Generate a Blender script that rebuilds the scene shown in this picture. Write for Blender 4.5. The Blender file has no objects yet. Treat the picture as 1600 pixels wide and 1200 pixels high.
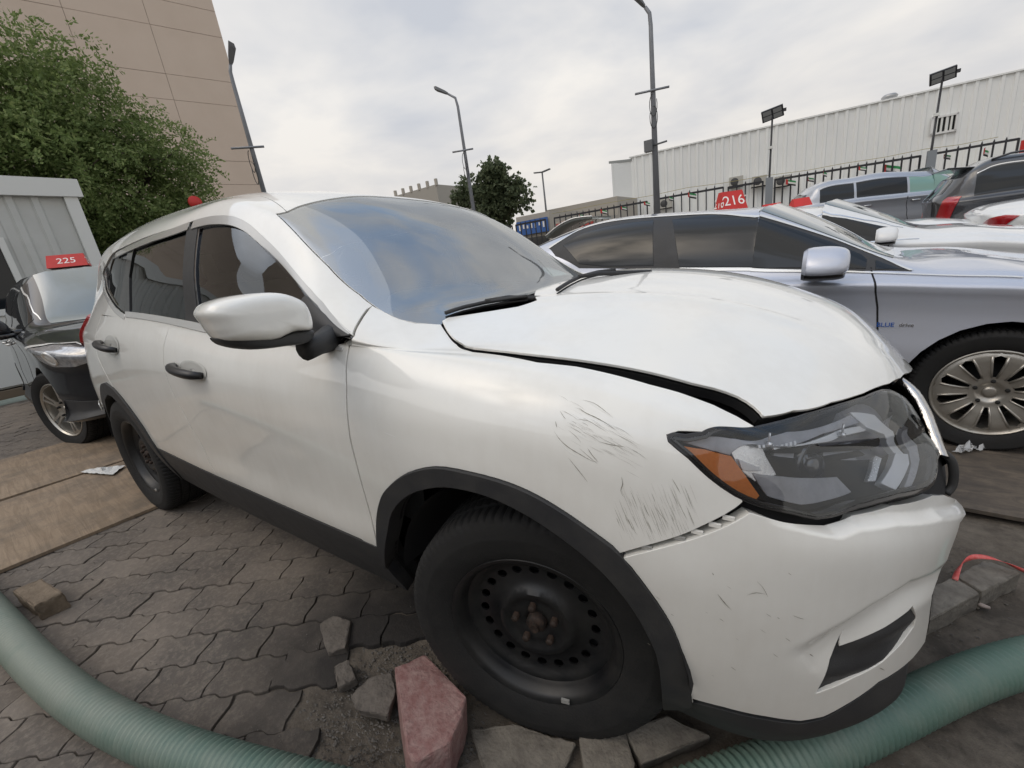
import bpy, bmesh, math, random
import numpy as np
from mathutils import Vector, Matrix, geometry
from math import radians as rad, sin, cos, pi
random.seed(7)
rng = np.random.default_rng(7)
SC = bpy.context.scene
COL = SC.collection

# ------------------------------------------------------------------ camera, world, sun
CAM = np.array([0.51214, -1.55749, 1.30659]); YAW, PITCH, ROLL, FPX = 2.1625, -0.29337, -0.09396, 660.0
def cam_basis():
    f = np.array([cos(PITCH)*cos(YAW), cos(PITCH)*sin(YAW), sin(PITCH)])
    rt = np.cross(f, [0, 0, 1]); rt /= np.linalg.norm(rt); up = np.cross(rt, f)
    return np.array([rt*cos(ROLL)+up*sin(ROLL), -rt*sin(ROLL)+up*cos(ROLL), f])
CR = cam_basis()
def project(P):
    q = (np.atleast_2d(P)-CAM) @ CR.T
    return np.stack([800+FPX*q[:, 0]/q[:, 2], 600-FPX*q[:, 1]/q[:, 2]], 1)
def ray(px, py):
    return (px-800)/FPX*CR[0]+(600-py)/FPX*CR[1]+CR[2]
def on(px, py, ax, val):          # where a traced line of sight meets the plane x, y or z = val
    d = ray(px, py); return CAM+(val-CAM[ax])/d[ax]*d
def onplane(px, py, p0, n):
    d = ray(px, py); n = np.array(n, float); return CAM+(np.dot(np.array(p0)-CAM, n)/np.dot(d, n))*d

# the yard falls away towards the front of the white SUV: YARD turns its level frame into the world's
def align(up):
    up = np.array(up)/np.linalg.norm(up); v = np.cross(up, [0, 0, 1.]); K = np.array([[0, -v[2], v[1]], [v[2], 0, -v[0]], [-v[1], v[0], 0]]); return np.eye(3)+K+K@K/(1+up[2])
YR = align([-.03858831, -.02506162, .99894087]); PV = np.array([0, -.8, 0.])
YARD = Matrix.LocRotScale(Vector(PV-YR@PV), Matrix(YR.tolist()), None)
def toworld(p): return (np.asarray(p, float)-PV) @ YR.T+PV
CAMW = toworld(CAM); CRW = CR @ YR.T
def projw(P):
    q = (np.atleast_2d(P)-CAMW) @ CRW.T
    return np.stack([800+FPX*q[:, 0]/q[:, 2], 600-FPX*q[:, 1]/q[:, 2]], 1)
def won(px, py, ax, val):
    d = (px-800)/FPX*CRW[0]+(600-py)/FPX*CRW[1]+CRW[2]; return CAMW+(val-CAMW[ax])/d[ax]*d
cd = bpy.data.cameras.new('camera'); cam = bpy.data.objects.new('camera', cd); COL.objects.link(cam)
cd.sensor_fit = 'HORIZONTAL'; cd.sensor_width = 36; cd.lens = FPX/1600*36; cd.clip_start = .05; cd.clip_end = 3000
M = Matrix(((CR[0][0], CR[1][0], -CR[2][0], CAM[0]), (CR[0][1], CR[1][1], -CR[2][1], CAM[1]), (CR[0][2], CR[1][2], -CR[2][2], CAM[2]), (0, 0, 0, 1)))
cam.matrix_world = YARD @ M; SC.camera = cam

SUN_EL, SUN_AZ = rad(56), rad(232)          # thin cloud over a sun behind the camera's left shoulder
W = bpy.data.worlds.new('World'); SC.world = W; W.use_nodes = True
nt = W.node_tree; N = nt.nodes; L = nt.links; N.clear()
out = N.new('ShaderNodeOutputWorld'); bg = N.new('ShaderNodeBackground'); bg.inputs[1].default_value = 0.1
sky = N.new('ShaderNodeTexSky'); sky.sky_type = 'NISHITA'; sky.sun_disc = False; sky.sun_elevation = SUN_EL
sky.sun_rotation = rad(90)-SUN_AZ; sky.dust_density = 1.5; sky.air_density = 1.0; sky.ozone_density = 1
tc = N.new('ShaderNodeTexCoord'); sep = N.new('ShaderNodeSeparateXYZ'); L.new(tc.outputs['Generated'], sep.inputs[0])
# flat cloud deck: project the direction on a plane above
def mth(op, a, b=None, c=None, clamp=False):
    n = N.new('ShaderNodeMath'); n.operation = op; n.use_clamp = clamp
    for i, x in enumerate((a, b, c)):
        if x is None: continue
        if isinstance(x, (int, float)): n.inputs[i].default_value = x
        else: L.new(x, n.inputs[i])
    return n.outputs[0]
zc = mth('ADD', mth('MAXIMUM', sep.outputs[2], 0.0), 0.16)
cx = mth('DIVIDE', sep.outputs[0], zc); cy = mth('DIVIDE', sep.outputs[1], zc)
cmb = N.new('ShaderNodeCombineXYZ'); L.new(cx, cmb.inputs[0]); L.new(cy, cmb.inputs[1])
n1 = N.new('ShaderNodeTexNoise'); n1.inputs['Scale'].default_value = 1.7; n1.inputs['Detail'].default_value = 6; n1.inputs['Roughness'].default_value = .5; n1.inputs['Distortion'].default_value = .25
L.new(cmb.outputs[0], n1.inputs['Vector'])
n2 = N.new('ShaderNodeTexNoise'); n2.inputs['Scale'].default_value = 1.25; n2.inputs['Detail'].default_value = 5; n2.inputs['Roughness'].default_value = .5; n2.inputs['Distortion'].default_value = .2
L.new(cmb.outputs[0], n2.inputs['Vector'])
# cloud cover: solid low down, torn open higher up
lowc = mth('SUBTRACT', 1.0, mth('MULTIPLY', mth('SUBTRACT', sep.outputs[2], .38, clamp=True), 3.2), clamp=True)
cov = mth('ADD', mth('MULTIPLY', mth('SUBTRACT', n1.outputs[0], .44), 7.0), mth('MULTIPLY', lowc, 2.2), clamp=True)
cov2 = mth('ADD', mth('MULTIPLY', cov, .82), .16)
rmp = N.new('ShaderNodeValToRGB'); L.new(n2.outputs[0], rmp.inputs[0])
rmp.color_ramp.elements[0].position = .36; rmp.color_ramp.elements[0].color = (5.1, 5.3, 5.75, 1)
rmp.color_ramp.elements[1].position = .64; rmp.color_ramp.elements[1].color = (7.9, 7.6, 7.2, 1)
hz = N.new('ShaderNodeMixRGB'); hz.blend_type = 'MIX'; hz.inputs[2].default_value = (6.9, 6.4, 5.9, 1)
hf = mth('SUBTRACT', 1.0, mth('MULTIPLY', sep.outputs[2], 3.2), clamp=True)
L.new(mth('MULTIPLY', hf, .85), hz.inputs[0]); L.new(rmp.outputs[0], hz.inputs[1])
mx = N.new('ShaderNodeMixRGB'); L.new(cov2, mx.inputs[0]); skg = N.new('ShaderNodeMixRGB'); skg.blend_type = 'MULTIPLY'; skg.inputs[0].default_value = 1; skg.inputs[2].default_value = (3.1, 3.0, 2.6, 1); L.new(sky.outputs[0], skg.inputs[1]); L.new(skg.outputs[0], mx.inputs[1]); L.new(hz.outputs[0], mx.inputs[2])
L.new(mx.outputs[0], bg.inputs[0]); L.new(bg.outputs[0], out.inputs[0])
sd = bpy.data.lights.new('sun', 'SUN'); sun = bpy.data.objects.new('sun', sd); COL.objects.link(sun)
sd.energy = .5; sd.angle = rad(110); sd.color = (1, .965, .92)
sun.rotation_euler = (rad(90)-SUN_EL, 0, SUN_AZ+rad(90))
SC.view_settings.view_transform = 'Standard'; SC.view_settings.look = 'None'; SC.view_settings.gamma = 1
SC.view_settings.use_curve_mapping = False; SC.view_settings.exposure = 0.22
SC.render.engine = 'CYCLES'; SC.cycles.max_bounces = 8; SC.cycles.transparent_max_bounces = 24; SC.cycles.use_denoising = True

# ------------------------------------------------------------------ helpers
def tag(o, label=None, cat=None, group=None, kind=None):
    if label: o['label'] = label
    if cat: o['category'] = cat
    if group: o['group'] = group
    if kind: o['kind'] = kind
    return o
def empty(name, loc=(0, 0, 0), rz=0, **k):
    o = bpy.data.objects.new(name, None); COL.objects.link(o); o.location = loc; o.rotation_euler.z = rz
    return tag(o, **k)
def link(name, me, m=None, parent=None, **k):
    o = bpy.data.objects.new(name, me); COL.objects.link(o)
    if m is not None and not me.materials: me.materials.append(m)
    if parent is not None: o.parent = parent
    return tag(o, **k)
def copy_tree(o, parent=None):
    c = o.copy(); COL.objects.link(c); c.parent = parent
    for ch in list(o.children): copy_tree(ch, c)
    return c

class MB:
    """collects simple solids; build() links them as ONE mesh"""
    def __init__(s): s.v = []; s.f = []; s.sm = []
    def add(s, vs, fs, smooth=False):
        b = len(s.v); s.v += [tuple(map(float, p)) for p in vs]; s.f += [tuple(b+i for i in f) for f in fs]; s.sm += [smooth]*len(fs); return s
    def box(s, c, d, R=None, taper=0):
        hx, hy, hz = d[0]/2, d[1]/2, d[2]/2; vs = []
        for z in (-1, 1):
            k = 1-taper if z > 0 else 1
            for x, y in ((-1, -1), (1, -1), (1, 1), (-1, 1)): vs.append((x*hx*k, y*hy*k, z*hz))
        vs = np.array(vs)
        if R is not None: vs = vs @ np.array(R).T
        return s.add(vs+np.array(c), [(3, 2, 1, 0), (4, 5, 6, 7), (0, 1, 5, 4), (1, 2, 6, 5), (2, 3, 7, 6), (3, 0, 4, 7)])
    def tube(s, pts, r, n=10, cap=True, smooth=True):
        pts = [np.array(p, float) for p in pts]; rs = r if hasattr(r, '__len__') else [r]*len(pts); vs = []; fs = []
        t0 = pts[1]-pts[0]; t0 /= np.linalg.norm(t0); a = np.array([0, 0, 1.]) if abs(t0[2]) < .9 else np.array([1., 0, 0])
        u = np.cross(t0, a); u /= np.linalg.norm(u)
        for i, p in enumerate(pts):
            t = (pts[min(i+1, len(pts)-1)]-pts[max(i-1, 0)]); t /= np.linalg.norm(t)+1e-12
            u = u-np.dot(u, t)*t; u /= np.linalg.norm(u); w = np.cross(t, u)
            for k in range(n):
                q = 2*pi*k/n; vs.append(p+rs[i]*(cos(q)*u+sin(q)*w))
        for i in range(len(pts)-1):
            for k in range(n):
                a0, b0 = i*n+k, i*n+(k+1) % n; fs.append((a0, b0, b0+n, a0+n))
        if cap: fs.append(tuple(range(n-1, -1, -1))); fs.append(tuple((len(pts)-1)*n+k for k in range(n)))
        return s.add(vs, fs, smooth)
    def lathe(s, prof, n=48, axis='y', c=(0, 0, 0), smooth=True):
        """prof: (radius, offset along axis)"""
        vs = []; fs = []; m = len(prof)
        for k in range(n):
            q = 2*pi*k/n
            for r, h in prof:
                vs.append({'y': (r*cos(q), h, r*sin(q)), 'z': (r*cos(q), r*sin(q), h), 'x': (h, r*cos(q), r*sin(q))}[axis])
        for k in range(n):
            for i in range(m-1):
                a0 = k*m+i; b0 = ((k+1) % n)*m+i; fs.append((a0, a0+1, b0+1, b0))
        return s.add(np.array(vs)+np.array(c), fs, smooth)
    def mesh(s, name, bevel=0):
        me = bpy.data.meshes.new(name); me.from_pydata(s.v, [], s.f)
        for p, sm in zip(me.polygons, s.sm): p.use_smooth = sm
        me.update()
        return me
    def build(s, name, m=None, parent=None, **k):
        return link(name, s.mesh(name), m, parent, **k)
def soft(o, w, seg=2):
    md = o.modifiers.new('bevel', 'BEVEL'); md.width = w; md.segments = seg; md.limit_method = 'ANGLE'; md.angle_limit = rad(35)
    for p in o.data.polygons: p.use_smooth = True
    try:
        md.harden_normals = True
    except Exception: pass
    return o
def prism(poly, thick, frame=None):
    """poly: 2-D outline -> closed slab; frame maps (x, y, z) to the place"""
    n = len(poly); vs = [(x, y, 0) for x, y in poly]+[(x, y, thick) for x, y in poly]
    fs = [tuple(range(n-1, -1, -1)), tuple(range(n, 2*n))]+[(i, (i+1) % n, (i+1) % n+n, i+n) for i in range(n)]
    if frame is not None: vs = [tuple(frame @ Vector(v)) for v in vs]
    return vs, fs

# ------------------------------------------------------------------ materials
def newmat(name):
    m = bpy.data.materials.new(name); m.use_nodes = True
    return m, m.node_tree.nodes, m.node_tree.links, m.node_tree.nodes['Principled BSDF']
def mat(name, col, rough=.5, metal=0, coat=0, spec=None, noise=None, bump=None, coatr=.03, emis=None, obj=True):
    """noise: (scale, amount, colour2) mottles the colour; bump: (scale, distance)"""
    m, n, l, b = newmat(name)
    b.inputs['Base Color'].default_value = (*col, 1); b.inputs['Roughness'].default_value = rough; b.inputs['Metallic'].default_value = metal
    b.inputs['Coat Weight'].default_value = coat; b.inputs['Coat Roughness'].default_value = coatr
    if spec is not None: b.inputs['Specular IOR Level'].default_value = spec
    tc = n.new('ShaderNodeTexCoord'); src = tc.outputs['Object']
    if noise:
        t = n.new('ShaderNodeTexNoise'); t.inputs['Scale'].default_value = noise[0]; t.inputs['Detail'].default_value = 8; t.inputs['Roughness'].default_value = .62
        l.new(src, t.inputs['Vector']); r = n.new('ShaderNodeMapRange'); r.inputs[1].default_value = .35; r.inputs[2].default_value = .68
        r.inputs[4].default_value = noise[1]; l.new(t.outputs[0], r.inputs[0])
        x = n.new('ShaderNodeMixRGB'); x.inputs[1].default_value = (*col, 1); x.inputs[2].default_value = (*noise[2], 1)
        l.new(r.outputs[0], x.inputs[0]); l.new(x.outputs[0], b.inputs['Base Color'])
        r2 = n.new('ShaderNodeMapRange'); r2.inputs[1].default_value = .3; r2.inputs[2].default_value = .7; r2.inputs[3].default_value = max(rough-.06, 0); r2.inputs[4].default_value = min(rough+.12, 1)
        l.new(t.outputs[0], r2.inputs[0]); l.new(r2.outputs[0], b.inputs['Roughness'])
    if bump:
        t = n.new('ShaderNodeTexNoise'); t.inputs['Scale'].default_value = bump[0]; t.inputs['Detail'].default_value = 6; l.new(src, t.inputs['Vector'])
        bp = n.new('ShaderNodeBump'); bp.inputs['Distance'].default_value = bump[1]; bp.inputs['Strength'].default_value = 1
        l.new(t.outputs[0], bp.inputs['Height']); l.new(bp.outputs[0], b.inputs['Normal'])
    if emis:
        b.inputs['Emission Color'].default_value = (*col, 1); b.inputs['Emission Strength'].default_value = emis
    return m
def glassmat(name, tint, ior=1.9, rough=.0, dust=0):
    """thin automotive glass: tinted see-through layer under a mirror-like skin"""
    m, n, l, b = newmat(name); n.remove(b); o = n['Material Output']
    tr = n.new('ShaderNodeBsdfTransparent'); tr.inputs[0].default_value = (*tint, 1)
    gl = n.new('ShaderNodeBsdfGlossy'); gl.inputs['Roughness'].default_value = rough; gl.inputs[0].default_value = (.95, .98, 1, 1)
    fr = n.new('ShaderNodeFresnel'); fr.inputs[0].default_value = ior
    mx = n.new('ShaderNodeMixShader'); l.new(fr.outputs[0], mx.inputs[0]); l.new(tr.outputs[0], mx.inputs[1]); l.new(gl.outputs[0], mx.inputs[2]); l.new(mx.outputs[0], o.inputs[0])
    if dust:  # pale diffuse veil: dust that also paints in a brightening haze
        df = n.new('ShaderNodeBsdfDiffuse'); df.inputs[0].default_value = (.66, .68, .66, 1); m2 = n.new('ShaderNodeMixShader'); tc = n.new('ShaderNodeTexCoord'); t = n.new('ShaderNodeTexNoise'); t.inputs['Scale'].default_value = 5; t.inputs['Detail'].default_value = 9; l.new(tc.outputs['Object'], t.inputs['Vector'])
        q = n.new('ShaderNodeMapRange'); q.inputs[1].default_value = .3; q.inputs[2].default_value = .75; q.inputs[3].default_value = dust*.5; q.inputs[4].default_value = dust*2.4; l.new(t.outputs[0], q.inputs[0]); l.new(q.outputs[0], m2.inputs[0]); l.new(mx.outputs[0], m2.inputs[1]); l.new(df.outputs[0], m2.inputs[2]); l.new(m2.outputs[0], o.inputs[0])
    return m

def paintmat(name, col, dirt=0.0, metal=0.0, flake=0, rough=.35, dcol=(.33, .27, .19), zlow=.35, zhigh=.95):
    """clear-coated paint with road dust that gathers low down and in smears, and faint orange peel"""
    m, n, l, b = newmat(name)
    tc = n.new('ShaderNodeTexCoord'); src = tc.outputs['Object']
    b.inputs['Metallic'].default_value = metal; b.inputs['Specular IOR Level'].default_value = .15 if metal == 0 else .5; b.inputs['Coat Weight'].default_value = 1; b.inputs['Coat Roughness'].default_value = .045; b.inputs['Coat IOR'].default_value = 1.55
    t = n.new('ShaderNodeTexNoise'); t.inputs['Scale'].default_value = 3.1; t.inputs['Detail'].default_value = 9; t.inputs['Roughness'].default_value = .65; l.new(src, t.inputs['Vector'])
    mp = n.new('ShaderNodeMapping'); mp.inputs['Scale'].default_value = (40, 40, 5); l.new(src, mp.inputs[0])
    t2 = n.new('ShaderNodeTexNoise'); t2.inputs['Scale'].default_value = 1; t2.inputs['Detail'].default_value = 5; l.new(mp.outputs[0], t2.inputs['Vector'])
    sp = n.new('ShaderNodeSeparateXYZ'); l.new(src, sp.inputs[0])
    h = n.new('ShaderNodeMapRange'); h.inputs[1].default_value = zhigh; h.inputs[2].default_value = zlow; l.new(sp.outputs[2], h.inputs[0])
    a = n.new('ShaderNodeMath'); a.operation = 'MULTIPLY_ADD'; l.new(h.outputs[0], a.inputs[0]); a.inputs[1].default_value = .55; l.new(t.outputs[0], a.inputs[2])
    a2 = n.new('ShaderNodeMath'); a2.operation = 'MULTIPLY_ADD'; l.new(t2.outputs[0], a2.inputs[0]); a2.inputs[1].default_value = .25; l.new(a.outputs[0], a2.inputs[2])
    r = n.new('ShaderNodeMapRange'); r.inputs[1].default_value = .55; r.inputs[2].default_value = 1.25; r.inputs[4].default_value = dirt*.7; l.new(a2.outputs[0], r.inputs[0])
    x = n.new('ShaderNodeMixRGB'); x.inputs[1].default_value = (*col, 1); x.inputs[2].default_value = (*dcol, 1); l.new(r.outputs[0], x.inputs[0]); l.new(x.outputs[0], b.inputs['Base Color'])
    r2 = n.new('ShaderNodeMapRange'); r2.inputs[3].default_value = rough; r2.inputs[4].default_value = .8; l.new(r.outputs[0], r2.inputs[0]); l.new(r2.outputs[0], b.inputs['Roughness'])
    r3 = n.new('ShaderNodeMapRange'); r3.inputs[2].default_value = .4; r3.inputs[3].default_value = .01; r3.inputs[4].default_value = .16; l.new(r.outputs[0], r3.inputs[0]); l.new(r3.outputs[0], b.inputs['Coat Roughness'])
    return m
WHITE = paintmat('white_paint', (.83, .825, .785), dirt=.42)
BLACKPL = mat('black_trim_plastic', (.022, .023, .026), .55, noise=(14, .55, (.05, .048, .044)), bump=(400, .0004))
GLOSSBLK = mat('gloss_black_trim', (.008, .008, .01), .12, coat=.5)
DARK = mat('dark_cavity', (.006, .006, .007), .8)
CHROME = mat('bright_trim', (.62, .62, .62), .16, metal=1)
SATIN = mat('satin_grey_trim', (.40, .40, .385), .3, metal=.25, coat=.6)
RUBBER = mat('tyre_rubber', (.008, .008, .0085), .8, noise=(22, .5, (.020, .019, .017)), bump=(180, .0008))
STEEL = mat('black_steel_wheel', (.007, .0075, .009), .42, noise=(11, .5, (.030, .028, .025)))
RUST = mat('rusty_hub', (.018, .016, .015), .65, noise=(60, .6, (.09, .052, .035)), metal=.3)
ALLOY = mat('alloy_wheel', (.50, .48, .44), .33, metal=.75, noise=(9, .6, (.26, .23, .19)))
SEATM = mat('seat_fabric', (.09, .09, .092), .85, bump=(300, .001))
DASHM = mat('dash_plastic', (.11, .115, .12), .6)
AMBER = mat('amber_reflector', (.95, .30, .05), .3, coat=.2, noise=(120, .4, (.75, .19, .03)))
REDLENS = mat('red_lens', (.35, .01, .015), .15, coat=1)
WSGLASS = glassmat('windscreen_glass', (.76, .84, .84), 4.2, .0, .07)
SIDEGLASS = glassmat('side_glass', (.34, .42, .39), 1.8)
PRIVGLASS = glassmat('privacy_glass', (.05, .055, .05), 1.9)
LENS = glassmat('lamp_lens', (.93, .94, .95), 1.6, .02)
# ------------------------------------------------------------------ car skins: one smooth surface S(u, v), panels cut out of it
class Surf:
    def __init__(s, rows_by_station):
        """stations rear centre -> nose centre, rows sill -> roof centre (y = 0). Mirrored ghosts keep the centre line smooth."""
        C = np.array(rows_by_station, float)
        m = np.array([1, -1, 1.])
        C = np.concatenate([C, (C[:, -2]*m)[:, None]], 1)               # ghost row
        C = np.concatenate([(C[1]*m)[None], C, (C[-2]*m)[None]], 0)      # ghost stations
        s.C = C; ni, nj = C.shape[:2]
        du = np.linalg.norm(np.diff(C[:, 4:7].mean(1), axis=0), axis=1); du = np.maximum(du, .04)
        s.U = np.concatenate([[0], np.cumsum(du)]); s.U -= s.U[1]
        a_, b_ = int(ni*.3), int(ni*.62); dv = np.maximum(np.linalg.norm(np.diff(C[a_:b_], axis=1), axis=2).mean(0), .02)
        s.V = np.concatenate([[0], np.cumsum(dv)])
        s.u0, s.u1 = s.U[1], s.U[-2]; s.v0, s.v1 = s.V[0], s.V[-2]
        # natural cubic second derivatives along u
        h = np.diff(s.U); A = np.zeros((ni, ni)); B = np.zeros((ni, nj*3)); Y = C.reshape(ni, -1)
        A[0, 0] = A[-1, -1] = 1
        for i in range(1, ni-1):
            A[i, i-1] = h[i-1]; A[i, i] = 2*(h[i-1]+h[i]); A[i, i+1] = h[i]
            B[i] = 6*((Y[i+1]-Y[i])/h[i]-(Y[i]-Y[i-1])/h[i-1])
        s.M = np.linalg.solve(A, B); s.Y = Y; s.h = h; s.nj = nj; s.proj = project; s.eye = CAM
    def __call__(s, u, v):
        u = np.atleast_1d(np.asarray(u, float)); v = np.atleast_1d(np.asarray(v, float))
        i = np.clip(np.searchsorted(s.U, u, 'right')-1, 0, len(s.U)-2); h = s.h[i][:, None]
        a = (s.U[i+1]-u)[:, None]/h; b = 1-a
        R = a*s.Y[i]+b*s.Y[i+1]+((a**3-a)*s.M[i]+(b**3-b)*s.M[i+1])*h*h/6
        R = R.reshape(len(u), s.nj, 3)
        # limited cubic along v (keeps creases from ringing)
        hv = np.diff(s.V); d = np.diff(R, axis=1)/hv[None, :, None]
        m = np.zeros_like(R); m[:, 0] = d[:, 0]; m[:, -1] = d[:, -1]
        w0 = hv[1:]; w1 = hv[:-1]
        m[:, 1:-1] = (d[:, :-1]*w0[None, :, None]+d[:, 1:]*w1[None, :, None])/(w0+w1)[None, :, None]
        j = np.clip(np.searchsorted(s.V, v, 'right')-1, 0, len(s.V)-2); hh = hv[j]; t = ((v-s.V[j])/hh)[:, None]; k = np.arange(len(u)); hh = hh[:, None]
        return (2*t**3-3*t**2+1)*R[k, j]+(t**3-2*t**2+t)*hh*m[k, j]+(-2*t**3+3*t**2)*R[k, j+1]+(t**3-t**2)*hh*m[k, j+1]
    def normal(s, u, v, e=.004):
        u = np.atleast_1d(u); v = np.atleast_1d(v)
        du = s(u+e, v)-s(u-e, v); dv = s(u, np.minimum(v+e, s.V[-1]))-s(u, np.maximum(v-e, s.v0))
        n = np.cross(du, dv); n /= np.linalg.norm(n, axis=1)[:, None]+1e-12
        return n
    def prep(s, nu=520, nv=220):
        uu, vv = np.meshgrid(np.linspace(s.u0, s.u1, nu), np.linspace(s.v0, s.v1, nv), indexing='ij')
        s.gu, s.gv = uu.ravel(), vv.ravel(); s.gp = s(s.gu, s.gv); n = s.normal(s.gu, s.gv)
        s.gvis = ((s.eye-s.gp)*n).sum(1) > 0; s.gx = s.proj(s.gp)
    def find(s, pts, vmin=-9, vmax=99, umin=-9, umax=99, disp=None):
        """parameters where traced lines of sight meet the skin"""
        ok = s.gvis & (s.gv >= vmin) & (s.gv <= vmax) & (s.gu >= umin) & (s.gu <= umax)
        X = s.gx[ok]; gu = s.gu[ok]; gv = s.gv[ok]; o = []
        for p in pts:
            k = np.argmin(((X-np.array(p))**2).sum(1)); u, v = gu[k], gv[k]; best = (X[k]-p)@(X[k]-p)
            for _ in range(6):
                e = 1e-3; q = s.proj(s([u, u+e, u], [v, v, v+e])); J = np.stack([q[1]-q[0], q[2]-q[0]], 1)/e
                r = np.array(p)-q[0]
                try: st = np.linalg.solve(J.T@J+1e-3*np.eye(2)*np.trace(J.T@J), J.T@r)
                except Exception: break
                st = np.clip(st, -.03, .03); u2 = min(max(u+st[0], max(s.u0, umin)), min(s.u1, umax)); v2 = min(max(v+st[1], max(s.v0, vmin)), min(s.v1, vmax))
                q2 = s.proj(s(u2, v2))[0]; e2 = (q2-p)@(q2-p)
                if e2 < best: u, v, best = u2, v2, e2
                else: break
            if disp is not None:                                  # skin pushed in or out by disp
                g = lambda U_, V_: s.proj(s(U_, V_)+s.normal(U_, V_)*np.asarray(disp(s(U_, V_), np.stack([U_, V_], 1)))[:, None])
                for _ in range(12):
                    q = g(np.array([u, u+e, u]), np.array([v, v, v+e])); J = np.stack([q[1]-q[0], q[2]-q[0]], 1)/e; r = np.array(p)-q[0]
                    st = np.clip(np.linalg.solve(J.T@J+1e-3*np.eye(2)*np.trace(J.T@J), J.T@r)*.6, -.02, .02); u = min(max(u+st[0], max(s.u0, umin)), min(s.u1, umax)); v = min(max(v+st[1], s.v0), s.v1)
            o.append((u, v))
        return np.array(o)

def resample(P, h, closed=True):
    P = np.asarray(P, float); Q = np.vstack([P, P[:1]]) if closed else P; o = []
    for a, b in zip(Q[:-1], Q[1:]):
        n = max(1, int(math.ceil(np.linalg.norm(b-a)/h)))
        for k in range(n): o.append(a+(b-a)*k/n)
    if not closed: o.append(Q[-1])
    return np.array(o)
def smooth_line(P, n=4, closed=False):
    """Catmull-Rom through traced points"""
    P = np.asarray(P, float); m = len(P); o = []
    g = (lambda i: P[i % m]) if closed else (lambda i: P[min(max(i, 0), m-1)])
    for i in range(m if closed else m-1):
        a, b, c, d = g(i-1), g(i), g(i+1), g(i+2)
        for k in range(n):
            t = k/n; o.append(.5*((2*b)+(-a+c)*t+(2*a-5*b+4*c-d)*t*t+(-a+3*b-3*c+d)*t**3))
    if not closed: o.append(P[-1])
    return np.array(o)
def inside(poly, pts):
    x, y = pts[:, 0], pts[:, 1]; c = np.zeros(len(pts), bool); n = len(poly); j = n-1
    for i in range(n):
        xi, yi = poly[i]; xj, yj = poly[j]
        if yi != yj: c ^= ((yi > y) != (yj > y)) & (x < (xj-xi)*(y-yi)/(yj-yi)+xi)
        j = i
    return c
def segdist(poly, pts):
    d = np.full(len(pts), 9.); Q = np.roll(poly, -1, 0)
    for a, b in zip(poly, Q):
        ab = b-a; L2 = ab@ab+1e-12; t = np.clip(((pts-a)@ab)/L2, 0, 1); d = np.minimum(d, np.linalg.norm(pts-a-t[:, None]*ab, axis=1))
    return d
def cut(poly, holes=(), h=.02, eh=None):
    """triangulate a 2-D outline with holes -> points, triangles, boundary loops"""
    eh = eh or h; loops = [resample(poly, eh)]+[resample(q, eh) for q in holes]
    V = [p for l in loops for p in l]; E = []; b = 0; B = []
    for l in loops:
        n = len(l); E += [(b+i, b+(i+1) % n) for i in range(n)]; B.append(list(range(b, b+n))); b += n
    lo = loops[0].min(0); hi = loops[0].max(0)
    nx = int((hi[0]-lo[0])/h)+2; ny = int((hi[1]-lo[1])/(h*.87))+2
    gx, gy = np.meshgrid(np.arange(nx), np.arange(ny), indexing='ij'); G = np.stack([lo[0]+(gx+.5*(gy % 2))*h, lo[1]+gy*h*.87], 2).reshape(-1, 2)
    ok = inside(loops[0], G)
    for l in loops[1:]: ok &= ~inside(l, G)
    G = G[ok]
    for l in loops: G = G[segdist(l, G) > .55*h] if len(G) else G
    allv = [Vector(p) for p in V]+[Vector(p) for p in G]
    r = geometry.delaunay_2d_cdt(allv, E, [], 0, 1e-7)
    P = np.array([tuple(p) for p in r[0]]); F = np.array([f for f in r[2] if len(f) == 3])
    cen = P[F].mean(1); ok = inside(loops[0], cen)
    for l in loops[1:]: ok &= ~inside(l, cen)
    F = F[ok]
    mp = {}
    for k, orig in enumerate(r[3]):
        for o in orig: mp[o] = k
    return P, F, [[mp[i] for i in l] for l in B]
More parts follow.
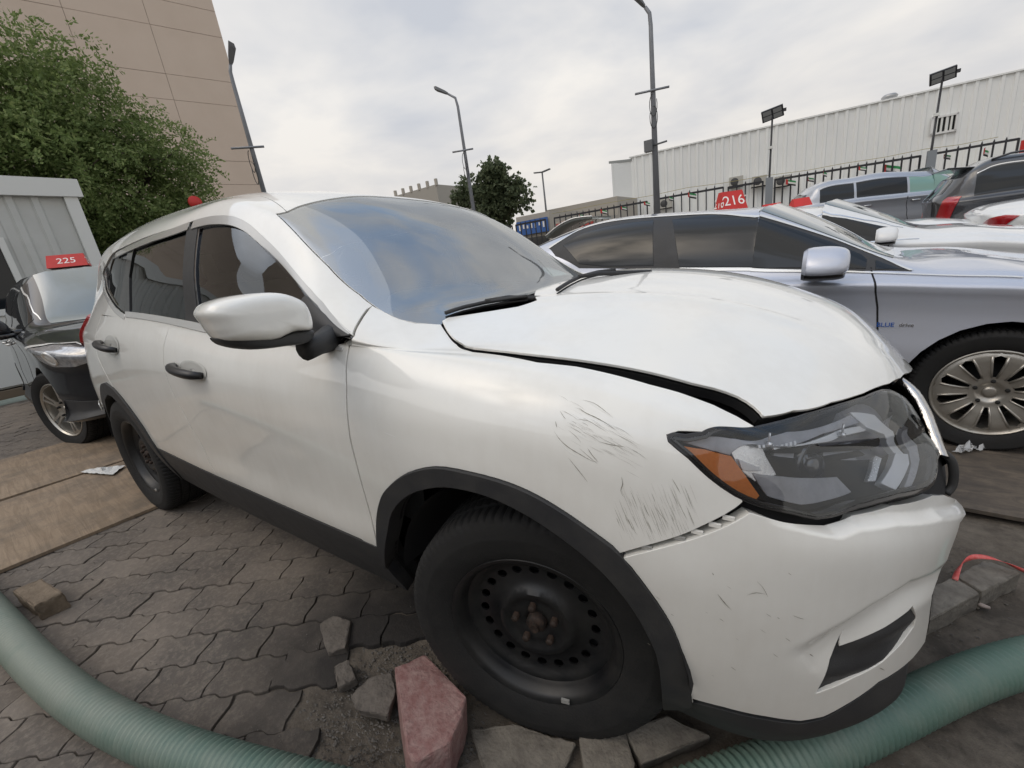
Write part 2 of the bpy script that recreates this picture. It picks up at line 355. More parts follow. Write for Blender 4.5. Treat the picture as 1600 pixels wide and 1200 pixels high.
def skin(name, S, uv, holes=(), m=None, parent=None, h=.02, off=0., depth=.02, lip=.0015, mirror=0, offf=None, plain=False, eh=None, **k):
    """cut a panel out of skin S: top sheet at off, edges folded inward by depth. mirror=1: far-side copy, 2: joined across the centre line"""
    P, F, B = cut(uv, holes, h, eh); p3 = S(P[:, 0], P[:, 1]); n3 = S.normal(P[:, 0], P[:, 1])
    if k.pop('flatseam', False) or mirror == 2:
        near = np.abs(p3[:, 1]) < .004; n3[near, 1] = 0
    o = off if offf is None else off+offf(p3, P)
    o = np.broadcast_to(np.asarray(o, float), (len(P),))
    top = p3+n3*o[:, None]
    if offf is not None:                                        # relief: shade by the real shape
        acc = np.zeros_like(top); fn = np.cross(top[F[:, 1]]-top[F[:, 0]], top[F[:, 2]]-top[F[:, 0]]); fn *= np.sign((fn*n3[F[:, 0]]).sum(1))[:, None]
        for c_ in range(3): np.add.at(acc, F[:, c_], fn)
        n3 = acc/(np.linalg.norm(acc, axis=1)[:, None]+1e-12)
        if mirror == 2:
            near = np.abs(top[:, 1]) < .004; n3[near, 1] = 0; n3 /= np.linalg.norm(n3, axis=1)[:, None]+1e-12
    V = [top]; NN = [n3]; FF = [F]; base = len(P)
    f0 = F[0]; g = np.cross(top[f0[1]]-top[f0[0]], top[f0[2]]-top[f0[0]])
    if g@n3[f0[0]] < 0: F = F[:, ::-1]; FF = [F]; sgn = -1
    else: sgn = 1
    c2 = P.mean(0)
    for bi, l in enumerate(B):
        l = np.array(l); nn = len(l)
        if mirror == 2:
            pass
        q = top[l]; n = n3[l]
        t = np.roll(q, -1, 0)-np.roll(q, 1, 0); t /= np.linalg.norm(t, axis=1)[:, None]+1e-9
        outw = np.cross(t, n)*1.0
        ar = .5*np.sum(P[l, 0]*np.roll(P[l, 1], -1)-np.roll(P[l, 0], -1)*P[l, 1])
        # outward in the sheet
        test = np.sign(ar)*(1 if bi == 0 else -1)
        du = S(P[l[:1], 0]+.002, P[l[:1], 1])-S(P[l[:1], 0], P[l[:1], 1]); dv = S(P[l[:1], 0], P[l[:1], 1]-.002)-S(P[l[:1], 0], P[l[:1], 1])
        tt = np.roll(P[l], -1, 0)-np.roll(P[l], 1, 0); ow2 = np.stack([tt[:, 1], -tt[:, 0]], 1)*test
        ow2 /= np.linalg.norm(ow2, axis=1)[:, None]+1e-9
        w3 = S(P[l, 0]+ow2[:, 0]*.002, P[l, 1]+ow2[:, 1]*.002)-S(P[l, 0], P[l, 1]); w3 -= (w3*n).sum(1)[:, None]*n; w3 /= np.linalg.norm(w3, axis=1)[:, None]+1e-9
        seam = (np.abs(q[:, 1]) < .004) if mirror == 2 else np.zeros(nn, bool)
        rings = [(q, n*.9+w3*.1), (q+w3*lip*.7-n*lip*.3, n*.7+w3*.7), (q+w3*lip-n*lip, w3), (q+w3*lip-n*depth, w3)]
        ids = []
        for (r, nr) in rings:
            V.append(r); NN.append(nr/(np.linalg.norm(nr, axis=1)[:, None]+1e-9)); ids.append(np.arange(base, base+nn)); base += nn
        for a, b in zip(ids[:-1], ids[1:]):
            for i in range(nn):
                j = (i+1) % nn
                if seam[i] and seam[j]: continue
                f = [a[i], b[i], b[j], a[j]]
                if (test > 0) != (bi == 0): f = f[::-1]
                FF.append(np.array([f]))
    V = np.vstack(V); NN = np.vstack(NN); faces = []
    for f in FF: faces += [list(map(int, r)) for r in f]
    # orient flange faces by their normals
    fx = []
    for f in faces:
        g = np.cross(V[f[1]]-V[f[0]], V[f[2]]-V[f[0]]) if len(f) == 3 else np.cross(V[f[2]]-V[f[0]], V[f[3]]-V[f[1]])
        fx.append(f if g@NN[f].sum(0) >= 0 else f[::-1])
    def mk(V, NN, fx, nm):
        me = bpy.data.meshes.new(nm); me.from_pydata(V.tolist(), [], fx); me.update()
        for p in me.polygons: p.use_smooth = True
        me.normals_split_custom_set_from_vertices(NN.tolist())
        return me
    mir = np.array([1, -1, 1.])
    if mirror == 2:
        b = len(V); V2 = np.vstack([V, V*mir]); N2 = np.vstack([NN, NN*mir]); f2 = fx+[[i+b for i in f[::-1]] for f in fx]
        return link(name, mk(V2, N2, f2, name), m, parent, **k)
    o = link(name, mk(V, NN, fx, name), m, parent, **k)
    if mirror == 1:
        o2 = link(name, mk(V*mir, NN*mir, [f[::-1] for f in fx], name), m, parent)
        return o, o2
    return o

# ---- the white SUV's own skin --------------------------------------------------------------------------
def lower(O, zi):
    """O: outline (x, y, nx, ny); zi: rows of (z, inset)"""
    return [(O[0]-O[2]*i, O[1]-O[3]*i, z) for z, i in zi]
OUT = [(-3.70, 0), (-3.68, -.40), (-3.60, -.65), (-3.40, -.785), (-3.04, -.853), (-2.7, -.880), (-2.2, -.898), (-1.6, -.915), (-1.24, -.921), (-.86, -.922), (-.48, -.921), (-.22, -.920), (.13, -.907), (.38, -.862), (.55, -.79), (.69, -.685), (.795, -.55), (.868, -.395), (.915, -.2), (.93, 0)]
def normals2(O):
    O = np.array(O); ext = np.vstack([O[1]*[1, -1], O, O[-2]*[1, -1]]); t = ext[2:]-ext[:-2]; n = np.stack([t[:, 1], -t[:, 0]], 1); return n/np.linalg.norm(n, axis=1)[:, None]
def interp_table(keys, n):
    """keys: {station: [(z, inset)...]} -> per-station table"""
    ks = sorted(keys); A = np.array([keys[k] for k in ks], float); o = []
    for i in range(n):
        r = np.empty(A.shape[1:])
        for a in range(A.shape[1]):
            for b in range(A.shape[2]): r[a, b] = np.interp(i, ks, A[:, a, b])
        o.append(r)
    return o
rog_low = interp_table({
 0: [(.30, .06), (.42, .02), (.50, .0), (.62, .0), (.76, .02), (.90, .05), (.99, .07), (1.06, .08)],
 3: [(.28, .08), (.40, .03), (.50, .01), (.62, .0), (.76, .0), (.90, .015), (.99, .03), (1.08, .045)],
 6: [(.26, .10), (.40, .045), (.50, .022), (.62, .012), (.76, .004), (.90, .0), (1.01, .004), (1.10, .022)],
 8: [(.26, .11), (.40, .055), (.50, .028), (.62, .030), (.76, .016), (.90, .0), (.99, .002), (1.055, .020)],
 10: [(.26, .11), (.40, .05), (.50, .022), (.62, .016), (.76, .006), (.90, .0), (.98, .008), (1.045, .030)],
 12: [(.26, .10), (.38, .04), (.50, .016), (.62, .006), (.76, .0), (.88, .006), (.955, .020), (1.01, .050)],
 13: [(.25, .08), (.36, .03), (.46, .012), (.58, .004), (.70, .0), (.80, .010), (.865, .018), (.925, .030)],
 14: [(.22, .05), (.31, .02), (.42, .008), (.54, .0), (.66, .0), (.76, .006), (.805, .018), (.845, .032)],
 15: [(.20, .045), (.30, .004), (.40, .0), (.52, .0), (.64, .0), (.735, .004), (.775, .016), (.815, .032)],
 16: [(.19, .04), (.31, -.006), (.40, -.004), (.52, .0), (.62, .0), (.705, .004), (.755, .018), (.80, .034)],
 19: [(.19, .04), (.31, .0), (.42, .0), (.53, .0), (.63, .0), (.70, .004), (.75, .018), (.795, .036)]}, 20)
rog_up = [  # T0 belt/hood edge, T1, T2 frame line, T3 gutter/glass edge, T4, T5 centre
 [(-3.58, 0, 1.14), (-3.52, 0, 1.25), (-3.44, 0, 1.40), (-3.40, 0, 1.545), (-3.38, 0, 1.56), (-3.36, 0, 1.57)],
 [(-3.57, -.37, 1.14), (-3.51, -.36, 1.25), (-3.43, -.33, 1.40), (-3.39, -.27, 1.545), (-3.37, -.17, 1.56), (-3.35, 0, 1.57)],
 [(-3.49, -.58, 1.15), (-3.44, -.54, 1.27), (-3.37, -.49, 1.41), (-3.33, -.43, 1.545), (-3.30, -.24, 1.568), (-3.29, 0, 1.578)],
 [(-3.32, -.69, 1.17), (-3.28, -.645, 1.30), (-3.22, -.59, 1.44), (-3.18, -.53, 1.555), (-3.15, -.3, 1.588), (-3.14, 0, 1.60)],
 [(-3.00, -.765, 1.20), (-2.98, -.685, 1.36), (-2.95, -.645, 1.515), (-2.92, -.575, 1.585), (-2.9, -.33, 1.626), (-2.9, 0, 1.642)],
 [(-2.70, -.80, 1.20), (-2.68, -.735, 1.37), (-2.66, -.685, 1.525), (-2.64, -.60, 1.605), (-2.64, -.34, 1.652), (-2.64, 0, 1.668)],
 [(-2.20, -.835, 1.195), (-2.2, -.78, 1.37), (-2.2, -.715, 1.542), (-2.2, -.615, 1.625), (-2.2, -.35, 1.676), (-2.2, 0, 1.692)],
 [(-1.6, -.853, 1.165), (-1.6, -.80, 1.36), (-1.6, -.708, 1.568), (-1.6, -.608, 1.632), (-1.6, -.34, 1.682), (-1.6, 0, 1.697)],
 [(-1.24, -.862, 1.135), (-1.24, -.795, 1.36), (-1.22, -.672, 1.566), (-1.15, -.610, 1.588), (-1.14, -.33, 1.624), (-1.16, 0, 1.634)],
 [(-.86, -.862, 1.112), (-.86, -.82, 1.21), (-.84, -.755, 1.332), (-.765, -.705, 1.358), (-.70, -.38, 1.412), (-.68, 0, 1.426)],
 [(-.48, -.858, 1.100), (-.465, -.852, 1.118), (-.45, -.835, 1.140), (-.46, -.700, 1.178), (-.36, -.36, 1.182), (-.31, 0, 1.184)],
 [(-.22, -.835, 1.082), (-.22, -.79, 1.094), (-.22, -.735, 1.102), (-.24, -.60, 1.138), (-.19, -.35, 1.180), (-.16, 0, 1.198)],
 [(.12, -.815, 1.052), (.12, -.755, 1.073), (.12, -.68, 1.090), (.12, -.55, 1.130), (.12, -.32, 1.182), (.12, 0, 1.205)],
 [(.37, -.80, .985), (.37, -.745, 1.010), (.37, -.65, 1.040), (.38, -.51, 1.088), (.40, -.28, 1.140), (.40, 0, 1.162)],
 [(.51, -.745, .925), (.53, -.70, .945), (.55, -.62, .972), (.57, -.48, 1.020), (.585, -.26, 1.072), (.59, 0, 1.096)],
 [(.635, -.62, .885), (.645, -.58, .912), (.66, -.50, .948), (.68, -.38, .985), (.69, -.20, 1.022), (.69, 0, 1.036)],
 [(.725, -.50, .855), (.73, -.465, .88), (.735, -.40, .915), (.743, -.31, .943), (.758, -.17, .958), (.762, 0, .962)],
 [(.795, -.36, .845), (.795, -.335, .862), (.795, -.29, .880), (.80, -.22, .892), (.812, -.11, .896), (.815, 0, .896)],
 [(.845, -.19, .83), (.840, -.175, .840), (.835, -.15, .848), (.834, -.115, .852), (.836, -.06, .850), (.837, 0, .848)],
 [(.862, 0, .825), (.858, 0, .832), (.852, 0, .838), (.848, 0, .840), (.846, 0, .838), (.845, 0, .836)]]
nrm = normals2(OUT)
XO = [o[0] for o in OUT]
S = Surf([lower((*OUT[i], *nrm[i]), rog_low[i])+rog_up[i] for i in range(20)])
S.prep()
VT0, VT1, VT2, VT3 = S.V[8], S.V[9], S.V[10], S.V[11]
VC = S.v1
# ------------------------------------------------------------------ the white SUV
SUV = empty('parked_suv', (0, 0, 0), label='white SUV with crumpled front corner, scraped fender and black steel wheels in front', cat='car')
SUV.matrix_world = YARD
def F(pts, **k): return S.find(pts, **k)
def uvx(x, v):           # parameter u where the row v passes x
    uu = np.linspace(S.u0, S.u1, 1500); p = S(uu, np.full(1500, v)); return uu[np.argmin(np.abs(p[:, 0]-x))]
A2 = np.array
arch_out = [(596, 868), (592, 840), (592, 810), (597, 782), (608, 762), (638, 740), (681, 730), (733, 738), (803, 758), (863, 788), (928, 832), (970, 866), (1015, 923), (1050, 979), (1071, 1040), (1080, 1096)]
arch_in = [(606, 886), (604, 866), (608, 832), (616, 797), (642, 770), (686, 758), (733, 763), (785, 780), (855, 819), (928, 875), (976, 927), (1011, 983), (1032, 1040), (1037, 1110)]
rarch_out = [(255, 714), (230, 679), (203, 639), (185, 614), (172, 603), (160, 600), (150, 604), (143, 614)]
UAO = smooth_line(F(arch_out, vmax=VT0), 3); UAI = smooth_line(F(arch_in, vmax=VT0), 3)
# rear arch, laid round the rear axle
rc = np.linspace(-8, 188, 30)
def arcuv(cx, cz, r, a0, a1, n, lowz=None):
    o = []
    uu, vv = np.meshgrid(np.linspace(S.u0, S.u1, 700), np.linspace(S.v0, VT0, 110), indexing='ij'); P = S(uu.ravel(), vv.ravel()); G = np.stack([uu.ravel(), vv.ravel()], 1)
    for a in np.linspace(a0, a1, n):
        x, z = cx+r*cos(rad(a)), cz+r*sin(rad(a)); k = np.argmin((P[:, 0]-x)**2+(P[:, 2]-z)**2+(np.abs(P[:, 1]) < .5)*9); o.append(G[k])
    return A2(o)
RAO = arcuv(-2.69, .37, .455, -2, 182, 27); RAI = arcuv(-2.69, .36, .395, -14, 194, 29)
d_gap = [(552, 527), (546, 540), (542, 560), (541, 600), (542, 640), (548, 690), (562, 745), (580, 810), (597, 866)]
UDG = smooth_line(F(d_gap, vmax=VT1), 3)
vS = S.V[2]
def row_uv(v, ua, ub, n=12): return np.stack([np.linspace(ua, ub, n), np.full(n, v)], 1)
G = .0038   # half a shut line
def shrink(poly, g):
    """pull a closed outline inward by g"""
    P = np.asarray(poly, float); k = np.linalg.norm(P-np.roll(P, 1, 0), axis=1) > 1e-5; P = P[k]
    a = .5*np.sum(P[:, 0]*np.roll(P[:, 1], -1)-np.roll(P[:, 0], -1)*P[:, 1]); t = np.roll(P, -1, 0)-np.roll(P, 1, 0); n = np.stack([t[:, 1], -t[:, 0]], 1)*np.sign(a); n /= np.linalg.norm(n, axis=1)[:, None]+1e-9
    return P-n*g
# fender
gapU = smooth_line(F([(970, 866), (1040, 846), (1080, 832), (1120, 813), (1150, 796), (1163, 785)], vmax=VT1), 2)
lampB = F([(1160, 780), (1135, 764), (1105, 742), (1075, 712), (1053, 696), (1045, 687), (1049, 679), (1062, 675)])
fendT = F([(1100, 676), (1180, 667), (1152, 650), (1115, 632), (1060, 612), (1015, 600), (960, 585), (900, 572), (840, 566), (790, 556), (740, 550), (715, 538), (701, 522), (690, 506)])
wsN = F([(650, 504), (625, 498), (600, 486), (583, 477)])
seamA = F([(575, 484), (562, 503), (553, 524)], vmin=VT0-.1)
iA = np.argmin(((A2(arch_out)-[970, 866])**2).sum(1))
UAO_f = UAO[:iA*3+1]
fender = np.vstack([UDG[:-1], UAO_f[1:], gapU[1:], lampB, fendT, wsN, seamA])
skin('front_fender', S, shrink(fender, G), m=WHITE, parent=SUV, h=.018, eh=.012, mirror=1)
# bumper cover with its ledge, crease and duct opening
c1 = F([(1180, 812), (1240, 826), (1309, 840), (1341, 827), (1400, 819), (1469, 811), (1507, 797)])
c2 = F([(1180, 1040), (1235, 1010), (1299, 979), (1360, 942), (1420, 905), (1485, 862)])
def sd(poly, P):
    """signed distance above an open line (v direction positive)"""
    d = np.full(len(P), 9.); sg = np.zeros(len(P)); tt = np.zeros(len(P)); n = len(poly)-1
    for i, (a, b) in enumerate(zip(poly[:-1], poly[1:])):
        ab = b-a; t = np.clip(((P-a)@ab)/(ab@ab+1e-12), 0, 1); q = P-a-t[:, None]*ab; dd = np.linalg.norm(q, axis=1); m_ = dd < d
        d[m_] = dd[m_]; sg[m_] = np.sign(q[m_, 1]); tt[m_] = (i+t[m_])/n
    return d*sg, tt
def sstep(x, a, b): t = np.clip((x-a)/(b-a), 0, 1); return t*t*(3-2*t)
def bump_off(p3, P):
    d1, t1 = sd(c1, P); d2, t2 = sd(c2, P)
    o = -np.clip(d1, 0, .03)*.62*sstep(t1, .02, .25)
    o -= np.clip(-d2, 0, .030)*.55*sstep(t2, .10, .42)*(1-sstep(-d2, .05, .12))*(1-.8*sstep(t2, .82, .98))
    return o+.004
bumpT = F([(1171, 800), (1224, 815), (1288, 820), (1331, 805), (1395, 789), (1459, 773), (1475, 772), (1496, 777)], disp=bump_off)
bumpR = F([(1505, 792), (1500, 818), (1486, 859), (1466, 905), (1457, 930), (1452, 971), (1446, 1003), (1427, 1029)], umin=S.u1-.75, disp=bump_off)
bumpL = F([(1373, 1067), (1320, 1104), (1288, 1121), (1251, 1128), (1197, 1121), (1130, 1106), (1082, 1093)], disp=bump_off)
gapL = smooth_line(F([(972, 869), (1040, 851), (1100, 833), (1140, 816), (1168, 799)], vmax=VT1), 2)
bump = np.vstack([gapL, bumpT, bumpR, bumpL, UAO[iA*3+1:][::-1]])
duct = F([(1273, 1085), (1296, 1030), (1319, 982), (1312, 1009), (1426, 946), (1433, 965), (1428, 980), (1409, 1006), (1379, 1035), (1333, 1060)], disp=bump_off)
BUMP = skin('bumper_cover', S, shrink(bump, G), [duct], m=WHITE, parent=SUV, h=.0085, eh=.008, offf=bump_off, depth=.03, mirror=1)
skin('bumper_duct', S, shrink(duct, -.010), m=BLACKPL, parent=SUV, h=.012, off=0, offf=lambda p, P: bump_off(p, P)-.005-.003*np.cos(P[:, 1]*90), depth=.01, mirror=1)
# doors
uB = uvx(-1.63, VT0); UBL = np.stack([np.interp(np.linspace(0, 1, 14), [0, .35, .7, 1], [uB, uvx(-1.66, S.V[5]), uvx(-1.60, S.V[3]), uvx(-1.54, vS)]), np.linspace(VT0, vS, 14)], 1)
uE = UDG[-1, 0]
front_door = np.vstack([UBL, row_uv(vS, UBL[-1, 0], UDG[-1, 0], 14)[1:-1], UDG[::-1], row_uv(VT0, UDG[0, 0], uB, 16)[1:-1]])
skin('front_door', S, shrink(front_door, G), m=WHITE, parent=SUV, h=.02, mirror=1)
kk = np.argmin(np.abs(RAO[:, 1]-S.V[4])*1+(RAO[:, 0] < RAO[:, 0].mean())*9)
rr = RAO[:14] if S(RAO[0, 0], RAO[0, 1])[0][0] > -2.6 else RAO[::-1][:14]    # sill -> top of the arch
uR = uvx(-2.66, VT0); rtop = rr[-3]
URL = np.stack([np.interp(np.linspace(0, 1, 10), [0, .5, 1], [uR, uvx(-2.74, S.V[6]), rtop[0]]), np.linspace(VT0, rtop[1], 10)], 1)
rear_door = np.vstack([UBL[::-1], row_uv(VT0, uB, uR, 14)[1:-1], URL, rr[:-3][::-1], row_uv(vS, rr[0, 0], UBL[-1, 0], 8)[:-1]])
skin('rear_door', S, shrink(rear_door, G), m=WHITE, parent=SUV, h=.02, mirror=1)
# quarter panel, pillars and roof side in one stamping with the door opening left free
door_px = [(553, 525), (505, 474), (450, 412), (413, 373), (391, 353), (369, 341), (340, 338), (296, 348), (238, 367), (200, 383), (176, 396), (165, 415), (158, 438), (163, 458), (176, 482), (194, 498)]
DO = smooth_line(F(door_px, vmin=VT0-.02), 3)
iw = F([(583, 477), (550, 449), (512, 415), (471, 374), (445, 347), (431, 334)], vmin=VT1, vmax=VT3+.12)
WSE = smooth_line(iw, 3); vG = VT3+.02; WSE = WSE[WSE[:, 1] < vG-.002] if (WSE[:, 1] > vG).any() else WSE; WSE = np.vstack([WSE, [[iw[-1, 0], vG]]])
rest_lo = RAO if S(RAO[0, 0], RAO[0, 1])[0][0] < -2.8 else RAO[::-1]
rest_lo = [p for p in rest_lo if p[0] < rtop[0]-.004]
vG = VT3+.02
roofline = row_uv(vG, WSE[-1, 0], S.u0, 40)
side = np.vstack([roofline[1:], row_uv(vG, S.u0, S.u0, 2)[:1], [[S.u0, v] for v in np.linspace(vG, vS, 14)][1:], row_uv(vS, S.u0, rest_lo[0][0], 8)[1:], rest_lo, URL[::-1], DO[::-1][0:1]*0+[[uR, VT0]], DO[::-1], seamA[::-1]+[-.004, 0], WSE])
skin('body_side', S, shrink(side, G*.8), m=WHITE, parent=SUV, h=.022, eh=.014, mirror=1)
# roof, windscreen, hood
ctr = lambda px, py: S.find([(px, py)], vmin=VC-1e-6, vmax=VC)[0]
wt = ctr(603, 322)
topc = np.stack([np.linspace(WSE[-1, 0], wt[0], 12), np.linspace(vG, VC, 12)], 1); topc[:, 0] = WSE[-1, 0]+(wt[0]-WSE[-1, 0])*np.linspace(0, 1, 12)**.8
roof = np.vstack([topc, row_uv(VC, wt[0], S.u0, 40)[1:], [[S.u0, v] for v in np.linspace(VC, vG, 8)][1:], roofline[::-1][1:-1]])
skin('roof', S, shrink(roof, G*.8)*[1, 0]+np.minimum(shrink(roof, G*.8), VC)*[0, 1] if False else np.stack([shrink(roof, G*.8)[:, 0], np.where(shrink(roof, G*.8)[:, 1] > VC-.006, VC, shrink(roof, G*.8)[:, 1])], 1), m=WHITE, parent=SUV, h=.03, mirror=2)
def half(poly, g=G):
    q = shrink(poly, g); q[:, 1] = np.where(q[:, 1] > VC-.012, VC, q[:, 1]); return q
wsb = F([(600, 486), (625, 499), (650, 504), (690, 506)])
ub = ctr(862, 470)[0]-.0
wsbot = np.stack([np.linspace(wsb[-1, 0], ub+.02, 8), np.linspace(wsb[-1, 1], VC, 8)], 1)
ws = np.vstack([WSE[::-1], wsb[1:-1], wsbot, row_uv(VC, ub+.02, wt[0], 20)[1:], topc[::-1][1:-1]])
WSHLD = skin('windscreen', S, half(ws, .004), m=WSGLASS, parent=SUV, h=.03, off=-.003, depth=.004, mirror=2)
fi = F([(452, 350), (480, 376), (520, 412), (560, 448), (600, 471), (630, 482), (655, 485), (690, 480)])
ui = ctr(838, 448)[0]
frin = np.vstack([fi, np.stack([np.linspace(fi[-1, 0], ui, 8), np.linspace(fi[-1, 1], VC-.0, 8)], 1)[1:]])
frit = np.vstack([frin, [[wsbot[-1, 0], VC]], wsbot[::-1][1:], wsb[::-1], WSE[1:], topc[1:], np.stack([topc[::-1][:, 0]+.03, topc[::-1][:, 1]], 1)[:-3]])
skin('windscreen_border', S, half(frit, .005), m=mat('black_frit', (.012, .010, .018), .7, spec=.1), parent=SUV, h=.03, off=-.008, depth=.002, mirror=2)
# rubber line round the glass
hoodN = F([(691, 504), (698, 518), (708, 530), (722, 539), (740, 546), (790, 551), (840, 557), (900, 564), (960, 573), (1020, 585), (1080, 601), (1115, 609), (1152, 622), (1177, 638), (1192, 653)], disp=lambda p, P: np.full(len(P), .0045))
hoodF = F([(1240, 641), (1300, 628), (1350, 614), (1390, 599), (1408, 590), (1420, 583)], disp=lambda p, P: np.full(len(P), .010))
hc = uvx(.803, VC)
hoodR = F([(700, 501), (740, 495), (810, 484), (840, 476)])
hb = ctr(866, 468)
hood = np.vstack([smooth_line(hoodN, 2), hoodF, [[hc-.012, (hoodF[-1, 1]+VC)/2+.03], [hc, VC]], row_uv(VC, hc, hb[0], 30)[1:], [[(hb[0]+hoodR[-1, 0])/2, (VC+hoodR[-1, 1])/2]], hoodR[::-1]])
def hood_off(p3, P):
    """raised spine lines pressed into the hood"""
    x = np.clip((p3[:, 0]+.25)/1.0, 0, 1); yl = .47-.17*x
    return .010+.006*np.exp(-((np.abs(p3[:, 1])-yl)/.024)**2)*sstep(x, 0, .12)*sstep(1-x, .05, .3)
HOOD = skin('hood', S, half(hood, G*.5), m=WHITE, parent=SUV, h=.018, eh=.012, offf=hood_off, depth=.006, mirror=2)
skin('hood_gap_shade', S, half(shrink(hood, .006), 0), m=DARK, parent=SUV, h=.05, off=-.004, depth=.02, mirror=2)  # black sheet under the hood, painting shade into its edge gap
# inner shell coloured black to stand for shade in the gaps, with the wheel openings free
def archhole(cx, cz, r): return arcuv(cx, cz, r, 0, 360, 40)
a1, a2 = UAI, RAI
sh = [[S.u0+.0, S.v0]]
RA = RAI if S(RAI[0, 0], RAI[0, 1])[0][0] < -2.8 else RAI[::-1]
shell = np.vstack([row_uv(S.v0, S.u0, RA[0, 0], 6)[:-1], [[RA[0, 0], S.v0+.01]], RA[1:-1], [[RA[-1, 0], S.v0+.01]], row_uv(S.v0, RA[-1, 0], UAI[0, 0], 12)[1:-1], [[UAI[0, 0], S.v0+.01]], UAI[1:-1], [[UAI[-1, 0], S.v0+.01]], row_uv(S.v0, UAI[-1, 0], S.u1, 10)[1:], [[S.u1, v] for v in np.linspace(S.v0, VT0, 9)][1:], row_uv(VT0, S.u1, S.u0, 70)[1:], [[S.u0, v] for v in np.linspace(VT0, S.v0, 9)][1:-1]])
skin('inner_shell', S, shell, m=DARK, parent=SUV, h=.05, eh=.04, off=-.032, depth=.01, mirror=1)
uc = uvx(-.40, VC)
bay = np.vstack([[[uvx(-.5, VT0), VT0-.01]], row_uv(VT0-.01, uvx(-.5, VT0), uvx(.60, VT0), 20)[1:], row_uv(VC, uvx(.70, VC), uc, 20)])
skin('bay_shell', S, bay, m=DARK, parent=SUV, h=.05, eh=.04, off=-.045, depth=.01, mirror=2)  # black sheet painted in for the shade under the hood
lin = np.vstack([[[WSE[-1, 0]-.02, VT2]], row_uv(VT2, WSE[-1, 0]-.05, S.u0+.2, 20)[1:], row_uv(VC, S.u0+.2, wt[0]-.03, 20)])
skin('headliner', S, lin, m=mat('headliner', (.3, .3, .28), .9), parent=SUV, h=.06, off=-.03, depth=.005, mirror=2)
# window band: gloss backing, glass, pillars, bright mouldings
gl_front = F([(309, 356), (340, 350), (364, 352), (386, 364), (410, 388), (440, 420), (470, 452), (500, 486), (522, 512), (430, 522), (350, 515), (311, 508)], vmin=VT0-.02)
gl_rear = F([(206, 389), (245, 371), (289, 357), (288, 430), (286, 503), (240, 497), (199, 488), (199, 430)], vmin=VT0-.02)
gl_q = F([(174, 404), (197, 393), (190, 440), (182, 478), (166, 450), (166, 436)], vmin=VT0-.02)
band = np.vstack([DO, row_uv(VT0-.004, DO[-1, 0], DO[0, 0], 20)[1:-1]])
if band[:, 0].min() < 0: band = band
skin('window_surround', S, shrink(band, .002), [gl_front, gl_rear, gl_q], m=GLOSSBLK, parent=SUV, h=.03, eh=.015, off=-.006, depth=.012, mirror=1)
skin('front_door_glass', S, shrink(gl_front, -.006), m=SIDEGLASS, parent=SUV, h=.04, off=-.012, depth=.003, mirror=1)
skin('rear_door_glass', S, shrink(gl_rear, -.006), m=PRIVGLASS, parent=SUV, h=.04, off=-.012, depth=.003, mirror=1)
skin('quarter_glass', S, shrink(gl_q, -.006), m=PRIVGLASS, parent=SUV, h=.04, off=-.010, depth=.003, mirror=1)
pil = F([(291, 354), (307, 352), (308, 508), (289, 505)], vmin=VT0-.02)
skin('pillar_trim', S, pil, m=BLACKPL, parent=SUV, h=.03, off=-.004, depth=.006, mirror=1)
BRIGHT = mat('bright_moulding', (.74, .74, .72), .2, metal=.35, coat=.5)
def ribbon(name, uv, w, m, off=.004, side=0, th=.005, parent=SUV, mirror=1, surf=None):
    """moulding laid along a line on the skin"""
    Sf = surf or S; uv = resample(np.asarray(uv), .02, False); t = np.gradient(uv, axis=0); n = np.stack([-t[:, 1], t[:, 0]], 1); n /= np.linalg.norm(n, axis=1)[:, None]+1e-9
    a = uv+n*w*(.5+side*.5); b = uv-n*w*(.5-side*.5)
    return skin(name, Sf, np.vstack([a, b[::-1]]), m=m, parent=parent, h=w, eh=.02, off=off, depth=th, mirror=mirror)
belt_px = F([(160, 440), (165, 458), (178, 482), (196, 498), (240, 505), (290, 513), (330, 521), (380, 530), (440, 538), (500, 537), (549, 529)], vmin=VT0-.06)
ribbon('belt_moulding', row_uv(VT0+.009, DO[-1, 0]+.02, DO[0, 0]-.012, 22), .020, BRIGHT, .004)
ribbon('belt_moulding', smooth_line(F([(160, 432), (162, 448), (168, 466), (180, 484), (195, 496)], vmin=VT0-.04), 2), .020, BRIGHT, .003)
ribbon('door_frame_trim', smooth_line(F([(545, 521), (500, 474), (446, 413), (410, 377), (388, 357), (367, 346), (340, 343), (300, 351)], vmin=VT0), 2), .022, SATIN, .0)
ribbon('door_frame_trim', smooth_line(F([(294, 352), (240, 371), (203, 387), (180, 399)], vmin=VT0), 2), .022, SATIN, .0)
# arch flares and sill
def strip2(a, b): return np.vstack([a, b[::-1]])
skin('wheel_arch_flare', S, strip2(UAO, UAI), m=BLACKPL, parent=SUV, h=.02, off=.010, depth=.06, mirror=1)
RAOs = RAO if S(RAO[0, 0], RAO[0, 1])[0][0] < -2.8 else RAO[::-1]
skin('wheel_arch_flare', S, strip2(RAOs, RA), m=BLACKPL, parent=SUV, h=.02, off=.010, depth=.06, mirror=1)
sill = np.vstack([row_uv(vS-.002, RAOs[-1, 0]-.01, UAO[0, 0]+.005, 20), [[UAI[0, 0]-.004, S.V[1]], [UAI[0, 0]-.004, S.v0]], row_uv(S.v0, UAI[0, 0]-.01, RA[-1, 0]+.01, 20)])
skin('sill_cladding', S, sill, m=BLACKPL, parent=SUV, h=.04, off=.003, depth=.08, mirror=1)
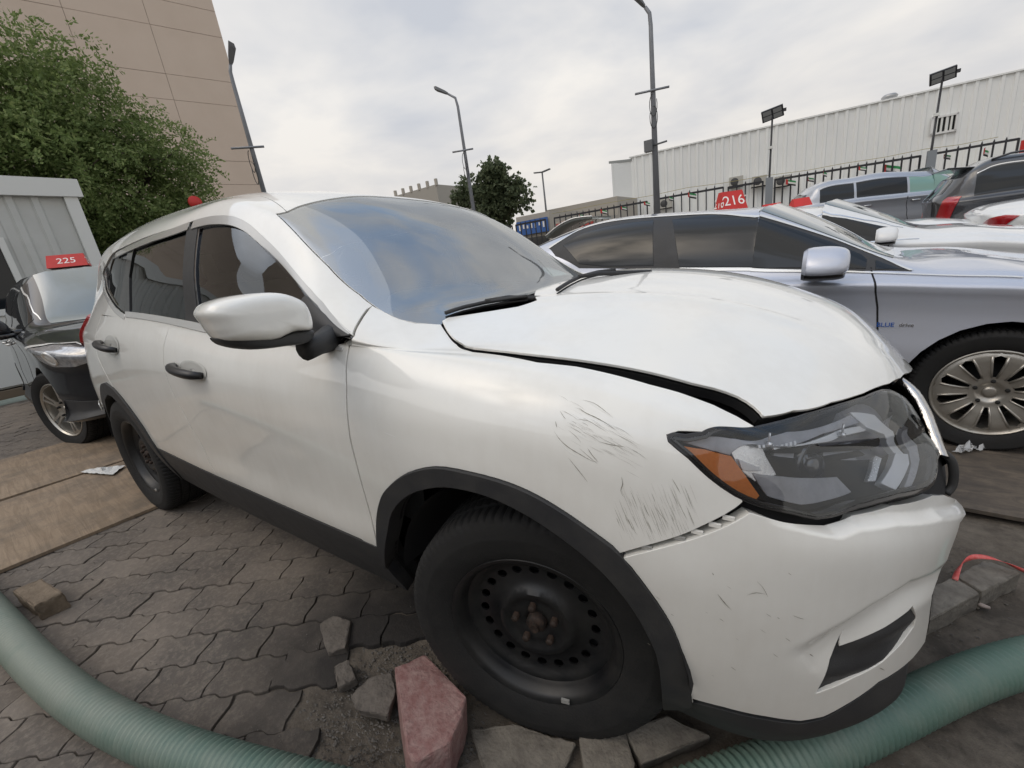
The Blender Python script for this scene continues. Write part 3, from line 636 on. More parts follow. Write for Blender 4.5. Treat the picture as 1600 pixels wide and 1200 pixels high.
# lower lip of the bumper
lipU = F([(1084, 1100), (1130, 1112), (1197, 1127), (1251, 1134), (1288, 1126), (1320, 1108), (1373, 1071), (1425, 1034)])
ule = lipU[-1, 0]
lip = np.vstack([lipU, row_uv(S.V[1]*.9, ule+.12, S.u1, 6), row_uv(S.v0, S.u1, UAI[-1, 0]+.01, 16)])
skin('bumper_lip', S, lip, m=BLACKPL, parent=SUV, h=.02, off=0, offf=lambda p, P: -.002-.05*sstep(P[:, 0], ule-.02, ule+.10), depth=.05, mirror=1)
# grille between the lamps: dark mesh, bright V
gr_e = bumpR
grille = np.vstack([[[gr_e[0, 0]+.01, S.V[7]+.06]], gr_e+[.008, 0], [[S.u1, gr_e[-1, 1]]], [[S.u1, S.V[8]+.03]]])
skin('grille', S, grille, m=BLACKPL, parent=SUV, h=.03, off=-.055, depth=.02, mirror=1)

# tail lamp and bright end of the rear bumper
tl = F([(137, 470), (143, 486), (141, 520), (133, 545), (128, 530), (130, 500)], umax=S.u0+1.3)
tu0 = [uvx(x, S.V[6]) for x in (-3.28, -3.45, -3.58)]
tlp = A2([(uvx(-3.16, S.V[8]), S.V[8]-.01), (uvx(-3.38, VT0), VT0+.03), (uvx(-3.55, VT0), VT0+.02), (uvx(-3.62, S.V[7]), S.V[7]), (uvx(-3.60, S.V[6]), S.V[6]-.02), (uvx(-3.40, S.V[6]), S.V[6]-.01), (uvx(-3.26, S.V[6]), S.V[6]+.03)])
skin('tail_light', S, tlp, m=REDLENS, parent=SUV, h=.03, eh=.015, off=.014, depth=.03, mirror=1)
ribbon('rear_bumper_trim', np.stack([np.linspace(uvx(-3.25, vS), uvx(-3.64, vS), 10), np.full(10, S.V[3]-.02)], 1), .045, BRIGHT, .012)
# ---- wheels ---------------------------------------------------------------------------------------------
def annulus_mesh(r0, r1, prof, holes, m, name, h=.012, outer=None):
    """disc in the x-z plane with cut holes; prof(r) -> depth along -y (towards the kerb side)"""
    ring = A2([(r1*cos(q), r1*sin(q)) for q in np.linspace(0, 2*pi, 72, endpoint=False)])
    hs = list(holes)
    if r0 > 0: hs.append(A2([(r0*cos(q), r0*sin(q)) for q in np.linspace(0, 2*pi, 36, endpoint=False)]))
    P, Fc, B = cut(ring, hs, h, h*.8)
    rr_ = np.hypot(P[:, 0], P[:, 1]); V = np.stack([P[:, 0], prof(rr_), P[:, 1]], 1).tolist(); Fs = [list(map(int, f)) for f in Fc]
    b = len(V)
    for l in B:
        n = len(l); V += [[V[i][0], V[i][1]+.006, V[i][2]] for i in l]; Fs += [[l[i], l[(i+1) % n], b+(i+1) % n, b+i] for i in range(n)]; b += n
    me = bpy.data.meshes.new(name); me.from_pydata(V, [], Fs); me.update()
    bm = bmesh.new(); bm.from_mesh(me); bmesh.ops.recalc_face_normals(bm, faces=bm.faces); bm.to_mesh(me); bm.free()
    for p in me.polygons: p.use_smooth = True
    me.set_sharp_from_angle(angle=rad(40))
    me.materials.append(m); return me
def tyre_mesh(R=.362, W=.225, Rr=.225, name='tyre', sipes=92):
    hw = W/2; prof = [(Rr-.004, -hw*.70), (Rr+.004, -hw*.80), (Rr+.022, -hw*.90), (Rr+.05, -hw*.985), (Rr+.075, -hw*1.0), (Rr+.079, -hw*1.006), (Rr+.083, -hw), (R-.045, -hw*.985), (R-.028, -hw*.955), (R-.014, -hw*.90), (R-.006, -hw*.82), (R-.003, -hw*.74)]
    tread = [(R-.002, -hw*.72), (R-.001, -hw*.42), (R-.009, -hw*.40), (R-.009, -hw*.33), (R, -hw*.31), (R, -hw*.05), (R-.009, -hw*.04)]
    half_ = prof+tread; full = half_+[(r, -y) for r, y in half_[::-1]]; n = sipes*4; m = len(full); V = []; Fs = []
    for k in range(n):
        q = 2*pi*k/n
        for i, (r, y) in enumerate(full):
            j = min(i, m-1-i)
            cutd = .006 if (k % 4 == 0 and 9 <= j <= 13) else (.004 if (k % 4 == 2 and 15 <= j <= 16) else 0)
            sh = .3*y*0; rr_ = r-cutd; V.append((rr_*cos(q+sh), y, rr_*sin(q+sh)))
    for k in range(n):
        for i in range(m-1):
            a = k*m+i; b = ((k+1) % n)*m+i; Fs.append((a, a+1, b+1, b))
    me = bpy.data.meshes.new(name); me.from_pydata(V, [], Fs)
    for p in me.polygons: p.use_smooth = True
    me.set_sharp_from_angle(angle=rad(30)); me.materials.append(RUBBER); return me
TYRE = tyre_mesh()
def rimlathe(prof, m, name, n=72):
    me = MB().lathe(prof, n).mesh(name); me.set_sharp_from_angle(angle=rad(45)); me.materials.append(m); return me
RIM = rimlathe([(.200, .09), (.205, .0), (.214, -.06), (.222, -.078), (.232, -.084), (.237, -.090), (.233, -.095), (.224, -.092), (.213, -.084), (.209, -.060), (.196, -.035)], STEEL, 'rim')
def dprof(r):
    return np.interp(r, [.0, .035, .04, .075, .085, .10, .115, .135, .15, .178, .192, .205], [-.045, -.045, -.052, -.052, -.060, -.062, -.045, -.036, -.034, -.038, -.05, -.052])
holes = [A2([(.158*cos(a)+.0125*cos(q)*cos(a)-.0145*sin(q)*sin(a), .158*sin(a)+.0125*cos(q)*sin(a)+.0145*sin(q)*cos(a)) for q in np.linspace(0, 2*pi, 14, endpoint=False)]) for a in np.linspace(0, 2*pi, 20, endpoint=False)]
DISC = annulus_mesh(.03, .208, dprof, holes, STEEL, 'wheel_disc', .011)
HUB = rimlathe([(.0, -.075), (.012, -.077), (.013, -.066), (.022, -.064), (.027, -.058), (.029, -.03), (.029, .02)], RUST, 'hub', 20)
NUT = MB().lathe([(.0, -.072), (.008, -.072), (.0105, -.068), (.011, -.050)], 6).mesh('lug_nut'); NUT.materials.append(RUST)
BRK = MB().lathe([(.0, .0), (.15, .0), (.15, .02), (.0, .02)], 40).mesh('brake_disc'); BRK.materials.append(DARK)
def steel_wheel(loc, rz, parent, side=1):
    w = empty('wheel', loc, rz); w.parent = parent
    if side < 0: w.scale = (1, 1, 1); w.rotation_euler.z = rz+pi
    for nm, me in (('tyre', TYRE), ('rim', RIM), ('wheel_disc', DISC), ('hub', HUB), ('brake_disc', BRK)): link(nm, me, None, w)
    for k in range(5):
        o = link('lug_nut', NUT, None, w); a = 2*pi*k/5+.4; o.location = (.057*cos(a), 0, .057*sin(a))
    wt_ = MB().box((.218*cos(-1.2), -.097, .218*sin(-1.2)), (.022, .006, .012)).build('balance_weight', SATIN, w)
    return w
steel_wheel((-.003, -.748, .352), rad(13), SUV); steel_wheel((-2.70, -.762, .350), 0, SUV)
steel_wheel((0, .748, .352), rad(13), SUV, -1); steel_wheel((-2.70, .762, .350), 0, SUV, -1)
# wheel housings: dark half drums closed on the inside
def housing(cx, cz, r, y0, y1):
    b = MB(); n = 28; vs = []; fs = []
    for k in range(n+1):
        a = rad(6+168*k/n); vs += [(cx+r*cos(a), y0, cz+r*sin(a)), (cx+r*cos(a), y1, cz+r*sin(a)), (cx, y1, cz)]
    for k in range(n): a = 3*k; fs += [(a, a+3, a+4, a+1), (a+1, a+4, a+5)]
    b.add(vs, fs, True); return b
for cx, r in ((0, .415), (-2.69, .405)):
    for sg in (-1, 1): housing(cx, .38, r, sg*.865, sg*.52).build('wheel_housing', mat('liner_felt', (.012, .012, .013), .85) if cx == 0 and sg < 0 else DARK, SUV)
strut = MB().tube([(0.02, -.60, .30), (-.01, -.58, .80)], .03).tube([(.0, -.50, .28), (-.05, -.30, .26)], .025); strut.build('suspension_strut', DARK, SUV)
MB().box((-1.35, 0, .27), (3.4, 1.45, .08)).build('underbody_block', DARK, SUV)  # plain dark box added to block light beneath the car
MB().box((.42, 0, .36), (.6, 1.1, .2)).build('engine_tray', DARK, SUV)

# ---- headlamp ------------------------------------------------------------------------------------------
lamp_px = [(1048, 688), (1054, 681), (1100, 679), (1180, 670), (1215, 661), (1260, 648), (1310, 634), (1350, 622), (1378, 611), (1402, 616), (1421, 634), (1438, 662), (1455, 690), (1461, 716), (1458, 747), (1446, 762), (1400, 773), (1340, 789), (1312, 800), (1276, 808), (1238, 800), (1190, 789), (1150, 772), (1108, 742), (1078, 713)]
LU = F(lamp_px, umax=S.u1-.08)
LU = smooth_line(LU, 2, True)
cL = LU.mean(0)
LAMP = skin('headlamp', S, shrink(LU, .003), m=LENS, parent=SUV, h=.015, eh=.01, off=.005, depth=.012)
HOUSE = mat('lamp_housing', (.30, .305, .35), .3, noise=(20, .4, (.12, .12, .14)), coat=.3)
def lp(name, px, off, m, depth=.004, h=.012, sm=0, **k):
    uv = F(px, umax=S.u1-.05)
    if sm: uv = smooth_line(uv, sm, True)
    return skin(name, S, uv, m=m, parent=LAMP, h=h, eh=.008, off=off, depth=depth, **k)
skin('lamp_housing', S, shrink(LU, -.004), m=HOUSE, parent=LAMP, h=.03, off=-.055, depth=.004)
rim_o = shrink(LU, -.006)
skin('lamp_seal', S, rim_o, [shrink(LU, .008)], m=GLOSSBLK, parent=LAMP, h=.012, eh=.008, off=.001, depth=.085)
REFL = mat('lamp_reflector', (.92, .93, .94), .2, metal=.5, noise=(200, .2, (.6, .6, .62)))
GREYP = mat('light_guide', (.88, .89, .91), .3, coat=.6)
MIDG = mat('lamp_bezel', (.50, .505, .54), .28, coat=.5, noise=(30, .3, (.10, .10, .12)))
lp('amber_reflector', [(1064, 697), (1105, 704), (1146, 715), (1168, 745), (1190, 776), (1186, 781), (1174, 781), (1127, 756), (1092, 727)], -.008, AMBER, .02)
lp('upper_bezel', [(1062, 686), (1150, 682), (1240, 668), (1350, 640), (1380, 650), (1300, 672), (1180, 692), (1148, 712), (1105, 700)], -.018, MIDG, .02)
lp('reflector_bowl', [(1150, 696), (1214, 684), (1216, 715), (1232, 744), (1196, 757), (1170, 737), (1163, 722)], -.030, REFL, .02)
lp('reflector_ledge', [(1166, 722), (1200, 735), (1202, 738), (1172, 738)], -.022, GREYP, .006, .006)
lp('bezel_fin', [(1224, 690), (1330, 668), (1375, 660), (1372, 668), (1330, 678), (1226, 702)], -.022, GREYP, .01)
lp('bezel_panel', [(1192, 745), (1240, 748), (1330, 742), (1352, 765), (1310, 782), (1270, 792), (1215, 780)], -.028, MIDG, .02)
lp('light_guide', [(1340, 640), (1378, 645), (1408, 672), (1424, 706), (1412, 706), (1395, 676), (1366, 664)], -.014, GREYP, .012)
lp('light_guide', [(1411, 705), (1428, 706), (1430, 720), (1410, 762), (1388, 752), (1404, 725)], -.012, GREYP, .014)
lp('marker_lamp', [(1382, 709), (1391, 712), (1381, 747), (1370, 748), (1376, 730)], -.016, REFL, .008, .006)
lp('bezel_fin', [(1222, 700), (1400, 690), (1398, 694), (1224, 706)], -.026, DARK, .004)
lp('bezel_fin', [(1238, 722), (1372, 700), (1380, 704), (1240, 728)], -.034, DARK, .004)
lp('reflector_bowl', [(1236, 708), (1276, 700), (1284, 722), (1272, 742), (1240, 742)], -.036, MIDG, .01)
lp('reflector_bowl', [(1318, 700), (1362, 694), (1370, 714), (1352, 736), (1322, 742)], -.036, MIDG, .01)
for k_ in range(9): lp('reflector_rib', [(1196+k_*7, 694-k_*1.2), (1198+k_*7, 694-k_*1.2), (1199+k_*7, 700-k_*1.2), (1197+k_*7, 700-k_*1.2)], -.016, GREYP, .003, .006)
lp('inner_bezel', [(1430, 668), (1445, 690), (1449, 712), (1438, 755), (1428, 758), (1438, 720), (1434, 700)], -.016, MIDG, .01)
# projector
def uvpoint(px, off, **k):
    uv = F([px], **k)[0]; p = S(*uv)[0]; n = S.normal(*uv)[0]; return p+n*off, n
pc, pn = uvpoint((1298, 722), -.05)
q = Vector((0.88, -.42, .05)).to_track_quat('Z', 'Y').to_matrix().to_4x4(); q.translation = Vector(pc)
prj = MB().lathe([(.0, .030), (.012, .029), (.024, .022), (.031, .010), (.033, .0), (.040, -.002), (.044, .008), (.048, .006), (.048, -.03), (.0, -.03)], 36, 'z').build('projector_lens', mat('projector_glass', (.03, .032, .04), .05, coat=1), LAMP); prj.matrix_basis = q
for p_ in ((1212, 690), (1330, 678)):
    c_, n_ = uvpoint(p_, -.018); MB().lathe([(.0, .008), (.006, .006), (.007, 0), (.0, 0)], 12, 'z', c_).tube([c_, c_+A2([.0, 0, .025])], .002).build('bulb_holder', REFL, LAMP)
# black cavity around the lamp and under the hood lip
# far headlamp, mirrored whole
def mirror_tree(o, parent):
    me = o.data; c = o.copy(); COL.objects.link(c); c.parent = parent
    if me is not None:
        m2 = me.copy(); Mx = o.matrix_basis.copy(); V = A2([Mx @ v.co for v in m2.vertices])*[1, -1, 1]
        m2 = bpy.data.meshes.new(me.name); m2.from_pydata(V.tolist(), [], [list(p.vertices)[::-1] for p in me.polygons])
        for p in m2.polygons: p.use_smooth = True
        for mm in me.materials: m2.materials.append(mm)
        c.data = m2; c.matrix_basis = Matrix()
    for ch in list(o.children): mirror_tree(ch, c)
    return c
mirror_tree(LAMP, SUV)

# ---- mirrors ---------------------------------------------------------------------------------------------
def mirror_shell(outl, xp, bulge, back, m, name, parent, flat=None):
    """outl: closed outline in (y, z); domed forward (+x) by bulge, hollowed back"""
    O = smooth_line(outl, 5, True); c = O.mean(0); n = len(O); V = []; Fs = []
    rings = [(.78, -back, 1), (.93, -back*.82, 1), (.99, -back*.5, 1)]+[(math.cos(a)**.40, bulge*math.sin(a), 1) for a in np.linspace(.0, 1.42, 9)]
    for k, dx, _ in rings:
        for p in O: V.append((xp+dx, c[0]+(p[0]-c[0])*k, c[1]+(p[1]-c[1])*k))
    V.append((xp+bulge, *c)); m_ = len(V)-1
    for r in range(len(rings)-1):
        for i in range(n): a = r*n+i; b = r*n+(i+1) % n; Fs.append((a, b, b+n, a+n))
    for i in range(n): Fs.append(((len(rings)-1)*n+i, (len(rings)-1)*n+(i+1) % n, m_))
    V2 = [(xp-back*.8, c[0]+(p[0]-c[0])*.95, c[1]+(p[1]-c[1])*.95) for p in O]; b0 = len(V); V += V2
    for i in range(n): Fs.append((b0+i, b0+(i+1) % n, (i+1) % n, i))
    Fs.append(tuple(b0+i for i in range(n)))
    me = bpy.data.meshes.new(name); me.from_pydata(V, [], Fs)
    bm = bmesh.new(); bm.from_mesh(me); bmesh.ops.recalc_face_normals(bm, faces=bm.faces); bm.to_mesh(me); bm.free()
    for p in me.polygons: p.use_smooth = True
    me.set_sharp_from_angle(angle=rad(50))
    return link(name, me, m, parent)
XM = -.50
def yz(px, x=XM): p = on(px[0], px[1], 0, x); return (p[1], p[2])
mo = [yz((400+(p[0]-400)*.985, 497+(p[1]-497)*.97)) for p in [(317, 482), (326, 473), (350, 464), (385, 458), (425, 456), (450, 461), (470, 472), (480, 490), (484, 510), (478, 517), (455, 519), (440, 525), (425, 532), (400, 535), (352, 534), (336, 522), (325, 506), (315, 492)]]
MC = mirror_shell(mo, XM, .055, .07, WHITE, 'door_mirror', SUV)
mb_ = [yz(p, XM-.01) for p in [(340, 529), (352, 540), (380, 546), (410, 545), (440, 541), (470, 537), (484, 528), (486, 516), (470, 514), (445, 518), (425, 526), (400, 530), (360, 530)]]
MBASE = mirror_shell(mb_, XM-.012, .045, .06, BLACKPL, 'mirror_base', MC)
def onrow(px, vmin=VT0-.05): uv = F([px], vmin=vmin)[0]; return S(*uv)[0]
sa = onrow((512, 528)); 
arm = MB().tube([(XM-.02, -.955, 1.125), (XM-.03, -.91, 1.128), sa+A2([0, .02, .0])], [.030, .028, .040], 12); arm.build('mirror_arm', BLACKPL, MC)
sail = F([(470, 470), (478, 462), (508, 492), (546, 524), (500, 530), (478, 527)], vmin=VT0-.01)
skin('mirror_sail', S, sail, m=BLACKPL, parent=SUV, h=.03, off=.002, depth=.006)
# ---- door handles -----------------------------------------------------------------------------------------
HNDL = mat('handle_black', (.012, .012, .014), .38)
def handle(p0, p1, rr_=.017, cup=None):
    u0, u1 = F([p0, p1], vmax=VT0); ps = []; nrm_ = S.normal(*u0)[0]
    for t in np.linspace(0, 1, 9):
        uv = u0+(u1-u0)*t; q_ = S(*uv)[0]; n_ = S.normal(*uv)[0]; ps.append(q_+n_*(.010+.034*sin(pi*min(max(t, .0), 1))**.5))
    rs = [rr_*.75, rr_*.95]+[rr_]*5+[rr_*.95, rr_*.75]
    h = MB().tube(ps, rs, 12).build('door_handle', HNDL, SUV)
    V = A2([v.co for v in h.data.vertices]); c = A2(ps).mean(0); 
    h2 = mirror_tree(h, SUV)
    # cup behind the handle; recess shade painted as darker body white
    mid = (u0+u1)/2; mid = mid+[(u1-u0)[0]*.12, .004]; L_ = np.linalg.norm(S(*u1)[0]-S(*u0)[0]); V = []; Fs = []; n = 28; R_ = [1, .93, .75, .45, .15]
    D_ = [.0012, .0006, .0035, .0045, .005]
    for k, dd in zip(R_, D_):
        for i in range(n):
            a = 2*pi*i/n; uv = mid+A2([cos(a)*L_*.46*k, sin(a)*.042*k]); p_ = S(*uv)[0]; n_ = S.normal(*uv)[0]; V.append(p_+n_*(.0026 if k == 1 else (.0038 if k == .93 else .0030-dd*.2)))
    for r in range(len(R_)-1):
        for i in range(n): a = r*n+i; b = r*n+(i+1) % n; Fs.append((a, b, b+n, a+n))
    me = bpy.data.meshes.new('handle_cup'); me.from_pydata([tuple(v) for v in V], [], Fs)
    for p in me.polygons: p.use_smooth = True
    c_ = link('handle_cup', me, CUPM, SUV)
CUPM = paintmat('handle_cup_shade', (.62, .62, .585), dirt=.5)
handle((276, 571), (320, 587)); handle((161, 535), (185, 547))

# ---- cabin -------------------------------------------------------------------------------------------------
def seat(x, y, w=.50, bench=False):
    s_ = empty('seat', (x, y, 0)); s_.parent = SUV
    soft(MB().box((.05, 0, .66), (.50, w, .14)).build('cushion', SEATM, s_), .05, 3)
    R_ = Matrix.Rotation(rad(-14), 3, 'Y')
    soft(MB().box((-.26, 0, 1.00), (.13, w*.94, .62), R_, .12).build('backrest', SEATM, s_), .05, 3)
    for yy in ((0,) if not bench else (-.4, .4)):
        soft(MB().box((-.36, yy, 1.40), (.10, .26, .20), R_, .1).build('headrest', SEATM, s_), .04, 3)
        MB().tube([(-.34, yy-.07, 1.36), (-.33, yy-.07, 1.27)], .006).build('headrest_post', SATIN, s_); MB().tube([(-.34, yy+.07, 1.36), (-.33, yy+.07, 1.27)], .006).build('headrest_post', SATIN, s_)
    return s_
seat(-1.32, -.37); seat(-1.32, .37); seat(-2.25, 0, 1.25, True)
d = MB(); prof = [(-.36, 1.10), (-.52, 1.13), (-.80, 1.10), (-.92, 1.02), (-.93, .86), (-.84, .70), (-.70, .55), (-.40, .5)]
vs = [(x, y, z) for y in (-.76, .76) for x, z in prof]; n = len(prof)
d.add(vs, [(i, i+1, i+1+n, i+n) for i in range(n-1)]+[tuple(range(n-1, -1, -1)), tuple(range(n, 2*n))]); d.build('dashboard', DASHM, SUV)
st = MB(); c0 = A2([-.99, .37, 1.02]); ax_ = A2([-.9, 0, .42]); ax_ /= np.linalg.norm(ax_); e1 = A2([0, 1, 0]); e2 = np.cross(ax_, e1)
st.tube([c0+.185*(cos(a)*e1+sin(a)*e2) for a in np.linspace(0, 2*pi, 37)], .015, 8, False)
for a in (0, pi, -pi/2): st.tube([c0+.03*(cos(a)*e1+sin(a)*e2), c0+.18*(cos(a)*e1+sin(a)*e2)], .018, 8)
st.tube([c0-ax_*.0+ax_*.01, c0-ax_*.16], [.06, .05], 16); st.build('steering_wheel', DASHM, SUV)
MB().tube([(-1.02, 0, 1.565), (-1.0, 0, 1.52)], .008).box((-.99, 0, 1.49), (.03, .24, .07)).build('inside_mirror', DASHM, SUV)
bag = mat('deployed_airbag', (.66, .66, .62), .75, bump=(14, .01))
bg_ = MB().lathe([(.0, .06), (.06, .055), (.12, .04), (.17, .01), (.15, -.02), (.0, -.03)], 24, 'x', (-1.03, .37, .99)).build('airbag', bag, SUV)
bev = MB().box((-.62, -.33, 1.17), (.24, .34, .10)).build('airbag', bag, SUV); soft(bev, .045, 3)
paper = MB().box((-.55, -.12, 1.155), (.17, .24, .004), Matrix.Rotation(.5, 3, 'Z')); paper.build('paper_sheet', mat('aged_paper', (.7, .66, .5), .8), SUV)

# ---- wipers, cowl, sticker-free details ----------------------------------------------------------------------
def wiper(pts, name='wiper'):
    uv = F(pts, vmin=VT2); P_ = []
    for a in resample(uv, .03, False): P_.append(S(*a)[0]+S.normal(*a)[0]*.022)
    w = MB().tube(P_, .006, 6).build(name, BLACKPL, SUV)
    P2 = [p-A2([0, 0, .012]) for p in P_]; MB().tube(P2, .0035, 5).build('wiper_rubber', RUBBER, w)
    k = len(P_)//2; MB().tube([P_[k]+A2([0, 0, .003]), P_[k]+A2([.05, .05, .006]), P_[-1]+A2([.10, .06, -.02])], [.007, .008, .011], 6).build('wiper_arm', BLACKPL, w)
wiper([(697, 500), (725, 491), (760, 483), (800, 477), (826, 474)])
wiper([(872, 464), (890, 452), (910, 442), (935, 435), (962, 432)])
wa = F([(840, 411), (850, 416), (880, 418), (915, 424)], vmin=VT3)
cow = np.vstack([row_uv(VT3-.01, ub-.03, hb[0]+.03, 4), row_uv(VC, hb[0]+.05, ub-.02, 4)])
skin('cowl_panel', S, half(cow, 0), m=BLACKPL, parent=SUV, h=.03, off=-.012, depth=.01, mirror=2)
# ---- scrapes and torn seam ------------------------------------------------------------------------------------
def scratch_mesh(lines, off, name, m, w0=.0007):
    V = []; Fs = []
    for ln, wd in lines:
        uv = resample(smooth_line(F(ln, vmax=VT1), 3), .006, False); t = np.gradient(uv, axis=0); n_ = np.stack([-t[:, 1], t[:, 0]], 1); n_ /= np.linalg.norm(n_, axis=1)[:, None]+1e-9
        k = len(uv); w = w0*wd*np.sin(np.linspace(.15, pi-.1, k))*(.7+.6*rng.random(k)); a = uv+n_*w[:, None]; b = uv-n_*w[:, None]
        pa = S(a[:, 0], a[:, 1])+S.normal(a[:, 0], a[:, 1])*off; pb = S(b[:, 0], b[:, 1])+S.normal(b[:, 0], b[:, 1])*off
        if name != 'scratches' and False: pass
        b0 = len(V); V += pa.tolist()+pb.tolist(); Fs += [(b0+i, b0+i+1, b0+k+i+1, b0+k+i) for i in range(k-1)]
    me = bpy.data.meshes.new(name); me.from_pydata(V, [], Fs); return link(name, me, m, SUV, kind='stuff')
scr = [([(910, 625), (928, 630), (945, 642), (958, 653)], 1), ([(904, 637), (915, 645), (930, 652), (948, 662), (964, 673)], 1.6), ([(903, 655), (920, 658), (935, 667), (950, 676)], .8), ([(875, 642), (880, 650), (884, 655)], .9), ([(868, 658), (870, 668)], 1), ([(866, 674), (876, 688), (890, 700), (910, 712), (925, 720), (934, 722)], 1.3),
       ([(888, 672), (900, 682), (908, 692)], .8), ([(918, 700), (926, 712), (935, 722)], 1.2), ([(888, 715), (900, 730), (912, 745), (918, 753)], 1.1), ([(936, 690), (955, 695), (976, 698)], 1), ([(905, 700), (922, 715), (934, 725)], .7), ([(971, 745), (973, 756), (970, 766), (974, 776)], 1.1), ([(1006, 788), (1010, 798), (1015, 807)], 1.2), ([(1050, 748), (1056, 758), (1064, 772)], 1), ([(967, 780), (975, 800), (985, 820), (996, 836)], .6), ([(1022, 790), (1034, 806), (1046, 820)], .6), ([(1055, 776), (1065, 795), (1075, 815)], .6), ([(1116, 838), (1121, 846), (1127, 853)], 1.2)]
for _ in range(34):
    x = rng.uniform(958, 1078); y = rng.uniform(755, 815); L_ = rng.uniform(14, 46)
    if y > 770+(1070-x)*.0+30: L_ *= .6
    yend = min(y+L_, 858-(x-975)*.27); dx = (yend-y)*.42
    if yend-y > 6: scr.append(([(x, y), (x+dx*.5, (y+yend)/2+rng.uniform(-1, 1)), (x+dx, yend)], rng.uniform(.25, .6)))
for _ in range(22):
    x = rng.uniform(870, 990); y = 640+(x-870)*.5+rng.uniform(-25, 30); L_ = rng.uniform(8, 34); scr.append(([(x, y), (x+L_*.6, y+L_*.3), (x+L_, y+L_*.62)], rng.uniform(.25, .55)))
SCRM = mat('scratch_grime', (.27, .25, .21), .8)

for _ in range(60):                       # fine parallel scuffs dragged towards the torn seam
    x = rng.uniform(955, 1085); y = rng.uniform(750, 830); L_ = rng.uniform(10, 60); yend = min(y+L_, 858-(x-975)*.27); dx = (yend-y)*.40
    if yend-y > 5: scr.append(([(x, y), (x+dx*.5, (y+yend)/2), (x+dx, yend)], rng.uniform(.10, .28)))
for _ in range(40):
    x = rng.uniform(868, 985); y = 645+(x-870)*.52+rng.uniform(-28, 34); L_ = rng.uniform(8, 40); scr.append(([(x, y), (x+L_*.5, y+L_*.28), (x+L_, y+L_*.56)], rng.uniform(.10, .3)))
scratch_mesh(scr, .0006, 'scratch_marks', SCRM)
scr2 = [([(1120, 925), (1132, 940), (1142, 950)], 1.3), ([(1165, 927), (1180, 923), (1197, 926)], 1), ([(1180, 905), (1190, 915), (1198, 930)], .7), ([(1262, 1018), (1268, 1022)], 1.6), ([(1236, 958), (1246, 962), (1254, 964)], .8), ([(1112, 892), (1114, 896)], 1.2), ([(1370, 1040), (1378, 1044)], 1.4)]
for _ in range(16):
    x = rng.uniform(1000, 1240); y = rng.uniform(880, 1060); L_ = rng.uniform(4, 14); scr2.append(([(x, y), (x+L_*.7, y+L_*.5)], rng.uniform(.3, .8)))
scratch_mesh(scr2, .0052, 'scratch_marks', SCRM)
wl = [([(920, 628), (938, 640), (955, 650)], 1), ([(890, 668), (905, 680), (925, 690)], .8), ([(868, 680), (885, 702), (905, 715)], .9), ([(600, 675), (612, 680), (620, 683)], 1.1), ([(930, 662), (950, 672), (968, 682)], .8)]
scratch_mesh(wl, .0009, 'scratch_marks', mat('scratch_bare', (.85, .85, .83), .5))
# clips left in the open seam between fender and bumper
for px in ((1010, 857), (1062, 842), (1090, 833), (1118, 822), (1140, 811)):
    uv = F([px], vmax=VT1)[0]; p_ = S(*uv)[0]; n_ = S.normal(*uv)[0]; b = MB().box(p_-n_*.004, (.020, .006, .007)); o = b.build('seam_clip', WHITE if px[0] > 1080 else SATIN, SUV)
# bright V of the grille, sagging film on it
vb = [on(*a) for a in [(1398, 604, 1, -.17), (1420, 622, 1, -.19), (1437, 652, 1, -.22), (1450, 688, 1, -.26), (1462, 722, 1, -.30)]]
vb = smooth_line(vb, 4)
def vbar(sg):
    b = MB(); V = []; Fs = []; sec = [(-.045, 0), (-.03, .018), (0, .024), (.03, .016), (.045, -.002), (0, -.02)]
    for i, p in enumerate(vb):
        t = vb[min(i+1, len(vb)-1)]-vb[max(i-1, 0)]; t /= np.linalg.norm(t); w = np.cross(t, [1, 0, 0]); w /= np.linalg.norm(w); nn_ = np.cross(w, t)
        for a, c in sec: q_ = p+w*a+nn_*(c if nn_[0] > 0 else -c); V.append((q_[0], q_[1]*-sg, q_[2]))
    k = len(sec)
    for i in range(len(vb)-1):
        for j in range(k): Fs.append((i*k+j, i*k+(j+1) % k, (i+1)*k+(j+1) % k, (i+1)*k+j))
    b.add(V, Fs, True); o = b.build('grille_bar', mat('dusty_chrome', (.55, .55, .56), .10, metal=1, noise=(30, .5, (.34, .3, .24)), bump=(35, .002)), SUV)
    return o
vbar(-1); vbar(1)
gs = MB()
for k in range(9):
    z = .50+k*.035; gs.tube([(.855-.10*(y/.36)**2, y, z) for y in np.linspace(-.34, .34, 15)], .006, 6)
gs.build('grille_slats', BLACKPL, SUV, kind='stuff')
# broken grille frame end standing proud beside the lamp
fe = [on(*a) for a in [(1466, 703, 1, -.30), (1484, 716, 1, -.30), (1490, 735, 1, -.30), (1488, 758, 1, -.30), (1478, 771, 1, -.31)]]
MB().tube(smooth_line(fe, 4), .009, 8).build('grille_frame', BLACKPL, SUV)
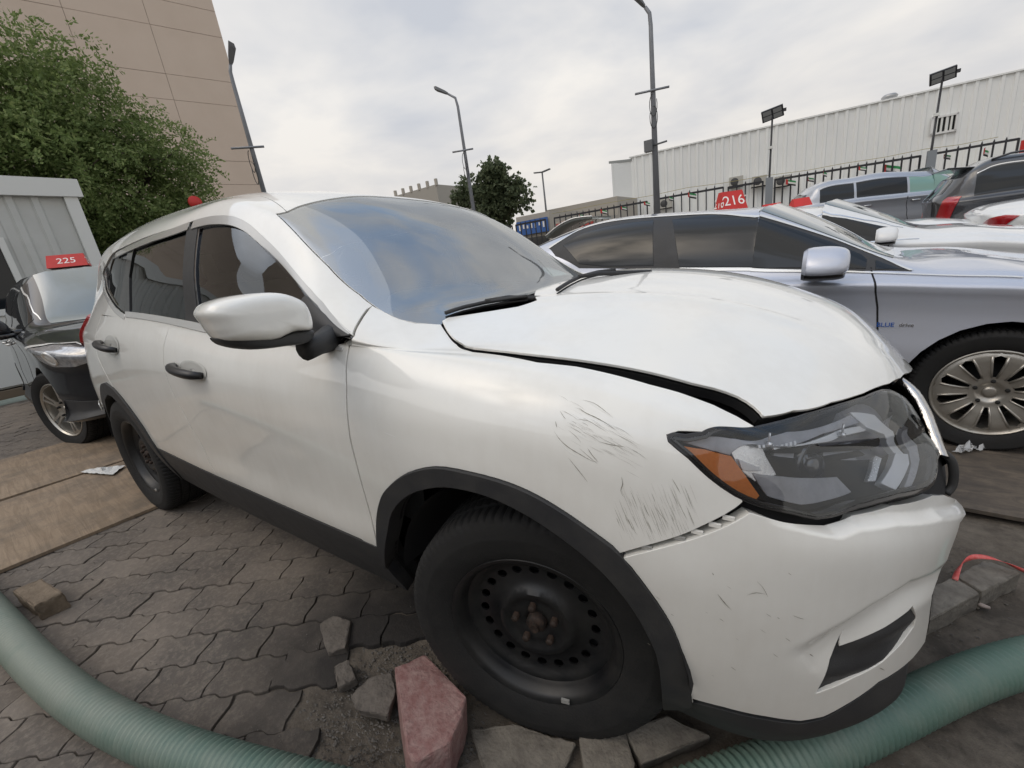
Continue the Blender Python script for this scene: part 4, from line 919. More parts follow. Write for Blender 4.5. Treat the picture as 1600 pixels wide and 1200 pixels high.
# ------------------------------------------------------------------ the other cars
def lerp(a, b, t): return a+(b-a)*t
class Auto:
    """a parked car built round its own skin; local frame: origin on the ground under the front axle, nose +x, kerb side -y"""
    def __init__(s, name, label, paint, p, loc, yaw=0, pitch=0, roll=0, group='cars parked in the yard', h=.05, glass=None, trace=False):
        d = dict(wb=2.8, fo=.95, ro=1.05, hw=.92, zbf=.93, zbr=1.0, zh=1.0, zn=.70, cow=-.48, wst=-1.22, rst=-2.75, rsb=-3.55, zr=1.47, zt=1.08, yr=.58, suv=False, R=.335, zs=.22)
        d.update(p); s.p = p = type('P', (), d)
        s.root = empty(name, label=label, cat='car', group=group)
        s.M = Matrix.LocRotScale(Vector(loc), (Matrix.Rotation(yaw, 3, 'Z') @ Matrix.Rotation(pitch, 3, 'Y') @ Matrix.Rotation(roll, 3, 'X')), None); s.root.matrix_world = s.M
        xt = -p.wb-p.ro; xn = p.fo; hw = p.hw
        X = [(xt, 0), (xt+.015, .42*hw), (xt+.08, .72*hw), (xt+.24, .88*hw), (xt+.55, .955*hw), (-p.wb+.05, .985*hw), (lerp(-p.wb, p.cow, .35), hw), (lerp(-p.wb, p.cow, .7), hw), (p.wst, hw), (lerp(p.wst, p.cow, .5), hw), (p.cow, hw), (p.cow+.28, hw*.998), (0, hw*.993), (.30, hw*.97), (xn-.42, hw*.90), (xn-.22, hw*.78), (xn-.09, hw*.58), (xn-.02, hw*.32), (xn, 0)]
        nr = normals2(X); st = []
        for i, (x, y) in enumerate(X):
            f = np.interp(x, [xt, -p.wb, p.cow, xn], [0, .3, 1, 1.0]); zb = np.interp(x, [xt, -p.wb, p.cow, 0, xn-.25, xn], [p.zbr-.01 if p.suv else min(p.zbr, p.zt-.04), p.zbr, p.zbf, p.zbf-.03, p.zn+.06, p.zn])
            k = zb/.95; zs = p.zs+np.interp(x, [xt, xt+.6, .5, xn], [.08, 0, .02, .07]); low = [(zs, .07), (lerp(zs, .44*k, .5), .03), (.44*k, .02), (.55*k, .018), (.67*k, .004), (.77*k, .0), (.85*k, .012), (.91*k, .026)]
            yb = max(y-.05, 0) if y > .1 else 0; xb = x-nr[i][0]*.05 if y > .1 else x-np.sign(nr[i][0])*.03
            if x > p.cow+.05 or (not p.suv and x < p.rsb-.02):
                top = (np.interp(x, [p.cow, 0, xn-.35, xn-.08, xn], [p.zh, p.zh-.02, lerp(p.zh, p.zn, .42), p.zn+.10, p.zn+.05]) if x > p.cow else np.interp(x, [xt, xt+.12, p.rsb], [p.zt-.06, p.zt, p.zt+.01]))
                top = max(top, zb+.015); up = [(xb, yb, zb)]+[(xb-np.sign(xb-p.cow)*.02*j, yb*a, lerp(zb, top, c)) for j, (a, c) in enumerate(((.95, .28), (.86, .55), (.66, .80), (.36, .95), (0, 1)), 1)]
                if i in (0, 18): up = [(xb-np.sign(xb-p.cow)*.01*j, 0, lerp(zb, top, c)) for j, c in enumerate((0, .28, .55, .8, .95, 1))]
            else:
                if x >= p.wst: t = (x-p.wst)/(p.cow-p.wst); zg = lerp(p.zr-.085, p.zh+.01, t); zc = lerp(p.zr-.035, p.zh+.02, t); yg = lerp(p.yr, hw-.24, t)
                elif x < p.rst: t = min((p.rst-x)/(p.rst-p.rsb), 1); rz = (p.zt if not p.suv else p.zr-.22); zg = lerp(p.zr-.10, rz-.03, t**1.25); zc = lerp(p.zr-.03, rz, t**1.25); yg = lerp(p.yr, min(hw-.20, y*.86), t)
                else: zg = p.zr-.055; zc = p.zr; yg = p.yr
                zg = max(zg, zb+.03); tx = 0
                if p.suv and x < -p.wb: sl = (x+p.wb)/(xt+p.wb); tx = .22*sl**2
                yg = min(yg, yb*.88); zf = zb+(zg-zb)*.80; yf = lerp(yb, yg, .62)
                up = [(xb, yb, zb), (xb+tx*.45, lerp(yb, yg, .26), lerp(zb, zg, .40)), (xb+tx*.85, yf, zf), (xb+tx, yg, zg), (xb+tx+(.05 if p.cow > x >= p.wst else 0), yg*.55, lerp(zg, zc, .78)), (xb+tx+(.07 if p.cow > x >= p.wst else 0), 0, zc)]
                if i == 0: up = [(a, 0, c) for a, b, c in up]
            row = [(x-nr[i][0]*q if y > .01 else x-np.sign(nr[i][0])*q, max(y-nr[i][1]*q, 0), z) for z, q in low]
            st.append([(a, -b, c) for a, b, c in row+up])
        s.S = S = Surf(st); R3 = np.array(s.M.to_3x3()); t3 = np.array(s.M.translation)
        S.proj = lambda P: projw(np.atleast_2d(P) @ R3.T+t3); S.eye = (CAMW-t3) @ R3
        s.X0, s.X1 = S.U[9], S.U[10]
        uu, vv = np.meshgrid(np.linspace(S.u0, S.u1, 420), np.linspace(S.v0, S.V[11], 120), indexing='ij'); s.gu = uu.ravel(); s.gv = vv.ravel(); s.gp = S(s.gu, s.gv)
        uu, vv = np.meshgrid(np.linspace(S.u0, S.u1, 420), np.linspace(S.V[8], S.v1, 70), indexing='ij'); s.tu = uu.ravel(); s.tv = vv.ravel(); s.tp = S(s.tu, s.tv)
        if trace: S.prep(420, 200)
        s.paint = paint; s.glass = glass or CARGLASS
        rA = p.R+.05; pts = []
        for cx in (-p.wb, 0):
            A = s.side([(cx+rA*cos(a), p.R+rA*sin(a)) for a in np.linspace(pi+.35, -.35, 17)]); A[[0, -1], 1] = S.v0; pts.append(A)
        poly = np.vstack([[[S.u0, S.v0]], pts[0], pts[1], [[S.u1, S.v0]], [[S.u1, v] for v in np.linspace(S.v0, S.v1, 14)][1:], row_uv(S.v1, S.u1, S.u0, 50)[1:], [[S.u0, v] for v in np.linspace(S.v1, S.v0, 14)][1:-1]])
        poly[:, 1] = np.where(poly[:, 1] > S.v1-.012, S.v1, poly[:, 1])
        skin('body', S, poly, m=paint, parent=s.root, h=h, eh=h*.8, off=0, depth=.03, mirror=2)
        for cx in (-p.wb, 0):
            for sg in (-1, 1): housing(cx, p.R+.02, rA+.01, sg*(hw-.06), sg*(hw-.45)).build('wheel_housing', DARK, s.root)
        MB().box((-p.wb/2, 0, .26), (p.wb+.7, hw*1.5, .10)).build('underbody_block', DARK, s.root)
    def side(s, xz):
        o = []
        for x, z in xz:
            k = np.argmin((s.gp[:, 0]-x)**2+(s.gp[:, 2]-z)**2); o.append((s.gu[k], s.gv[k]))
        return A2(o)
    def top(s, xy):
        o = []
        for x, y in xy: k = np.argmin((s.tp[:, 0]-x)**2+(s.tp[:, 1]+abs(y))**2); o.append((s.tu[k], s.tv[k]))
        return A2(o)
    def panel(s, name, uv, m, off=.004, mirror=1, h=.06, **k): return skin(name, s.S, uv, m=m, parent=s.root, h=h, eh=k.pop('eh', h*.7), off=off, depth=k.pop('depth', .006), mirror=mirror, **k)
    def line(s, name, uv, w=.006, m=None, off=.0015, mirror=1): return ribbon(name, uv, w, m or DARK, off, parent=s.root, mirror=mirror, surf=s.S, th=.002)
    def glazing(s, split=(-1.62,), pillar=.05, quarter=None, trim=CHROME, tint=None, ends=None):
        S = s.S; p = s.p; f = np.array
        def hz(x, lo): # heights of belt / frame at x
            k = np.argmin(np.abs(S(np.linspace(S.u0, S.u1, 400), np.full(400, lo))[:, 0]-x)); return S(np.linspace(S.u0, S.u1, 400)[k], lo)[0][2]
        xs0 = p.cow-.16; xend = ends or (p.rsb+.30 if not p.suv else -p.wb-p.ro+.42); X = [xs0, *split, xend]
        for i, (a, b) in enumerate(zip(X[:-1], X[1:])):
            a2 = a-(pillar*.5 if i else 0); b2 = b+(pillar*.5 if i < len(X)-2 else 0)
            xs = np.linspace(a2, b2, 9); lo = [(x, hz(x, S.V[8])+.012) for x in xs]; hi = [(x, max(hz(x, S.V[10])-.012, hz(x, S.V[8])+.03)) for x in xs[::-1]]
            if i == 0: hi = [(x, z) for x, z in hi if x < p.cow-.22 or z > 0]
            s.panel('side_window', s.side(lo+hi), s.glass, .003)
        vs_, vg = S.V[10]+.01, S.V[11]
        u = lambda x, v: uvx_(S, x, v)
        ub_, ut_ = u(p.cow-.01, S.V[11]), u(p.wst-.01, S.V[11])
        ws_ = np.vstack([row_uv(vg+.02, ut_, ub_, 12), row_uv(S.v1, u(p.cow+.05, S.v1), u(p.wst+.03, S.v1), 12)])
        s.panel('windscreen', ws_, s.wglass if hasattr(s, 'wglass') else WGLASS2, .004, mirror=2)
        if not p.suv: ra, rb = u(p.rst+.05, S.V[11]), u(p.rsb+.08, S.V[11]); rw = np.vstack([row_uv(vg+.03, rb, ra, 10), row_uv(S.v1, ra, rb, 10)])
        else:
            xt = -p.wb-p.ro; zs = lambda y, z: s._tail(y, z)
            rw = f([zs(.0, p.zr-.14), zs(.25, p.zr-.15), zs(.5, p.zr-.19), zs(.56, p.zbr+.10), zs(.3, p.zbr+.07), zs(.0, p.zbr+.07)]); rw[[0, -1], 1] = S.v1
            rw[[0, -1], 0] = S.u0; rw[0, 1] = rw[1, 1]; rw[-1, 1] = rw[-2, 1]
        s.panel('rear_window', rw, s.glass, .004, mirror=2 if not p.suv else 1)
        if trim is not None:
            x2 = np.linspace(p.cow+.02, X[-1], 30); s.line('belt_moulding', s.side([(x, hz(x, S.V[8])+.002) for x in x2]), .016, trim, .003)
            x3 = np.linspace(p.cow-.10, X[-1], 40); s.line('window_trim', s.side([(x, hz(x, S.V[10])+.01) for x in x3]), .014, trim, .003)
    def _tail(s, y, z):
        P = s.gp; k = np.argmin((P[:, 1]+y)**2+(P[:, 2]-z)**2+(P[:, 0] > -s.p.wb-.2)*9); return (s.gu[k], s.gv[k])
    def seams(s, doors=((-.62, -.42), (-1.66, -1.60)), tail=None):
        for a, b in doors: s.line('door_seam', s.side([(lerp(b, a, (z-.32)/.62), z) for z in np.linspace(.30, s.p.zbf, 9)]), .006)
    def handles(s, xs=(-1.50, -2.42), z=.86, m=None):
        for x in xs:
            u0 = s.side([(x, z), (x-.17, z+.006)]); P = [s.S(*a)[0]+s.S.normal(*a)[0]*o for a, o in zip([u0[0], u0[0]*.8+u0[1]*.2, u0[0]*.2+u0[1]*.8, u0[1]], (.005, .035, .035, .005))]
            for sg in (1, -1): MB().tube([q*[1, sg, 1] for q in P], .011, 8).build('door_handle', m or s.paint, s.root)
    def mirror(s, x=-.62, z=1.02, m=None, sides=(1, -1), w=.22, hgt=.15, strip=None, bulge=.07):
        y = s.p.hw
        for sg in sides:
            ol = [(y+.01, z-.01), (y+.03, z+hgt*.35), (y+w*.32, z+hgt*.60), (y+w*.62, z+hgt*.55), (y+w*.88, z+hgt*.28), (y+w, z-hgt*.05), (y+w*.93, z-hgt*.27), (y+w*.55, z-hgt*.34), (y+.04, z-hgt*.30)]
            o = mirror_shell([(-a, b) for a, b in ol], x, bulge, .09, m or s.paint, 'door_mirror', s.root)
            ol2 = [(y-.01, z-.05), (y+.04, z-.035), (y+w*.9, z-.025), (y+w*.86, z-hgt*.40), (y+w*.4, z-hgt*.50), (y+.0, z-hgt*.44)]
            o2 = mirror_shell([(-a, b) for a, b in ol2], x-.005, bulge*.95, .085, GLOSSBLK, 'mirror_base', o)
            MB().tube([(x-.03, -y-.03, z-.04), (x-.02, -y+.06, z-.045)], [.028, .035], 8).build('mirror_arm', GLOSSBLK, o)
            if strip: MB().tube([(x+bulge*.86, -y-.06, z-.020), (x+bulge*.92, -y-w*.5, z-.020), (x+bulge*.6, -y-w*.9, z-.016)], .006, 6).build('indicator_strip', strip, o)
            if sg < 0:
                for q in (o,): mirror_tree(q, s.root)
                for q in [o]+list(o.children): bpy.data.objects.remove(q, do_unlink=True)
    def wheels(s, kind=10, steer=0, lug=True):
        k = s.p.R/.335; tm, am = wheel_meshes(kind)
        for cx, sy in ((0, -1), (0, 1), (-s.p.wb, -1), (-s.p.wb, 1)):
            w = empty('wheel', (cx, sy*(s.p.hw-.115), s.p.R), (pi if sy > 0 else 0)+(steer if cx == 0 else 0)); w.parent = s.root; w.scale = (k, k, k)
            link('tyre', tm, None, w); link('alloy_rim', am, None, w); link('rim_barrel', BARREL, None, w)
            link('hub_cap', CAPM, None, w); link('brake_disc', BRK, None, w)
            if lug:
                for j in range(5): o = link('lug_nut', NUT2, None, w); a = 2*pi*j/5+.3; o.location = (.062*cos(a), -.082, .062*sin(a))
    def lamps(s, front=None, rear=None):
        if front is not None: s.panel('headlight', front, LAMPG, .005, h=.04)
        if rear is not None: s.panel('tail_light', rear, REDLENS, .006, h=.04)
def uvx_(S, x, v):
    uu = np.linspace(S.u0, S.u1, 900); p = S(uu, np.full(900, v)); return uu[np.argmin(np.abs(p[:, 0]-x))]
CARGLASS = mat('dark_car_glass', (.010, .012, .014), .03, coat=.2, spec=.3)
WGLASS2 = mat('pale_windscreen', (.10, .13, .13), .03, coat=1, spec=1.0)
LAMPG = mat('headlight_glass', (.34, .35, .36), .08, coat=1, metal=.3, noise=(25, .6, (.05, .05, .06)))
_wm = {}
BARREL = rimlathe([(.20, .09), (.215, -.05), (.222, -.085), (.231, -.094), (.236, -.092), (.232, -.082)], ALLOY, 'rim_barrel', 56)
CAPM = MB().lathe([(.0, -.070), (.018, -.070), (.028, -.066), (.030, -.050)], 24).mesh('hub_cap'); CAPM.materials.append(ALLOY)
NUT2 = MB().lathe([(.0, -.0), (.008, -.0), (.010, .006), (.011, .03)], 8).mesh('lug_nut'); NUT2.materials.append(RUBBER)
def wheel_meshes(kind):
    if kind in _wm: return _wm[kind]
    hl = []
    if kind == 10:      # ten broad petals with narrow slots
        for j in range(10):
            a = 2*pi*(j+.5)/10; pts = [(.085, -.006), (.12, -.013), (.16, -.019), (.195, -.022), (.206, 0), (.195, .022), (.16, .019), (.12, .013), (.085, .006)]
            hl.append(A2([(r*cos(a)-t*sin(a), r*sin(a)+t*cos(a)) for r, t in pts]))
        prof = lambda r: np.interp(r, [0, .04, .055, .08, .12, .18, .205, .222], [-.055, -.055, -.070, -.072, -.082, -.090, -.088, -.080])
    else:               # five twin spokes
        for j in range(5):
            a = 2*pi*(j+.5)/5; pts = [(.075, -.022), (.12, -.052), (.17, -.080), (.200, -.085), (.213, -.04), (.213, .04), (.200, .085), (.17, .080), (.12, .052), (.075, .022)]
            hl.append(A2([(r*cos(a)-t*sin(a), r*sin(a)+t*cos(a)) for r, t in pts])); a = 2*pi*j/5; pts = [(.10, -.004), (.15, -.010), (.198, -.018), (.198, .018), (.15, .010), (.10, .004)]; hl.append(A2([(r*cos(a)-t*sin(a), r*sin(a)+t*cos(a)) for r, t in pts]))
        prof = lambda r: np.interp(r, [0, .05, .08, .20, .222], [-.06, -.06, -.075, -.088, -.082])
    am = annulus_mesh(0, .224, prof, hl, ALLOY, 'alloy_rim', .010)
    if kind == 10:
        rb = MB()
        for j in range(10):
            a = 2*pi*(j+.5)/10
            for sg in (-1, 1):
                pts = [(.082, .010), (.12, .017), (.16, .024), (.200, .029)]; rb.tube([(r*cos(a)-sg*t*sin(a), float(prof(A2([r]))[0])-.003, r*sin(a)+sg*t*cos(a)) for r, t in pts], [.004, .005, .006, .005], 6)
        bm = bmesh.new(); bm.from_mesh(am); bm.from_mesh(rb.mesh('ridge')); bm.to_mesh(am); bm.free()
    _wm[kind] = (tyre_mesh(.335, .215, .228, 'tyre', 80), am); return _wm[kind]

# silver sedan beside the white SUV
SILVER = paintmat('silver_blue_paint', (.50, .53, .61), dirt=.22, metal=.35, rough=.38)
SED = Auto('silver_sedan', 'silver blue sedan with chrome window line standing right behind the white SUV', SILVER, dict(wb=2.81, fo=.93, ro=1.1, hw=.93, zbf=.955, zbr=1.02, zh=1.02, zn=.72, cow=-.46, wst=-1.17, rst=-2.55, rsb=-3.45, zr=1.45, zt=1.12, yr=.60), (1.495, 2.454, -.062), rad(-2.7), rad(2.6), 0, h=.035, trace=True)
s_ = SED
SEDG = glassmat('tinted_glass', (.10, .115, .11), 1.75)
s_.wglass = WGLASS2
s_.glazing(split=(-1.64, -2.62), pillar=.13)
SF = lambda px, **k: s_.S.find(px, vmax=s_.S.V[11]+.06, **k)
for o in [q for q in s_.root.children if q.name.split('.')[0] in ('side_window', 'belt_moulding', 'window_trim')]: bpy.data.objects.remove(o, do_unlink=True)
dlo = smooth_line(SF([(858, 388), (880, 374), (905, 360), (950, 347), (1035, 338), (1110, 332), (1180, 339), (1250, 356), (1320, 380), (1380, 404), (1424, 423)]), 3)
blo = SF([(1424, 424), (1330, 424), (1200, 422), (1100, 420), (1000, 420), (905, 419), (868, 400)])
fg = SF([(1050, 344), (1110, 337), (1175, 345), (1240, 359), (1300, 379), (1345, 398), (1354, 406), (1352, 420), (1200, 419), (1062, 417)]); rg = SF([(880, 384), (905, 368), (950, 354), (1021, 345), (1021, 415), (940, 416), (905, 412)]); qg = SF([(1368, 407), (1412, 421), (1368, 421)])
s_.panel('window_surround', np.vstack([dlo, blo]), BLACKPL, .002, h=.05)
for q in (fg, rg, qg): s_.panel('side_window', q, CARGLASS, .0045, h=.05)
s_.line('window_trim', dlo, .020, BRIGHT, .006)
s_.line('belt_moulding', SF([(1062, 421), (1200, 423), (1330, 425), (1450, 430), (1598, 434)]), .014, BRIGHT, .006)
s_.line('door_seam', SF([(1357, 400), (1362, 425), (1368, 455), (1371, 480), (1371, 520)]), .007)
s_.seams(((-1.66, -1.62),))
s_.handles((-1.52, -2.42), .84, CHROME)
s_.mirror(-.80, 1.045, sides=(1, -1), w=.25, hgt=.165, strip=BRIGHT, bulge=.12)
s_.wheels(10, rad(-2))
s_.lamps(s_.side([(.28, .80), (.45, .82), (.62, .80), (.80, .70), (.78, .60), (.60, .64), (.42, .70)]), s_.side([(-3.35, .98), (-3.6, 1.0), (-3.85, .98), (-3.86, .84), (-3.6, .84), (-3.4, .88)]))
# badge on the front wing
bt = bpy.data.curves.new('badge', 'FONT'); bt.body = 'BLUE DRIVE'; bt.size = .045; bt.extrude = .0015; bt.align_x = 'CENTER'
def text_obj(txt, size, m, parent, mw, ex=.002, name='lettering', align='CENTER'):
    c = bpy.data.curves.new(name, 'FONT'); c.body = txt; c.size = size; c.extrude = ex; c.align_x = align; c.align_y = 'CENTER'; o = bpy.data.objects.new(name, c); COL.objects.link(o)
    dg = bpy.context.evaluated_depsgraph_get(); me = bpy.data.meshes.new_from_object(o.evaluated_get(dg)); bpy.data.objects.remove(o, do_unlink=True)
    o = link(name, me, m, parent); o.matrix_basis = mw; return o
ba = s_.side([(-.425, .700)])[0]; bp_ = s_.S(*ba)[0]; bn = s_.S.normal(*ba)[0]
Rb = Vector(bn).to_track_quat('Z', 'Y').to_matrix().to_4x4(); Rb.translation = Vector(bp_+bn*.002)
BL = mat('badge_blue', (.02, .10, .40), .25, coat=.5)
text_obj('BLUE', .034, BL, s_.root, Rb @ Matrix.Translation((-.048, 0, 0)), name='badge'); text_obj('drive', .030, CHROME, s_.root, Rb @ Matrix.Translation((.040, .001, 0)), name='badge')
bpy.data.curves.remove(bt)

# black SUV nose-on behind the white one
BLK = paintmat('black_paint', (.010, .011, .014), dirt=.10, rough=.3, dcol=(.10, .09, .08)); BLK.node_tree.nodes['Principled BSDF'].inputs['Coat IOR'].default_value = 1.3; BLK.node_tree.nodes['Principled BSDF'].inputs['Specular IOR Level'].default_value = .2
K = Auto('black_suv', 'dusty black SUV with a red number board on its roof, parked behind the white SUV', BLK, dict(wb=2.70, fo=.92, ro=1.0, hw=.94, zbf=1.07, zbr=1.16, zh=1.10, zn=.82, cow=-.46, wst=-1.16, rst=-3.3, rsb=-3.62, zr=1.68, zt=1.5, yr=.62, suv=True, R=.36, zs=.30), (-4.88, .162, .17), rad(-4.5), rad(.2), 0, h=.045)
K.glazing(split=(-1.62, -2.55), pillar=.10, trim=BRIGHT); K.seams(((-.62, -.50), (-1.66, -1.60))); K.handles((-1.42, -2.35), .96, BRIGHT); K.mirror(-.60, 1.12, w=.26, hgt=.18); K.wheels(5, rad(20))
hl_ = K.side([(.16, .93), (.34, .945), (.55, .93), (.74, .88), (.80, .80), (.66, .765), (.45, .775), (.30, .85)])
K.lamps(hl_, K.side([(-3.3, 1.12), (-3.55, 1.14), (-3.64, 1.1), (-3.6, .98), (-3.4, 1.0)]))
K.panel('lower_bumper', K.side([(.44, .50), (.62, .47), (.80, .46), (.88, .50), (.90, .36), (.80, .33), (.60, .31), (.46, .30)]), BLACKPL, .008)
K.line('headlight_brow', K.side([(.14, .935), (.34, .955), (.55, .94), (.74, .89)]), .022, BRIGHT, .008)
hb_ = K.side([(.50, .855)])[0]; hp = K.S(*hb_)[0]; hn = K.S.normal(*hb_)[0]; Q = Vector(hn).to_track_quat('Z', 'Y').to_matrix().to_4x4(); Q.translation = Vector(hp+hn*.008)
for sg in (1,): o = MB().lathe([(.0, .012), (.03, .010), (.045, .0), (.05, .010), (.062, .012), (.066, .0)], 28, 'z').build('projector', BRIGHT, K.root); o.matrix_basis = Q; mirror_tree(o, K.root)
K.panel('sill_cladding', K.side([(x, .46) for x in np.linspace(-.5, -2.2, 14)]+[(x, .34) for x in np.linspace(-2.2, -.5, 14)]), BLACKPL, .004, depth=.01)
gp_ = K._tail
K.panel('grille', K.side([(.80, .86), (.86, .84), (.90, .80), (.91, .60), (.88, .52), (.82, .60)]), BLACKPL, .006)

# cars beyond the silver sedan
WHT = paintmat('white_paint_far', (.72, .73, .73), dirt=.25)
DKG = paintmat('dark_grey_paint', (.03, .033, .04), dirt=.2, metal=.2)
SLV = paintmat('silver_paint', (.36, .38, .42), dirt=.2, metal=.5)
GREYP2 = paintmat('grey_green_paint', (.22, .24, .23), dirt=.3, metal=.3)
B = Auto('white_sedan', 'white sedan with red 216 board on its roof, next beyond the silver blue sedan', WHT, dict(zr=1.45, zh=1.03, zbf=.95, hw=.92, zn=.74, cow=-.42, wst=-1.16), (2.02, 4.86, -.02), rad(-7), rad(.8), 0, h=.05)
B.glazing(split=(-1.64, -2.6), pillar=.12); B.seams(); B.handles(); B.mirror(-.62, 1.0); B.wheels(10)
B.lamps(B.side([(.30, .80), (.50, .82), (.70, .76), (.66, .64), (.45, .70)]), None)
C1 = Auto('white_saloon', 'white car whose roof just shows beyond the white sedan, small red board on top', WHT, dict(zr=1.44, zh=1.02), (2.3, 7.3, .0), rad(-4), 0, 0, h=.07)
C1.glazing(pillar=.12, split=(-1.64, -2.6)); C1.seams(); C1.mirror(-.62, 1.0); C1.wheels(10)
D_ = Auto('silver_suv', 'silver SUV with green tinted front side window parked close to the iron fence', SLV, dict(wb=2.7, fo=.9, ro=1.0, hw=.93, zbf=1.07, zbr=1.16, zh=1.10, zn=.82, cow=-.46, wst=-1.16, rst=-3.3, rsb=-3.62, zr=1.68, zt=1.5, yr=.62, suv=True, R=.36), (4.0, 13.2, .28), rad(14), rad(.5), 0, h=.07)
D_.glazing(split=(-1.62, -2.6), pillar=.05); D_.seams(); D_.handles((-1.42, -2.3), .98, CHROME); D_.mirror(-.62, 1.18); D_.wheels(5)
gg = mat('green_tint_glass', (.16, .30, .26), .05, coat=1)
for q in D_.root.children:
    if q.name.split('.')[0] == 'side_window' and min(v.co.x for v in q.data.vertices) > -1.75: q.data.materials.clear(); q.data.materials.append(gg)
E_ = Auto('dark_grey_suv', 'dark grey SUV seen from its tail at the right edge, tall red rear lamp', DKG, dict(wb=2.9, fo=.95, ro=.98, hw=.98, zbf=1.10, zbr=1.20, zh=1.14, zn=.85, cow=-.45, wst=-1.3, rst=-3.35, rsb=-3.8, zr=1.76, suv=True, R=.37, yr=.66), (6.45, 9.56, .0), rad(-1.5), 0, 0, h=.07)
E_.glazing(split=(-1.7, -2.75), pillar=.10); E_.seams(); E_.mirror(-.6, 1.18, sides=(1,)); E_.wheels(5); E_.handles((-1.5, -2.5), 1.0, CHROME)
E_.panel('tail_light', E_.side([(-3.60, 1.22), (-3.74, 1.24), (-3.82, 1.10), (-3.85, .86), (-3.72, .84), (-3.68, 1.05)]), REDLENS, .012, h=.03)
sp = MB().box((-3.62, 0, 1.67), (.34, 1.16, .03), Matrix.Rotation(rad(8), 3, 'Y')); soft(sp.build('roof_spoiler', GLOSSBLK, E_.root), .012)
RL = mat('roof_rail', (.02, .02, .022), .3, coat=.5)
for sg in (-1, 1): MB().tube([(-1.5, sg*.66, 1.73), (-1.7, sg*.66, 1.775), (-3.1, sg*.66, 1.77), (-3.3, sg*.66, 1.72)], .016, 8).build('roof_rail', RL, E_.root)
for k, (px_, py_, zz, yw, lab) in enumerate(((1556, 324, 1.0, -3, 'white car with red corner lamp, seen from behind against the dark grey SUV'), (1597, 331, 1.0, -3, 'white car at the right edge seen from behind, nearest of the white rears'))):
    q = won(px_, py_, 2, zz)
    F_ = Auto('white_car', lab, WHT, dict(wb=2.7, zr=1.46, zt=1.16, zbr=1.04, hw=.90, rst=-2.5, rsb=-3.25), (q[0]+3.62, q[1]+.86, -.05), rad(yw), 0, 0, h=.08)
    F_.glazing(pillar=.12, split=(-1.64, -2.5)); F_.wheels(5, 0, False)
    F_.panel('tail_light', F_.side([(-3.52, 1.00), (-3.62, 1.02), (-3.72, 1.00), (-3.74, .90), (-3.62, .89)]), REDLENS, .008, h=.03)
gq = won(925, 337, 1, 7.0)
G_ = Auto('grey_hatchback', 'dark grey hatchback with its curved boot lid raised, left of the silver blue sedan', GREYP2, dict(wb=2.5, fo=.85, ro=.70, hw=.86, zbf=.95, zbr=1.0, zh=.98, zn=.72, cow=-.4, wst=-1.15, rst=-2.6, rsb=-3.0, zr=1.42, suv=True), (gq[0]+2.95, 7.2, .0), rad(-4), 0, 0, h=.06)
lid = MB(); g0 = won(925, 338, 1, 7.0); g1_ = won(892, 343, 1, 7.0); g2_ = won(853, 369, 1, 7.0); arc = smooth_line([g0, (g0+g1_)/2+A2([0, 0, .012]), g1_, (g1_+g2_)/2+A2([0, 0, .035]), g2_], 5); V = []
for p_ in arc:
    for dy, dz in ((-.0, 0), (1.1, .0), (1.1, -.05), (0, -.05)): V.append((p_[0], p_[1]+dy, p_[2]+dz))
lid.add(V, [(4*i+j, 4*i+4+j, 4*i+4+(j+1) % 4, 4*i+(j+1) % 4) for i in range(len(arc)-1) for j in range(4)]+[(3, 2, 1, 0), tuple(4*(len(arc)-1)+j for j in range(4))], True)
o = lid.build('boot_lid', GREYP2, G_.root); o.matrix_parent_inverse = G_.root.matrix_basis.inverted()
o = MB().tube([p_+A2([0, -.01, .005]) for p_ in arc], .014, 6).build('lid_edge', BRIGHT, G_.root); o.matrix_parent_inverse = G_.root.matrix_basis.inverted()
G_.glazing(split=(-1.6, -2.4), pillar=.08); G_.wheels(5, 0, False)
for k, (x, y, lab) in enumerate(((-9.5, 13.8, 'small white van far off behind the windscreen edge, left one'), (-7.2, 13.4, 'small white van far off beside the lamp post with two arms'))):
    V_ = Auto('white_van', lab, WHT, dict(wb=2.9, zr=1.75, zbf=1.15, zbr=1.2, zh=1.2, zn=.9, suv=True, hw=.92, rst=-3.4, rsb=-3.8), (x, y, .0), rad(30+20*k), 0, 0, h=.10)
    V_.glazing(split=(-1.6, -2.6), pillar=.08); V_.wheels(5, 0, False)

# red number boards that stand on roofs
REDB = mat('red_sign_board', (.55, .02, .015), .45, noise=(8, .4, (.36, .03, .02)))
WPR = mat('white_print', (.8, .78, .74), .5)
def roof_sign(loc, rz, label, nums, w=.46, h=.20, tilt=12):
    r = empty('number_board', loc, rz, label=label, cat='sign', group='red number boards on car roofs')
    a = w/2; V = [(-a, -.14, 0), (a, -.14, 0), (a, .14, 0), (-a, .14, 0), (-a*.9, -.03, h), (a*.9, -.03, h), (a*.9, .03, h), (-a*.9, .03, h)]
    MB().add(V, [(3, 2, 1, 0), (4, 5, 6, 7), (0, 1, 5, 4), (1, 2, 6, 5), (2, 3, 7, 6), (3, 0, 4, 7)]).build('board', REDB, r)
    if nums:
        an = math.atan2(.11, h)
        for sg in (1, -1): text_obj(nums[0 if sg > 0 else -1], h*.78, WPR, r, Matrix.Rotation(0 if sg > 0 else pi, 4, 'Z') @ Matrix.Translation((0, -.0865, h*.48)) @ Matrix.Rotation(pi/2-an, 4, 'X'), .001, 'number')
        # number on the end faces too
        for sg in (1, -1): text_obj(nums[0], h*.72, WPR, r, Matrix.Translation((sg*(a*.955), 0, h*.42)) @ Matrix.Rotation(sg*pi/2, 4, 'Z') @ Matrix.Rotation(pi/2-.12, 4, 'X'), .001, 'number')
    return r
